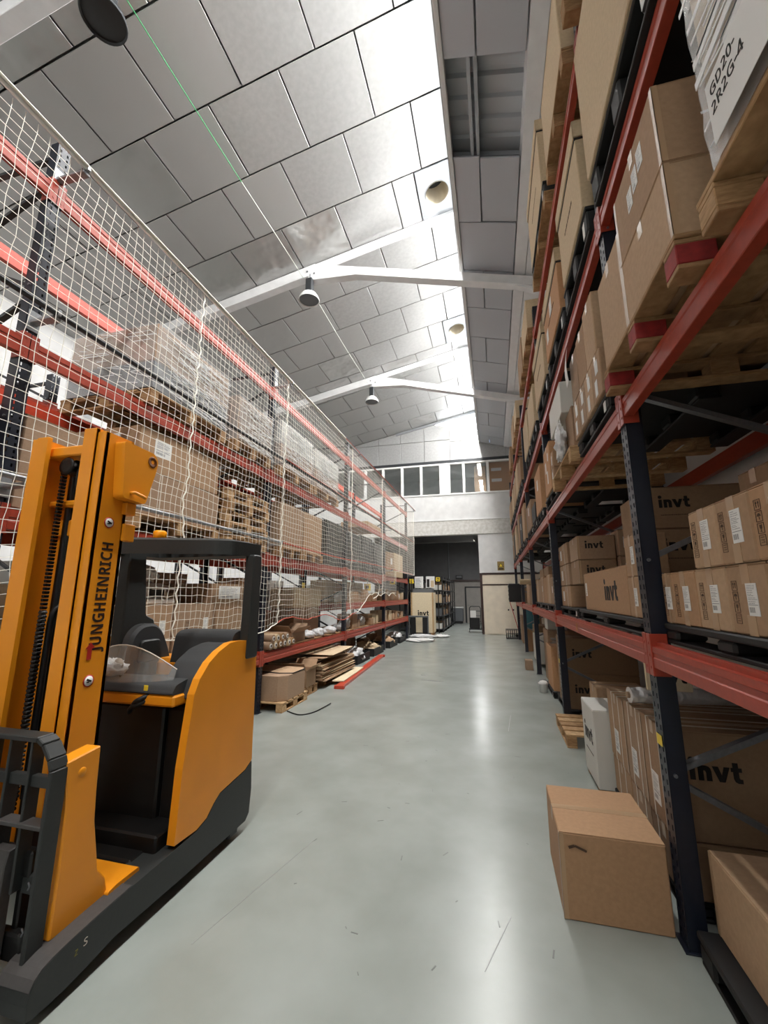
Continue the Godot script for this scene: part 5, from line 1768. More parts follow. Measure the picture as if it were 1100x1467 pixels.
	# third bay onwards: long row of cartons
	for p in 3:
		plastic_pallet("black plastic pallet under the third bay carton row, %s from the second upright" % ORDINAL[p], Vector3(0.835, y, -7.28 - p * 1.12), Vector3(1.83, 1.46, -6.20 - p * 1.12), "black pallets of the third bay")
	var z := -6.25
	var hs := [0.56, 0.40, 0.46, 0.43, 0.46, 0.42, 0.44]
	for i in 7:
		var w: float = [0.42, 0.44, 0.46, 0.44, 0.5, 0.42, 0.46][i]
		carton("plain carton in the first beam row of the third bay, %s from the second upright" % ord[i], Vector3(0.86, 1.462, z - w), Vector3(1.3, 1.462 + hs[i], z - 0.01), ["card0", "card3", "card2", "card4", "card0", "card3", "card2"][i], {"seam": "z", "straps": [["z", 0.05]] if i % 2 == 0 else [], "labels": [lbl("-x", 0.0, 0.02, 0.07, 0.1, i)] if i % 3 == 1 else []}, "carton row of the third bay")
		z -= w
	for i in 2:
		carton("flat brown carton lying on top of the third bay carton row, %s" % ["near end", "far end"][i], Vector3(0.9, 1.462 + 0.47, -8.2 - i * 0.75), Vector3(1.4, 1.462 + 0.62, -7.6 - i * 0.75), "card1", {"seam": "z"})
	var grp := "cartons of the far bays"
	var fz := -9.75
	for i in 5:
		fz = clear_of(fz, 0.85, RIGHT_ZS)
		carton("small carton on the first beam past the third upright, %s in line" % ORDINAL[i], Vector3(0.88, 1.362, fz - 0.85), Vector3(1.4, 1.362 + 0.42 + 0.06 * (i % 3), fz), ["card0", "card3", "card2"][i % 3], {"seam": "z"}, grp)
		fz -= 0.95
	var tubes := thing("tube_bundle", "long pale tubes lying on the far bay cartons and sticking into the aisle", "tubes", Vector3(0.95, 1.86, -11.2))
	for k in 3:
		tube_part(tubes, "tube", [Vector3(-0.32, 0.03 + 0.035 * k, 0.1 * k), Vector3(0.5, 0.03 + 0.035 * k, 0.1 * k - 0.2)], 0.03, "card_pale", 10)
	var bxk := thing("dark_crate", "black crate jutting from the rack end over the broom", "crate", Vector3(0.70, 1.366, -15.4))
	bx(bxk, "body", Vector3(-0.22, 0, -0.25), Vector3(0.3, 0.62, 0.25), "black", 0.02)
	for k in 4:
		bx(bxk, "rib", Vector3(-0.23, 0.08 + 0.14 * k, -0.24), Vector3(-0.21, 0.12 + 0.14 * k, 0.24), "plastic_black", 0.004)


func right_level_two() -> void:
	var y := 2.737
	# near bay: red painted pallet with taped cartons, overhanging the beam
	var p := wood_pallet("wooden pallet with red painted blocks on the second beam, under taped cartons", Vector3(1.25, y, -2.01), 1.12, 1.02, ["wood1", "wood1", "wood1"], "z", "", 0.144)
	for c in p.get_children():
		if c.name.begins_with("block") and c.position.x < -0.3:
			c.material_override = M["wood_red"]
	carton("big plain taped carton on the red pallet, beside the near upright", Vector3(0.705, 2.883, -2.505), Vector3(1.3, 3.44, -2.075), "card2", {"seam": "x", "corners": [[-1, 1]]})
	carton("lower taped carton of two on the red pallet, glossy edge tape", Vector3(0.70, 2.883, -2.065), Vector3(1.3, 3.215, -1.52), "card2", {"seam": "x", "corners": [[-1, 1], [-1, -1]]})
	carton("upper taped carton of two on the red pallet, with three white labels", Vector3(0.70, 3.218, -2.06), Vector3(1.3, 3.59, -1.52), "card0", {"seam": "x", "corners": [[-1, 1], [-1, -1]], "labels": [lbl("-x", -0.06, 0.0, 0.06, 0.10), lbl("-x", 0.015, 0.03, 0.06, 0.10, 1), lbl("-x", 0.09, 0.06, 0.06, 0.10, 2)]})
	carton("brown carton behind the taped cartons on the red pallet", Vector3(1.31, 2.883, -2.5), Vector3(1.78, 3.5, -1.55), "card1", {})
	wood_pallet("brown wooden pallet on the second beam under the film wrapped load", Vector3(1.28, y, -0.78), 1.14, 1.2, ["wood0", "wood1"], "z", "", 0.13)
	var wl := wrapped_load("film wrapped carton load with a handwritten paper, on the second beam", Vector3(0.72, 2.874, -1.27), Vector3(1.78, 3.88, -0.2), [[0.18, 2, "card0"], [0.82, 2, "card_pale"]], ["-x", "-z"], 3, 90)
	# broad folds of film drawn tight round the aisle face
	var ss := mb()
	var r := RandomNumberGenerator.new()
	r.seed = 19
	for k in 26:
		var y0 := r.randf_range(0.08, 0.98)
		var z0 := r.randf_range(-0.54, -0.2)
		bar(ss, Vector3(-0.549, y0, z0), Vector3(-0.549, y0 + r.randf_range(-0.03, 0.03), z0 + r.randf_range(0.3, 0.7)), r.randf_range(0.006, 0.03), 0.002, Vector3(-1, 0, 0))
	part(wl, "film_fold", done(ss), "film_fold").set_meta("kind", "stuff")
	var note := part(wl, "handwritten_note", sheet(0.30, 0.21), "paper", Transform3D(Basis(Vector3(0, 0, 1), Vector3.UP, Vector3(-1, 0, 0)), Vector3(-0.556, 0.125, -0.315)), "white paper with handwritten code")
	part(note, "handwriting", text_mesh("GD20-", 0.034, false), "ink", Transform3D(Basis(Vector3.BACK, 0.05), Vector3(-0.065, 0.06, 0.002)))
	part(note, "handwriting", text_mesh("2R2G-4", 0.036, false), "ink", Transform3D(Basis(Vector3.BACK, 0.05), Vector3(-0.055, 0.005, 0.002)))
	# bay past the upright
	plastic_pallet("black plastic pallet on the second beam under the white labelled cartons", Vector3(0.745, y, -3.66), Vector3(1.83, 2.86, -2.68))
	var ord := ["first", "second", "third", "fourth"]
	for i in 4:
		carton("carton with bright white labels on the second beam, lower row, %s past the upright" % ord[i], Vector3(0.725, 2.863, -2.92 - i * 0.23), Vector3(1.2, 3.17, -2.695 - i * 0.23), ["card0", "card2", "card3", "card0"][i], {"seam": "x", "labels": [["-x", 0.02, 0.06, 0.07, 0.09, "paper"], ["-x", -0.02, -0.07, 0.06, 0.11, "paper"]]}, "white labelled cartons of the second beam")
	for i in 3:
		carton("plain carton on the second beam, upper row, %s past the upright" % ord[i], Vector3(0.725, 3.173, -3.02 - i * 0.28), Vector3(1.2, [3.62, 3.58, 3.56][i], -2.745 - i * 0.28), ["card2", "card0", "card3"][i], {"seam": "x"}, "upper cartons of the second beam")
	carton("tall brown carton behind the upper row of the second beam", Vector3(1.22, 3.0, -3.4), Vector3(1.7, 3.75, -2.8), "card1", {})
	var slip := thing("hanging_paper", "curled sheet of white paper hanging from the upper row carton", "paper", Vector3(0.70, 3.5, -3.50))
	var ps := mb()
	for k in 6:
		var a := Vector3(0.0 - 0.02 * sin(k * 0.5), 0.16 - 0.05 * k, -0.02 * k)
		var b := Vector3(0.0 - 0.02 * sin((k + 1) * 0.5), 0.16 - 0.05 * (k + 1), -0.02 * (k + 1))
		flip_quad(ps, a, b, b + Vector3(-0.01, 0, 0.14), a + Vector3(-0.01, 0, 0.14), Vector3(-1, 0, 0))
		flip_quad(ps, a + Vector3(0.001, 0, 0), b + Vector3(0.001, 0, 0), b + Vector3(-0.009, 0, 0.14), a + Vector3(-0.009, 0, 0.14), Vector3(1, 0, 0))
	part(slip, "sheet", done(ps), "paper")
	wood_pallet("pale wooden pallet on the second beam with film draped over it", Vector3(1.24, y, -4.32), 1.08, 1.15, ["wood2", "wood0"], "z", "", 0.144)
	carton("tall narrow carton standing on the pale pallet under film", Vector3(0.76, 2.883, -4.18), Vector3(1.2, 3.30, -3.86), "card3", {"seam": "x", "tape": false})
	var fl := thing("loose_film", "crumpled clear film hanging in front of the narrow carton", "film", Vector3(0.70, 2.885, -4.18))
	var fs := mb()
	var nz := FastNoiseLite.new()
	nz.seed = 31
	nz.frequency = 1.8
	blob(fs, Vector3(0.045, 0.20, 0.11), nz, 0.9, 22, 18)
	part(fl, "film", done(fs), "bubble", Transform3D(Basis(), Vector3(0, 0.15, 0)))
	carton("flat white carton leaning out above the film draped pallet", Vector3(0.70, 3.303, -4.75), Vector3(1.15, 3.62, -4.0), "white_board", {"tape": false, "seam": "z"})
	plastic_pallet("black plastic pallet on the second beam before the second upright", Vector3(0.745, y, -6.0), Vector3(1.83, 2.86, -4.95), "")
	carton("orange-brown carton with shiny white labels before the second upright", Vector3(0.73, 2.863, -5.75), Vector3(1.4, 3.46, -5.2), "card_orange", {"seam": "x", "labels": [["-x", -0.1, 0.05, 0.08, 0.14, "paper"], ["-x", 0.02, -0.1, 0.07, 0.16, "paper"], ["-x", 0.12, 0.14, 0.06, 0.10, "paper"]]})
	for i in 2:
		carton("low carton with white labels beside the orange-brown one, %s" % ["lower", "upper"][i], Vector3(0.735, 2.863 + i * 0.2, -5.18), Vector3(1.3, 3.06 + i * 0.2, -4.97), "card0", {"seam": "x", "labels": [["-x", 0.0, 0.0, 0.05, 0.11, "paper"]]})
	# far bays
	var z := -6.3
	var i := 0
	var spec := [[0.85, 0.66, "card_orange"], [0.7, 0.30, "plastic_black"], [1.0, 0.52, "card3"], [0.8, 0.8, "card2"], [0.9, 0.7, "plastic_black"], [0.7, 0.9, "card0"], [0.85, 0.85, "card_pale"], [0.75, 0.7, "plastic_black"], [0.9, 0.9, "card3"], [0.8, 0.75, "card0"]]
	var far := ["tall orange-brown carton with pale lid past the second upright", "low black bin past the orange-brown carton", "brown carton past the low black bin", "pale-brown carton before the third upright", "black crate beside the third upright", "brown carton past the third upright crate", "pale carton in the middle of the fourth bay", "black crate in the fourth bay", "brown carton at the end of the fourth bay", "last brown carton at the far end"]
	for s in spec:
		z = clear_of(z, s[0], RIGHT_ZS)
		if z - s[0] < -16.58:
			break
		plastic_pallet("black plastic pallet on the second beam past the second upright, %s in line" % ORDINAL[i], Vector3(0.745, y, z - s[0]), Vector3(1.8, 2.85, z), "far pallets of the second beam")
		carton(far[i] + ", second beam", Vector3(0.735, 2.852, z - s[0] + 0.03), Vector3(1.45, 2.852 + s[1], z - 0.03), s[2], {"seam": "z", "tape": s[2] != "plastic_black", "labels": [["-x", 0.0, 0.1, 0.12, 0.16, "paper"]] if i % 2 == 0 else []}, "", "crate" if s[2] == "plastic_black" else "carton")
		z -= s[0] + 0.1
		i += 1


func right_level_three() -> void:
	var y := 4.032
	plastic_pallet("black plastic pallet on the third beam under the tall beige carton", Vector3(0.735, y, -2.50), Vector3(1.83, 4.24, -1.45))
	plastic_pallet("black plastic pallet on the third beam above the film wrapped load", Vector3(0.735, y, -1.40), Vector3(1.83, 4.24, -0.3))
	carton("tall beige carton on the third beam beside the near upright", Vector3(0.72, 4.242, -2.50), Vector3(1.6, 5.28, -1.5), "card_pale", {"seam": "z", "tape": false})
	carton("tall beige taped carton on the third beam above the film wrapped load", Vector3(0.72, 4.242, -1.35), Vector3(1.6, 5.2, -0.35), "card_pale", {"seam": "z"})
	plastic_pallet("black plastic pallet on the third beam just past the near upright", Vector3(0.735, y, -3.60), Vector3(1.83, 4.24, -2.68))
	var c := carton("beige carton with dark rim and small print on the third beam past the upright", Vector3(0.72, 4.242, -3.50), Vector3(1.6, 4.98, -2.69), "card_pale", {"seam": "z", "tape": false})
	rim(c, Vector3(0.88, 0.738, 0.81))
	plastic_pallet("black plastic pallet on the third beam under the orange-brown carton", Vector3(0.735, y, -4.80), Vector3(1.83, 4.21, -3.70))
	c = carton("orange-brown carton with diamond labels on the third beam", Vector3(0.72, 4.212, -4.70), Vector3(1.6, 4.86, -3.72), "card_orange", {"seam": "z", "tape": false, "labels": [["-x", 0.0, 0.05, 0.14, 0.16, "paper"], ["-x", -0.3, -0.1, 0.12, 0.14, "paper"]]})
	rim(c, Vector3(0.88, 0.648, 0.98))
	plastic_pallet("black plastic pallet on the third beam before the second upright", Vector3(0.735, y, -6.02), Vector3(1.83, 4.21, -4.92))
	c = carton("beige carton with dark rim before the second upright, third beam", Vector3(0.72, 4.212, -6.0), Vector3(1.6, 4.92, -4.95), "card_pale", {"seam": "z", "tape": false})
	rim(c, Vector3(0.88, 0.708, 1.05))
	var z := -6.3
	var hs := [0.62, 0.7, 0.55, 0.75, 0.66, 0.7, 0.6, 0.72]
	var tone := ["card_pale", "card_pale", "card0", "card_pale", "card2", "card_pale", "card0", "card2"]
	for i in 8:
		var w := 1.02
		z = clear_of(z, w, RIGHT_ZS)
		if z - w < -16.58:
			break
		plastic_pallet("black plastic pallet on the third beam past the second upright, %s in line" % ORDINAL[i], Vector3(0.735, y, z - w), Vector3(1.83, 4.2, z), "far pallets of the third beam")
		carton("pale carton on the third beam past the second upright, %s in line" % ORDINAL[i], Vector3(0.72, 4.202, z - w + 0.04), Vector3(1.6, 4.202 + hs[i], z - 0.04), tone[i], {"seam": "z", "tape": i % 2 == 0}, "far cartons of the third beam")
		z -= w + 0.1


func rim(c: Node3D, s: Vector3) -> void:
	# a lid drawn down over the box, a black band below it, and lines of small print
	for q in [[Vector3(-s.x * 0.5 - 0.012, s.y - 0.14, -s.z * 0.5 - 0.012), Vector3(-s.x * 0.5 + 0.004, s.y + 0.004, s.z * 0.5 + 0.012)], [Vector3(-s.x * 0.5 - 0.012, s.y - 0.14, s.z * 0.5 - 0.004), Vector3(s.x * 0.5, s.y + 0.004, s.z * 0.5 + 0.012)]]:
		bx(c, "lid", q[0], q[1], "card_pale", 0.004)
	bx(c, "black_band", Vector3(-s.x * 0.5 - 0.004, s.y - 0.158, -s.z * 0.5 - 0.004), Vector3(s.x * 0.5, s.y - 0.142, s.z * 0.5 + 0.004), "black", 0.0, "black band under the lid")
	var us := mb()
	var z := -s.z * 0.2
	var k := 0
	while z < s.z * 0.2:
		var w := 0.02 + 0.01 * (k % 3)
		box(us, Vector3(-s.x * 0.5 - 0.0015, s.y * 0.42, z), Vector3(-s.x * 0.5, s.y * 0.42 + 0.02, z + w))
		z += w + 0.012
		k += 1
	part(c, "small_print", done(us), "ink_soft")


func right_level_four() -> void:
	var y := 5.562
	wood_pallet("brown wooden pallet on the top beam over the near upright", Vector3(1.22, y, -1.95), 1.1, 1.1, ["wood1"], "z", "", 0.18)
	carton("pale carton on the top pallet over the near upright", Vector3(0.72, 5.743, -2.5), Vector3(1.6, 6.5, -1.6), "card_pale", {"seam": "z"})
	wood_pallet("brown wooden pallet on the top beam past the near upright", Vector3(1.25, y, -3.2), 1.1, 1.0, ["wood1", "wood1"], "z", "", 0.16)
	carton("pale carton on the top beam just past the near upright", Vector3(0.70, 5.723, -3.66), Vector3(1.5, 6.45, -2.72), "card_pale", {"seam": "z"})
	wood_pallet("brown wooden pallet on the top beam under a black pallet", Vector3(1.25, y, -4.55), 1.1, 1.35, ["wood1", "wood0"], "z", "", 0.144)
	plastic_pallet("black plastic pallet stacked on the brown pallet of the top beam", Vector3(0.70, y + 0.146, -5.2), Vector3(1.8, y + 0.30, -3.9))
	var c := carton("beige carton with dark rim on the stacked pallets of the top beam", Vector3(0.70, y + 0.302, -5.18), Vector3(1.5, 6.78, -4.0), "card_pale", {"seam": "z", "tape": false})
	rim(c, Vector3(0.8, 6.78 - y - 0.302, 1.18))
	var z := -6.2
	for i in 5:
		z = clear_of(z, 1.0, RIGHT_ZS)
		if z < -15.5:
			break
		wood_pallet("brown wooden pallet on the top beam past the second upright, %s in line" % ORDINAL[i], Vector3(1.25, y, z - 0.5), 1.1, 1.0, ["wood1", "wood0"], "z", "far top pallets", 0.144)
		carton("pale carton on the top beam past the second upright, %s in line" % ORDINAL[i], Vector3(0.70, y + 0.146, z - 0.98), Vector3(1.5, y + 0.146 + [0.5, 0.6, 0.45, 0.62, 0.55][i], z - 0.02), ["card_pale", "card0", "card_pale", "card2", "card0"][i], {"seam": "z"}, "far top cartons")
		z -= [1.15, 2.1, 1.3, 2.2, 1.2][i]


# ---------------------------------------------------------------- stock in the left rack
func build_left_stock() -> void:
	left_upper()
	left_deck()
	left_shelves()
	left_floor()
	back_rack_stock()


func left_upper() -> void:
	var y3 := 3.462
	# third level
	wood_pallet("wooden pallet on the third level under the film wrapped carton load", Vector3(-3.74, y3, -3.68), 1.15, 1.22, ["wood1", "wood0"], "z")
	wrapped_load("film wrapped load, brown cartons over grey ones, highest behind the truck mast", Vector3(-4.28, 3.618, -4.28), Vector3(-3.17, 4.33, -3.08), [[0.42, 2, "plastic_grey"], [0.58, 3, "card0"]], ["+x", "+z"], 5, 110)
	wood_pallet("wooden pallet on the third level beside the first wrapped load", Vector3(-3.74, y3, -4.93), 1.15, 0.92, ["wood1", "wood1"], "z")
	wrapped_load("film wrapped load with an open tan top before the second upright", Vector3(-4.28, 3.618, -5.40), Vector3(-3.17, 4.24, -4.52), [[0.5, 2, "card3"], [0.5, 2, "card1"]], ["+x", "+z"], 6, 100)
	for i in 2:
		wood_pallet("wooden pallet under the third level wrapped load %s" % ["past the second upright", "before the third upright"][i], Vector3(-3.74, y3, -6.28 - i * 1.35), 1.15, 1.25, ["wood1", "wood0"], "z", "third level pallets past the second upright")
		wrapped_load(["film wrapped load past the second upright of the netted rack", "film wrapped load before the third upright of the netted rack"][i], Vector3(-4.28, 3.618, -6.88 - i * 1.35), Vector3(-3.17, 4.38 - 0.02 * i, -5.68 - i * 1.35), [[0.5, 2, "card0"], [0.5, 3, "white_board"]], ["+x", "+z"], 7 + i, 110)
	# near bay, at the left edge of the view
	carton("big brown carton on the second level behind the truck mast, against the upright", Vector3(-4.22, 2.212, -3.0), Vector3(-3.28, 2.92, -2.12), "card3", {"seam": "z", "labels": [["+x", 0.1, -0.05, 0.16, 0.2, "label_wide"]]})
	carton("brown carton on the second level at the near end of the netted rack", Vector3(-4.22, 2.195, -1.9), Vector3(-3.28, 2.95, -0.9), "card1", {"seam": "z", "labels": [["+x", -0.2, 0.1, 0.22, 0.2, "label_wide"], ["+x", 0.2, 0.0, 0.12, 0.35, "label_wide"]]})
	# second level
	wood_pallet("wooden pallet on the second level under two labelled cartons", Vector3(-3.74, 2.212, -3.66), 1.15, 1.25, ["wood0", "wood2"], "z")
	carton("lower brown carton of two on the second level, under the wrapped load", Vector3(-4.24, 2.358, -4.26), Vector3(-3.18, 2.78, -3.04), "card3", {"seam": "x", "symbols": [["+z", 0.2, 0.0, 0.05]], "straps": [["z", 0.3]]})
	carton("upper brown carton of two on the second level, with white labels on two faces", Vector3(-4.24, 2.785, -4.22), Vector3(-3.18, 3.20, -3.03), "card0", {"seam": "x", "labels": [["+z", 0.25, 0.08, 0.10, 0.13, "label0"], ["+x", -0.3, 0.05, 0.22, 0.17, "label_wide"]], "symbols": [["+z", 0.0, 0.0, 0.05]]})
	for i in 5:
		wood_pallet("empty wooden pallet in the stack on the second level, %s from the bottom" % ["first", "second", "third", "fourth", "fifth"][i], Vector3(-3.74 + 0.012 * (i % 2), 2.212 + i * 0.147, -4.93 + 0.02 * ((i * 7) % 3 - 1)), 1.12, 0.98, ["wood0", "wood2", "wood1"], "x" if i % 2 == 0 else "z", "stack of empty pallets")
	for i in 2:
		carton("tall brown carton on the second level past the empty pallets, %s" % ["first of two", "second of two"][i], Vector3(-4.2, 2.34, -6.62 - i * 0.86), Vector3(-3.2, 3.06, -5.82 - i * 0.86), ["card3", "card0"][i], {"seam": "x"})
		wood_pallet("wooden pallet under the %s tall brown carton of the second level" % ORDINAL[i], Vector3(-3.72, 2.194, -6.22 - i * 0.86), 1.1, 0.82, ["wood1"], "z", "pallets under the tall brown cartons")
	var z := -7.75
	for i in 4:
		var w := 0.98
		z = clear_of(z, w, LEFT_ZS)
		var o := thing("dark_crate", "dark grey ribbed crate on the netted second level, %s past the brown cartons" % ORDINAL[i], "crate", Vector3(-3.72, 2.194, z - w * 0.5), 0.0, "dark crates of the second level")
		bx(o, "body", Vector3(-0.5, 0, -w * 0.5 + 0.02), Vector3(0.5, 0.92 - 0.05 * (i % 2), w * 0.5 - 0.02), "truck_grey", 0.02)
		for k in 6:
			bx(o, "rib", Vector3(-0.51, 0.06 + 0.14 * k, -w * 0.5 + 0.01), Vector3(0.515, 0.10 + 0.14 * k, w * 0.5 - 0.01), "steel_dark", 0.005)
		z -= w + 0.06
	carton("brown carton with round white patch on the second level, far end", Vector3(-4.1, 2.194, -13.55), Vector3(-3.2, 2.95, -12.75), "card0", {"seam": "x", "labels": [["+x", 0.1, 0.1, 0.25, 0.2, "paper"]]})
	carton("wide brown carton on the second level, last before the end of the net", Vector3(-4.1, 2.194, -15.0), Vector3(-3.2, 3.0, -13.65), "card_pale", {"seam": "x"})
	carton("brown carton lid standing above the dark crates near the third level beam", Vector3(-4.1, 3.462, -12.3), Vector3(-3.3, 3.62, -10.9), "card2", {"seam": "z"})


func left_deck() -> void:
	# first level of the two bays behind the truck
	var y := 0.811
	for i in 2:
		carton("big brown carton on the first deck behind the truck seat, %s" % ["nearer the mast", "nearer the guard post"][i], Vector3(-4.2, y, -3.78 - i * 0.66), Vector3(-3.27, 1.50, -3.16 - i * 0.66), ["card0", "card3"][i], {"seam": "z", "labels": [["+x", 0.18, 0.12, 0.08, 0.14, "label1"]], "symbols": [["+x", -0.12, 0.05, 0.05]]})
	carton("brown carton with wide white label seen beside the guard post", Vector3(-4.2, y, -5.1), Vector3(-3.27, 1.42, -4.5), "card1", {"seam": "z", "labels": [["+x", 0.05, -0.05, 0.20, 0.18, "label_wide"]]})
	carton("brown carton on the wide label carton, white printed band on its side", Vector3(-4.2, 1.423, -5.12), Vector3(-3.3, 1.74, -4.45), "card1", {"seam": "z", "labels": [["+x", 0.0, 0.05, 0.45, 0.16, "label_wide"]]})
	carton("small tan carton at the back of the first deck, above the big cartons", Vector3(-4.15, 1.503, -3.45), Vector3(-3.8, 1.86, -3.15), "card_orange", {"seam": "z"})
	carton("flat tan carton at the back of the first deck beside the white machine", Vector3(-4.1, 1.503, -4.4), Vector3(-3.75, 1.63, -4.12), "card_pale", {"seam": "z"})
	var m := thing("white_machine", "white plastic office machine with tray standing on the big cartons", "machine", Vector3(-3.62, 1.503, -3.78))
	bx(m, "base", Vector3(-0.2, 0, -0.2), Vector3(0.2, 0.06, 0.2), "plastic_white", 0.015)
	bx(m, "body", Vector3(-0.16, 0.06, -0.16), Vector3(0.12, 0.2, 0.16), "plastic_white", 0.03)
	bx(m, "screen", Vector3(0.12, 0.09, -0.1), Vector3(0.126, 0.17, 0.1), "steel_dark", 0.002)
	bar_part(m, "tray", Vector3(0.0, 0.22, 0), Vector3(0.22, 0.16, 0), 0.34, 0.012, "plastic_white")
	var bag := thing("white_bag", "crumpled white plastic bag on the white machine", "bag", Vector3(-3.66, 1.735, -3.72))
	var n := FastNoiseLite.new()
	n.seed = 5
	n.frequency = 1.7
	var st := mb()
	blob(st, Vector3(0.13, 0.1, 0.16), n, 0.7, 20, 12)
	part(bag, "plastic", done(st), "plastic_white", Transform3D(Basis(), Vector3(0, 0.075, 0)))
	var lad := thing("step_ladder", "small white step ladder frame leaning on the first deck behind the guard", "ladder", Vector3(-3.42, 1.503, -3.32))
	for s in [-0.13, 0.13]:
		tube_part(lad, "leg", [Vector3(0.04, 0, s), Vector3(-0.08, 0.42, s * 0.6)], 0.010, "plastic_white", 8)
	for k in 3:
		tube_part(lad, "rung", [Vector3(0.01 - 0.03 * k, 0.1 + 0.11 * k, -0.12 + 0.012 * k), Vector3(0.01 - 0.03 * k, 0.1 + 0.11 * k, 0.12 - 0.012 * k)], 0.009, "plastic_white", 8)
	var col := thing("blue_post", "blue and white rolled banner post standing behind the guard", "post", Vector3(-4.05, 1.503, -4.05))
	tube_part(col, "roll", [Vector3(0, 0, 0), Vector3(0, 0.62, 0)], 0.04, "blue_cloth", 14)
	tube_part(col, "cap", [Vector3(0, 0.62, 0), Vector3(0, 0.68, 0)], 0.045, "plastic_white", 14)
	# cartons with dark print seen between the mast rails
	for i in 2:
		carton("pale carton with dark print seen between the mast rails, %s" % ["farther from the seat", "nearer the truck seat"][i], Vector3(-4.1, 1.30, -2.62 - i * 0.36), Vector3(-3.45, 1.68, -2.32 - i * 0.36), "card_pale", {"seam": "z", "tape": false, "symbols": [["+x", 0.08, 0.0, 0.055]]})
	wood_pallet("pale wooden pallet on the first deck under the pale printed cartons", Vector3(-3.72, 1.154, -2.72), 0.9, 0.85, ["wood2", "wood0"], "z")
	carton("low brown carton under the pale pallet on the first deck", Vector3(-4.15, y, -3.12), Vector3(-3.3, 1.15, -2.2), "card1", {})
	carton("pale carton with dark print at the near end of the first deck", Vector3(-4.1, 1.2, -1.85), Vector3(-3.45, 1.68, -1.1), "card_pale", {"seam": "z", "tape": false})
	carton("low brown carton on the first deck at the near end of the netted rack", Vector3(-4.2, 0.795, -1.9), Vector3(-3.3, 1.195, -0.9), "card1", {})
	# bay past the second upright: brown rolls and loose packing on the deck
	var r := RandomNumberGenerator.new()
	r.seed = 88
	var ord := ["first", "second", "third", "fourth", "fifth", "sixth", "seventh", "eighth", "ninth", "tenth"]
	for i in 10:
		var up := i >= 6
		var z := -5.72 - (i if not up else i - 6) * 0.145 - (0.07 if up else 0.0)
		var rr := 0.058
		var o := thing("brown_roll", "brown taped paper roll on the deck beam, %s of the heap from the upright" % ord[i], "roll", Vector3(-3.42, y + (0.0 if not up else 0.098), z), r.randf_range(-0.025, 0.025), "heap of brown rolls")
		tube_part(o, "roll", [Vector3(-0.22, rr, 0), Vector3(0.22, rr, 0)], rr, ["card3", "card_pale", "wood1"][i % 3], 16)
		tube_part(o, "core", [Vector3(0.2, rr, 0), Vector3(0.228, rr, 0)], 0.032, "plastic_white", 14)
		tube_part(o, "core_hole", [Vector3(0.22, rr, 0), Vector3(0.23, rr, 0)], 0.02, "ink_soft", 12)
	open_carton("open brown carton with raised flaps on the deck behind the rolls", Vector3(-3.52, y, -6.92), Vector3(0.36, 0.16, 0.5), "card3")
	carton("two-tone carton with dark mark on the deck beside the second upright", Vector3(-4.15, y, -6.1), Vector3(-3.7, 1.5, -5.62), "card3", {"labels": [["+x", 0.0, 0.1, 0.12, 0.12, "label2"]]})
	carton("tan carton standing askew on the deck behind the open carton", Vector3(-4.2, y, -7.2), Vector3(-3.98, 1.3, -6.65), "card0", {"yaw": 0.12})
	carton("cream wide carton on the dark crate behind the net, yellow tag above it", Vector3(-4.15, 1.36, -8.6), Vector3(-3.66, 1.74, -7.3), "card_pale", {"seam": "z"})
	carton("brown carton under the cream wide carton behind the net", Vector3(-4.15, y, -8.5), Vector3(-3.66, 1.355, -7.35), "card3", {"straps": [["z", 0.2]]})
	var yt := thing("yellow_tag", "yellow tag standing on the cream wide carton", "tag", Vector3(-3.68, 1.741, -7.75))
	bx(yt, "card", Vector3(-0.003, 0, -0.07), Vector3(0.003, 0.1, 0.07), "yellow", 0.001)
	carton("round-edged tan carton at the back of the deck, past the second upright", Vector3(-4.12, 1.502, -6.06), Vector3(-3.76, 1.86, -5.66), "card_orange", {"seam": "z"})
	var pb := ["clear packing bag on the deck beam past the rolls, near one", "clear packing bag on the deck beam past the rolls, middle one", "clear packing bag on the deck beam past the rolls, far one"]
	for i in 3:
		var b := thing("packing_bag", pb[i], "bag", Vector3(-3.42, y, -7.42 - i * 0.55), 0.0, "packing bags on the deck")
		var bs := mb()
		n.seed = 20 + i
		blob(bs, Vector3(0.14, 0.08, 0.19), n, 0.6, 18, 10)
		part(b, "plastic", done(bs), "bubble", Transform3D(Basis(), Vector3(0, 0.06, 0)))


func open_carton(label: String, at: Vector3, size: Vector3, m: String, spread := 0.12) -> Node3D:
	var o := thing("open_carton", label, "box", at)
	var h := size * 0.5
	var t := 0.006
	bx(o, "bottom", Vector3(-h.x, 0, -h.z), Vector3(h.x, t, h.z), m, 0.0)
	for s in [-1.0, 1.0]:
		bx(o, "side", Vector3(s * h.x - s * t, 0, -h.z), Vector3(s * h.x, size.y, h.z), m, 0.001)
		bx(o, "side", Vector3(-h.x, 0, s * h.z - s * t), Vector3(h.x, size.y, s * h.z), m, 0.001)
		bar_part(o, "flap", Vector3(s * h.x, size.y, 0), Vector3(s * (h.x + spread), size.y + spread * (0.5 * s + 0.3), 0), size.z * 0.96, 0.005, m)
		bar_part(o, "flap", Vector3(0, size.y, s * h.z), Vector3(0, size.y + 0.12, s * (h.z + spread)), size.x * 0.96, 0.005, m)
	return o


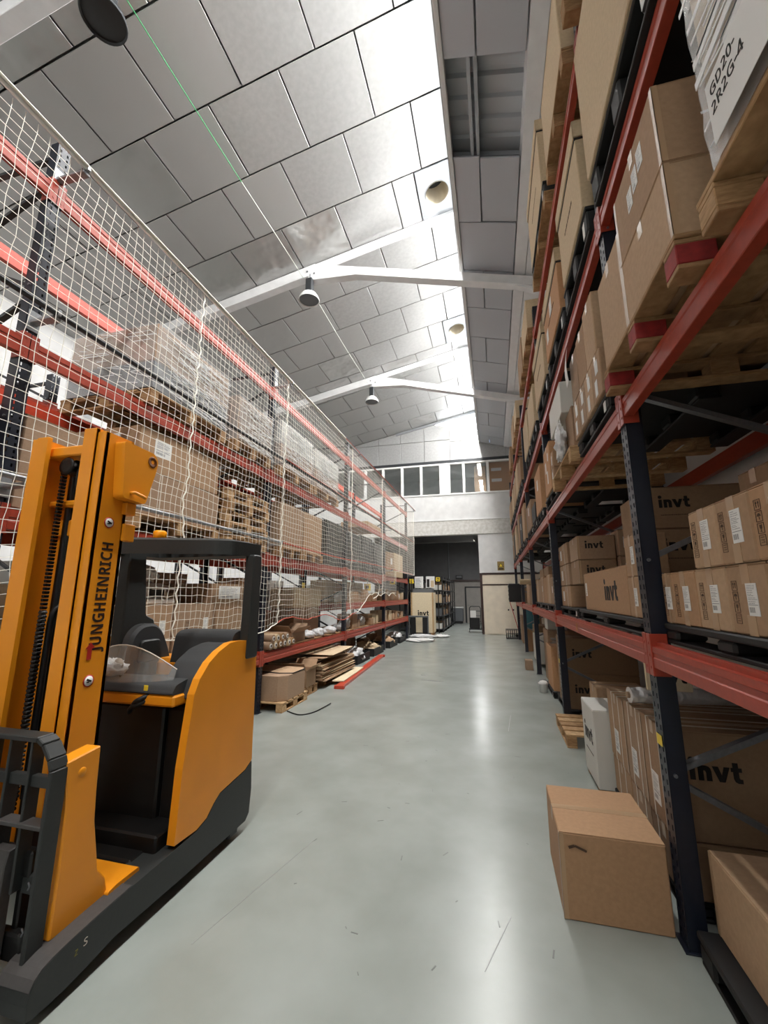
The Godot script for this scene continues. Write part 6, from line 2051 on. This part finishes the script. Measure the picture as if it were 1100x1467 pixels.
func left_shelves() -> void:
	# two low shelves in the far bays: small cartons, bags and bottles
	var r := RandomNumberGenerator.new()
	r.seed = 404
	var n := FastNoiseLite.new()
	n.frequency = 1.8
	for lev in 2:
		var y: float = [0.811, 1.441][lev]
		var where: String = ["lower far shelf", "upper far shelf"][lev]
		for bay in 2:
			var z := -9.15 - 3.5 * bay
			var k := 0
			while z > -12.0 - 3.5 * bay:
				var w := r.randf_range(0.22, 0.42)
				var h := r.randf_range(0.16, 0.34)
				var kind := r.randi_range(0, 9)
				if kind < 6:
					carton("small brown carton on the %s, %s bay, %s in line" % [where, ["first", "last"][bay], ORDINAL[k]], Vector3(-3.75, y, z - w), Vector3(-3.32 + r.randf_range(-0.03, 0.05), y + h, z - 0.015), ["card0", "card2", "card3", "card_pale", "card4"][r.randi_range(0, 4)], {"seam": "z", "tape": k % 2 == 0}, "small cartons, " + where)
				elif kind < 8:
					var b := thing("packing_bag", "crumpled pale packing bag on the %s, %s bay, %s in line" % [where, ["first", "last"][bay], ORDINAL[k]], "bag", Vector3(-3.5, y, z - w * 0.5), 0.0, "packing bags, " + where)
					var bs := mb()
					n.seed = 100 + k + 20 * lev + 50 * bay
					blob(bs, Vector3(0.14, h * 0.5, w * 0.38), n, 0.55, 16, 10)
					part(b, "plastic", done(bs), "bubble", Transform3D(Basis(), Vector3(0, h * 0.375, 0)))
				else:
					open_carton("open brown carton with raised flaps on the %s, %s bay, %s in line" % [where, ["first", "last"][bay], ORDINAL[k]], Vector3(-3.55, y, z - w * 0.5), Vector3(0.34, h * 0.8, w * 0.74), "card0", w * 0.11).set_meta("group", "open cartons, " + where)
				z -= w + 0.02
				k += 1
	# a row of pale cartons standing behind, on the upper far shelf
	for i in 5:
		carton("tall pale carton at the back of the upper far shelf, %s in line" % ORDINAL[i], Vector3(-4.2, 1.441, -9.75 - i * 0.6), Vector3(-3.82, 1.95, -9.2 - i * 0.6), ["card_pale", "card2"][i % 2], {"seam": "z"}, "tall pale cartons behind the upper far shelf")


func left_floor() -> void:
	# bulk box on a pallet under the first deck
	wood_pallet("pale wooden pallet under the low octagonal carton, beside the second upright", Vector3(-3.36, 0, -6.02), 0.9, 0.82, ["wood2", "wood0"], "x", "", 0.13)
	var o := thing("bulk_carton", "low brown carton with loose lid on a pallet beside the second upright", "box", Vector3(-3.36, 0.131, -6.02))
	var poly := V([[-0.44, -0.37], [0.36, -0.37], [0.44, -0.30], [0.44, 0.26], [0.34, 0.37], [-0.44, 0.37]])
	prism_part(o, "body", poly, 0.34, "card3", in_xz(0.17), 0.006)
	prism_part(o, "lid", V([[-0.40, -0.37], [0.38, -0.37], [0.435, -0.28], [0.435, 0.1], [0.25, 0.16], [-0.40, 0.05]]), 0.012, "card2", in_xz(0.352) * Transform3D(Basis(Vector3(0, 1, 0), -0.02), Vector3.ZERO), 0.002)
	tube_part(o, "black_band", [Vector3(0.40, 0.346, -0.36), Vector3(0.44, 0.346, -0.28), Vector3(0.44, 0.346, 0.11), Vector3(0.25, 0.346, 0.17), Vector3(-0.40, 0.346, 0.06)], 0.007, "black", 6)
	tube_part(thing("loose_strap", "black strap end lying on the floor before the low carton", "strap", Vector3(-2.66, 0, -5.72)), "strap", curve([Vector3(-0.22, 0.012, 0.02), Vector3(0.02, 0.008, 0.13), Vector3(0.16, 0.010, -0.05), Vector3(0.22, 0.02, -0.5)]), 0.008, "black", 6)
	open_carton("small open carton with a flap hanging out, beside the flattened cardboard", Vector3(-3.2, 0.137, -6.74), Vector3(0.4, 0.26, 0.36), "card0", 0.1)
	wood_pallet("wooden pallet under the small open carton beside the flattened cardboard", Vector3(-3.45, 0, -6.74), 0.9, 0.56, ["wood1", "wood1"], "x", "", 0.135)
	# flattened cartons in a heap
	var r := RandomNumberGenerator.new()
	r.seed = 21
	var ord := ["lowest", "second", "third", "fourth", "fifth", "sixth", "seventh", "eighth", "ninth", "tenth", "eleventh", "top"]
	wood_pallet("brown wooden pallet under the heap of flattened cardboard", Vector3(-3.52, 0, -8.0), 0.95, 1.2, ["wood1"], "x", "", 0.12)
	for i in 12:
		var f := thing("flattened_carton", "flattened brown carton in the heap under the first deck, %s sheet from the bottom" % ord[i], "cardboard", Vector3(-3.46 + r.randf_range(-0.02, 0.02), 0.122 + i * 0.023, -7.98 + r.randf_range(-0.03, 0.03)), r.randf_range(-0.03, 0.03), "heap of flattened cartons")
		bx(f, "sheet", Vector3(-0.55, 0, -0.86), Vector3(0.5 + r.randf_range(-0.03, 0.03), 0.009, 0.82), ["card2", "card0", "card_pale"][i % 3], 0.002)
		bx(f, "sheet", Vector3(-0.55, 0.011, -0.84), Vector3(0.49 + r.randf_range(-0.03, 0.03), 0.020, 0.80), ["card0", "card3", "card2"][i % 3], 0.002)
	for i in 3:
		var f := thing("cardboard_sheet", ["cardboard sheet tilted on top of the flattened heap, lowest of three", "cardboard sheet tilted on top of the flattened heap, middle of three", "wide pale cardboard sheet tilted on top of the flattened heap"][i], "cardboard", Vector3(-3.45 + 0.05 * i, 0.44 + 0.05 * i, -7.72 - 0.14 * i), -0.1 + 0.08 * i)
		f.rotation.z = 0.05 - 0.03 * i
		bx(f, "sheet", Vector3(-0.5, 0, -0.68), Vector3(0.45, 0.009, 0.68), ["card3", "card0", "card_pale"][i], 0.002)
	# loose red beams and a plank along the aisle edge
	var rb := thing("loose_beam", "loose red rack beam lying on the floor along the aisle edge", "beam", Vector3(-2.84, 0.0, -9.2))
	rb.rotation.y = 0.07
	bx(rb, "beam", Vector3(-0.07, 0, -1.9), Vector3(0.07, 0.05, 1.9), "rack_orange", 0.004)
	bx(rb, "end_plate", Vector3(-0.08, 0, 1.9), Vector3(0.1, 0.055, 1.98), "rack_orange", 0.004)
	bx(rb, "end_plate", Vector3(-0.08, 0, -1.98), Vector3(0.1, 0.055, -1.9), "rack_orange", 0.004)
	var pl := thing("plank", "pale plank lying across the loose red beam", "plank", Vector3(-2.88, 0.056, -8.3), 0.06)
	bx(pl, "board", Vector3(-0.11, 0, -0.75), Vector3(0.11, 0.02, 0.75), "ply", 0.003)
	# bins and clutter farther on
	for i in 4:
		var o2 := thing("bin_tray", "black tray heaped with loose packing on the floor, %s past the third upright" % ORDINAL[i], "tray", Vector3(-3.5, 0, [-10.2, -11.6, -13.4, -14.8][i]), 0.0, "trays under the far shelves")
		for s in [-1.0, 1.0]:
			bx(o2, "side", Vector3(s * 0.34, 0, -0.5), Vector3(s * 0.32, 0.2, 0.5), "plastic_black", 0.004)
			bx(o2, "side", Vector3(-0.34, 0, s * 0.5), Vector3(0.34, 0.2, s * 0.48), "plastic_black", 0.004)
		bx(o2, "bottom", Vector3(-0.34, 0, -0.5), Vector3(0.34, 0.02, 0.5), "plastic_black", 0.0)
		var bs := mb()
		var n := FastNoiseLite.new()
		n.seed = 300 + i
		n.frequency = 2.4
		blob(bs, Vector3(0.30, 0.16, 0.45), n, 0.8, 22, 12)
		part(o2, "packing", done(bs), ["bubble", "card_pale", "card2", "bubble"][i], Transform3D(Basis(), Vector3(0, 0.15, 0))).set_meta("kind", "stuff")
	var tz := -9.35
	for i in 6:
		tz = clear_of(tz, 0.4, LEFT_ZS)
		carton("small carton behind the floor trays, %s past the third upright" % ORDINAL[i], Vector3(-4.15, 0, tz - 0.4), Vector3(-3.9, 0.3 + 0.06 * (i % 3), tz), ["card1", "card1", "card3"][i % 3], {"seam": "z"}, "small cartons on the floor under the far shelves")
		tz -= 1.0


func back_rack_stock() -> void:
	# goods on the rack behind, glimpsed through the netted rack
	var r := RandomNumberGenerator.new()
	r.seed = 909
	for lv in 3:
		var y: float = [0.0, 1.252, 2.502][lv]
		var where: String = ["floor under the lower rack", "first beam of the lower rack", "second beam of the lower rack"][lv]
		var z := -1.0
		var k := 0
		while z > -13.6 and k < 20:
			var w := r.randf_range(0.5, 1.0)
			z = clear_of(z, w, BACK_ZS)
			if z - w < -13.85:
				break
			var h := r.randf_range(0.35, 0.8)
			var m: String = ["card0", "card1", "card3", "plastic_black", "white_board", "steel_dark"][r.randi_range(0, 5)]
			if r.randf() < 0.8:
				carton("%s on the %s, %s in line" % [{"plastic_black": "black bin", "white_board": "white box", "steel_dark": "grey metal case"}.get(m, "brown carton"), where, ORDINAL[k]], Vector3(-5.8, y, z - w + 0.02), Vector3(-5.03, y + h, z - 0.02), m, {"seam": "z", "tape": m.begins_with("card"), "labels": [["+x", 0.05, 0.05, 0.14, 0.12, "label_wide"]] if k % 2 == 0 else []}, "goods on the " + where)
			z -= w + 0.05
			k += 1


# ---------------------------------------------------------------- things at the far end
func build_far_things() -> void:
	var c := thing("plywood_crate", "tall plywood crate printed invt at the end of the aisle", "crate", Vector3(-2.86, 0, -17.7))
	bx(c, "box", Vector3(-0.5, 0.1, -0.35), Vector3(0.42, 1.70, 0.35), "ply", 0.01)
	for x in [-0.48, 0.40]:
		bx(c, "corner_batten", Vector3(x - 0.03, 0.1, 0.35), Vector3(x + 0.03, 1.70, 0.362), "wood2", 0.003)
	for x in [-0.4, 0.0, 0.34]:
		bx(c, "skid", Vector3(x - 0.05, 0, -0.35), Vector3(x + 0.05, 0.1, 0.35), "wood1", 0.004)
	part(c, "printed_logo", logo_mesh(), "ink", Transform3D(Basis.from_scale(Vector3(0.14, 0.14, 1)), Vector3(0.0, 0.86, 0.3508)), "dark printed lettering invt")
	var t := thing("grey_stand", "low grey stand with two black panels before the plywood crate", "stand", Vector3(-2.95, 0, -17.1))
	for x in [-0.28, 0.2]:
		bx(t, "black_panel", Vector3(x - 0.1, 0.02, -0.04), Vector3(x + 0.1, 0.72, 0.04), "black", 0.006)
	bx(t, "top_rail", Vector3(-0.46, 0.72, -0.06), Vector3(0.34, 0.78, 0.06), "plastic_grey", 0.006)
	for x in [-0.44, 0.32]:
		bx(t, "leg", Vector3(x - 0.02, 0, -0.03), Vector3(x + 0.02, 0.72, 0.03), "plastic_grey", 0.004)
	carton("flat grey case lying on top of the plywood crate", Vector3(-3.3, 1.702, -17.95), Vector3(-2.48, 1.86, -17.45), "plastic_grey", {"tape": false})
	# shelving in the store room
	for a in [[-2.52, -18.9, -24.6, "dark steel shelving row full of goods along the store room passage"], [-3.9, -18.9, -24.6, "dark steel shelving row behind the plywood crate"]]:
		var s := thing("steel_shelving", a[3], "shelving", Vector3(a[0], 0, (a[1] + a[2]) * 0.5))
		var l: float = (a[1] - a[2]) * 0.5
		for k in 6:
			for x in [-0.28, 0.28]:
				bx(s, "post", Vector3(x - 0.025, 0, -l + 2 * l * k / 5.0 - 0.025), Vector3(x + 0.025, 2.42, -l + 2 * l * k / 5.0 + 0.025), "black", 0.003)
		for y in [0.12, 0.68, 1.24, 1.8, 2.3]:
			bx(s, "shelf", Vector3(-0.3, y - 0.02, -l), Vector3(0.3, y + 0.02, l), "steel_dark", 0.003)
	var r := RandomNumberGenerator.new()
	r.seed = 55
	for lv in 4:
		var y: float = [0.142, 0.702, 1.262, 1.822][lv]
		var z := -18.95
		var k := -1
		while z > -22.8:
			k += 1
			var w := r.randf_range(0.28, 0.5)
			carton("small box on the %s store room shelf, %s from its front" % [["lowest", "second", "third", "top"][lv], ORDINAL[k]], Vector3(-2.69, y, z - w), Vector3(-2.27 - r.randf_range(0.0, 0.06), y + r.randf_range(0.22, 0.4), z - 0.02), ["card0", "card1", "white_board", "card3", "card_pale", "plastic_grey"][r.randi_range(0, 5)], {"tape": false, "seam": "z"}, "boxes on the %s store room shelf" % ["lowest", "second", "third", "top"][lv])
			z -= w + 0.06
	# boards and letter signs at the head of the shelving
	for a in [[-3.18, "white notice board over the plywood crate, lined with text"], [-2.68, "white notice board over the plywood crate, with dark and tan fields"]]:
		var b := thing("notice_board", a[1], "board", Vector3(a[0], 1.90, -18.3))
		bx(b, "panel", Vector3(-0.19, 0, -0.02), Vector3(0.19, 0.50, 0.02), "plastic_white", 0.006)
		if a[0] < -3:
			for k in 6:
				bx(b, "line", Vector3(-0.15, 0.06 + 0.065 * k, 0.02), Vector3(0.10 - 0.03 * (k % 3), 0.08 + 0.065 * k, 0.022), "plastic_grey", 0.0)
		else:
			bx(b, "field", Vector3(-0.15, 0.04, 0.02), Vector3(-0.04, 0.38, 0.024), "ink", 0.0)
			bx(b, "field", Vector3(0.02, 0.04, 0.02), Vector3(0.16, 0.32, 0.024), "card_pale", 0.0)
		bx(b, "stand", Vector3(-0.03, -1.9, -0.06), Vector3(0.03, 0.02, -0.02), "black", 0.004)
	for a in [[-3.49, 2.10, -18.2, "E", "yellow sign with letter E beside the end of the netted rack"], [-2.35, 2.18, -18.32, "D", "yellow sign with letter D at the store room shelving"], [-3.30, 1.95, -13.8, "B", "yellow sign on the far beam above the upper far shelf"], [-3.33, 1.72, -11.0, "A", "yellow sign behind the safety net over the upper far shelf"]]:
		var s := thing("letter_sign", a[4], "sign", Vector3(a[0], a[1], a[2]))
		bx(s, "plate", Vector3(-0.09, 0, -0.006), Vector3(0.09, 0.18, 0.006), "yellow", 0.004)
		if a[3] in ["E", "D"]:
			part(s, "letter", text_mesh(a[3], 0.13), "ink", Transform3D(Basis(), Vector3(0, 0.09, 0.007)))
			bx(s, "bracket", Vector3(-0.02, -2.10 if a[3] == "E" else -2.18, -0.04), Vector3(0.02, 0.1, -0.006), "black", 0.003)
		else:
			bx(s, "mark", Vector3(-0.04, 0.05, 0.006), Vector3(0.04, 0.13, 0.008), "ink", 0.0)
			bx(s, "bracket", Vector3(-0.01, 0.1, -0.02), Vector3(0.01, 2.19 - 0.145 - a[1] + 0.01, -0.006), "steel", 0.002)
	# trolley in the opening
	var tr := thing("trolley", "black folding trolley with a white box standing in the opening", "trolley", Vector3(-0.88, 0, -19.5))
	for s in [-0.24, 0.24]:
		tube_part(tr, "frame_tube", [Vector3(s, 0.12, 0), Vector3(s, 1.02, -0.06), Vector3(s * 0.8, 1.1, -0.07), Vector3(0, 1.1, -0.07)], 0.018, "black", 8)
		lathe_part(tr, "wheel", [[0.0, -0.02], [0.06, -0.02], [0.065, 0.0], [0.06, 0.02], [0.0, 0.02]], "plastic_white", Vector3(s * 1.15, 0.066, 0.1), 18, Basis(Vector3.BACK, PI / 2))
	bx(tr, "platform", Vector3(-0.28, 0.12, -0.1), Vector3(0.28, 0.16, 0.34), "black", 0.01)
	for y in [0.45, 0.7, 0.9]:
		tube_part(tr, "cross_bar", [Vector3(-0.24, y, -0.03), Vector3(0.24, y, -0.03)], 0.014, "steel_dark", 8)
	carton("black case carried by the folding trolley", Vector3(-1.09, 0.162, -19.46), Vector3(-0.68, 0.62, -19.2), "plastic_black", {"tape": false})
	carton("small white box on the folding trolley's black case", Vector3(-1.08, 0.622, -19.45), Vector3(-0.84, 0.92, -19.28), "plastic_white", {"tape": false})
	var low := thing("white_bin", "long pale bin standing against the back wall of the store room", "bin", Vector3(-2.5, 0, -25.2))
	bx(low, "body", Vector3(-0.7, 0.1, -0.25), Vector3(0.7, 0.85, 0.25), "plastic_grey", 0.04)
	bx(low, "lid", Vector3(-0.72, 0.85, -0.27), Vector3(0.72, 0.92, 0.27), "plastic_white", 0.02)
	bx(low, "base", Vector3(-0.66, 0.0, -0.2), Vector3(0.66, 0.1, 0.2), "black", 0.01)
	# loose packing on the aisle floor before the crate
	var n := FastNoiseLite.new()
	n.frequency = 1.6
	var spots := [[-2.62, -15.2, 0.5, 0.05, 0.5, "plastic_white", "big sheet of white foam lying on the aisle floor"], [-2.75, -16.5, 0.5, 0.07, 0.3, "bubble", "crumpled film heap on the floor before the grey stand"], [-2.05, -16.7, 0.28, 0.06, 0.25, "plastic_white", "small crumpled white film on the aisle floor beside the heap"]]
	for i in spots.size():
		var a: Array = spots[i]
		var o := thing("floor_film", a[6], "packing", Vector3(a[0], 0, a[1]))
		var st := mb()
		n.seed = 60 + i
		blob(st, Vector3(a[2], a[3], a[4]), n, 0.5, 24, 10)
		part(o, "film", done(st), a[5], Transform3D(Basis(), Vector3(0, a[3] * 0.75, 0)))
	# cleaning corner by the cupboard
	var br := thing("broom", "broom with red stick leaning on the right rack end", "broom", Vector3(0.78, 0, -17.6))
	tube_part(br, "stick", [Vector3(0.1, 0.1, 0), Vector3(-0.22, 1.42, -0.1)], 0.014, "red_plastic", 8)
	bx(br, "head", Vector3(-0.06, 0.0, -0.14), Vector3(0.2, 0.1, 0.14), "black", 0.02)
	var dc := thing("scrap_crate", "low black mesh crate on the floor before the cream cupboard", "crate", Vector3(0.66, 0, -17.0))
	bx(dc, "bottom", Vector3(-0.3, 0.0, -0.25), Vector3(0.3, 0.03, 0.25), "black", 0.004)
	for k in 9:
		var x := -0.3 + 0.075 * k
		for z in [-0.25, 0.25]:
			bx(dc, "bar", Vector3(x - 0.008, 0.0, z - 0.008), Vector3(x + 0.008, 0.32, z + 0.008), "black", 0.0)
	for y in [0.16, 0.32]:
		for z in [-0.25, 0.25]:
			bx(dc, "rail", Vector3(-0.31, y - 0.01, z - 0.01), Vector3(0.31, y + 0.01, z + 0.01), "black", 0.0)
		for x in [-0.3, 0.3]:
			bx(dc, "rail", Vector3(x - 0.01, y - 0.01, -0.25), Vector3(x + 0.01, y + 0.01, 0.25), "black", 0.0)
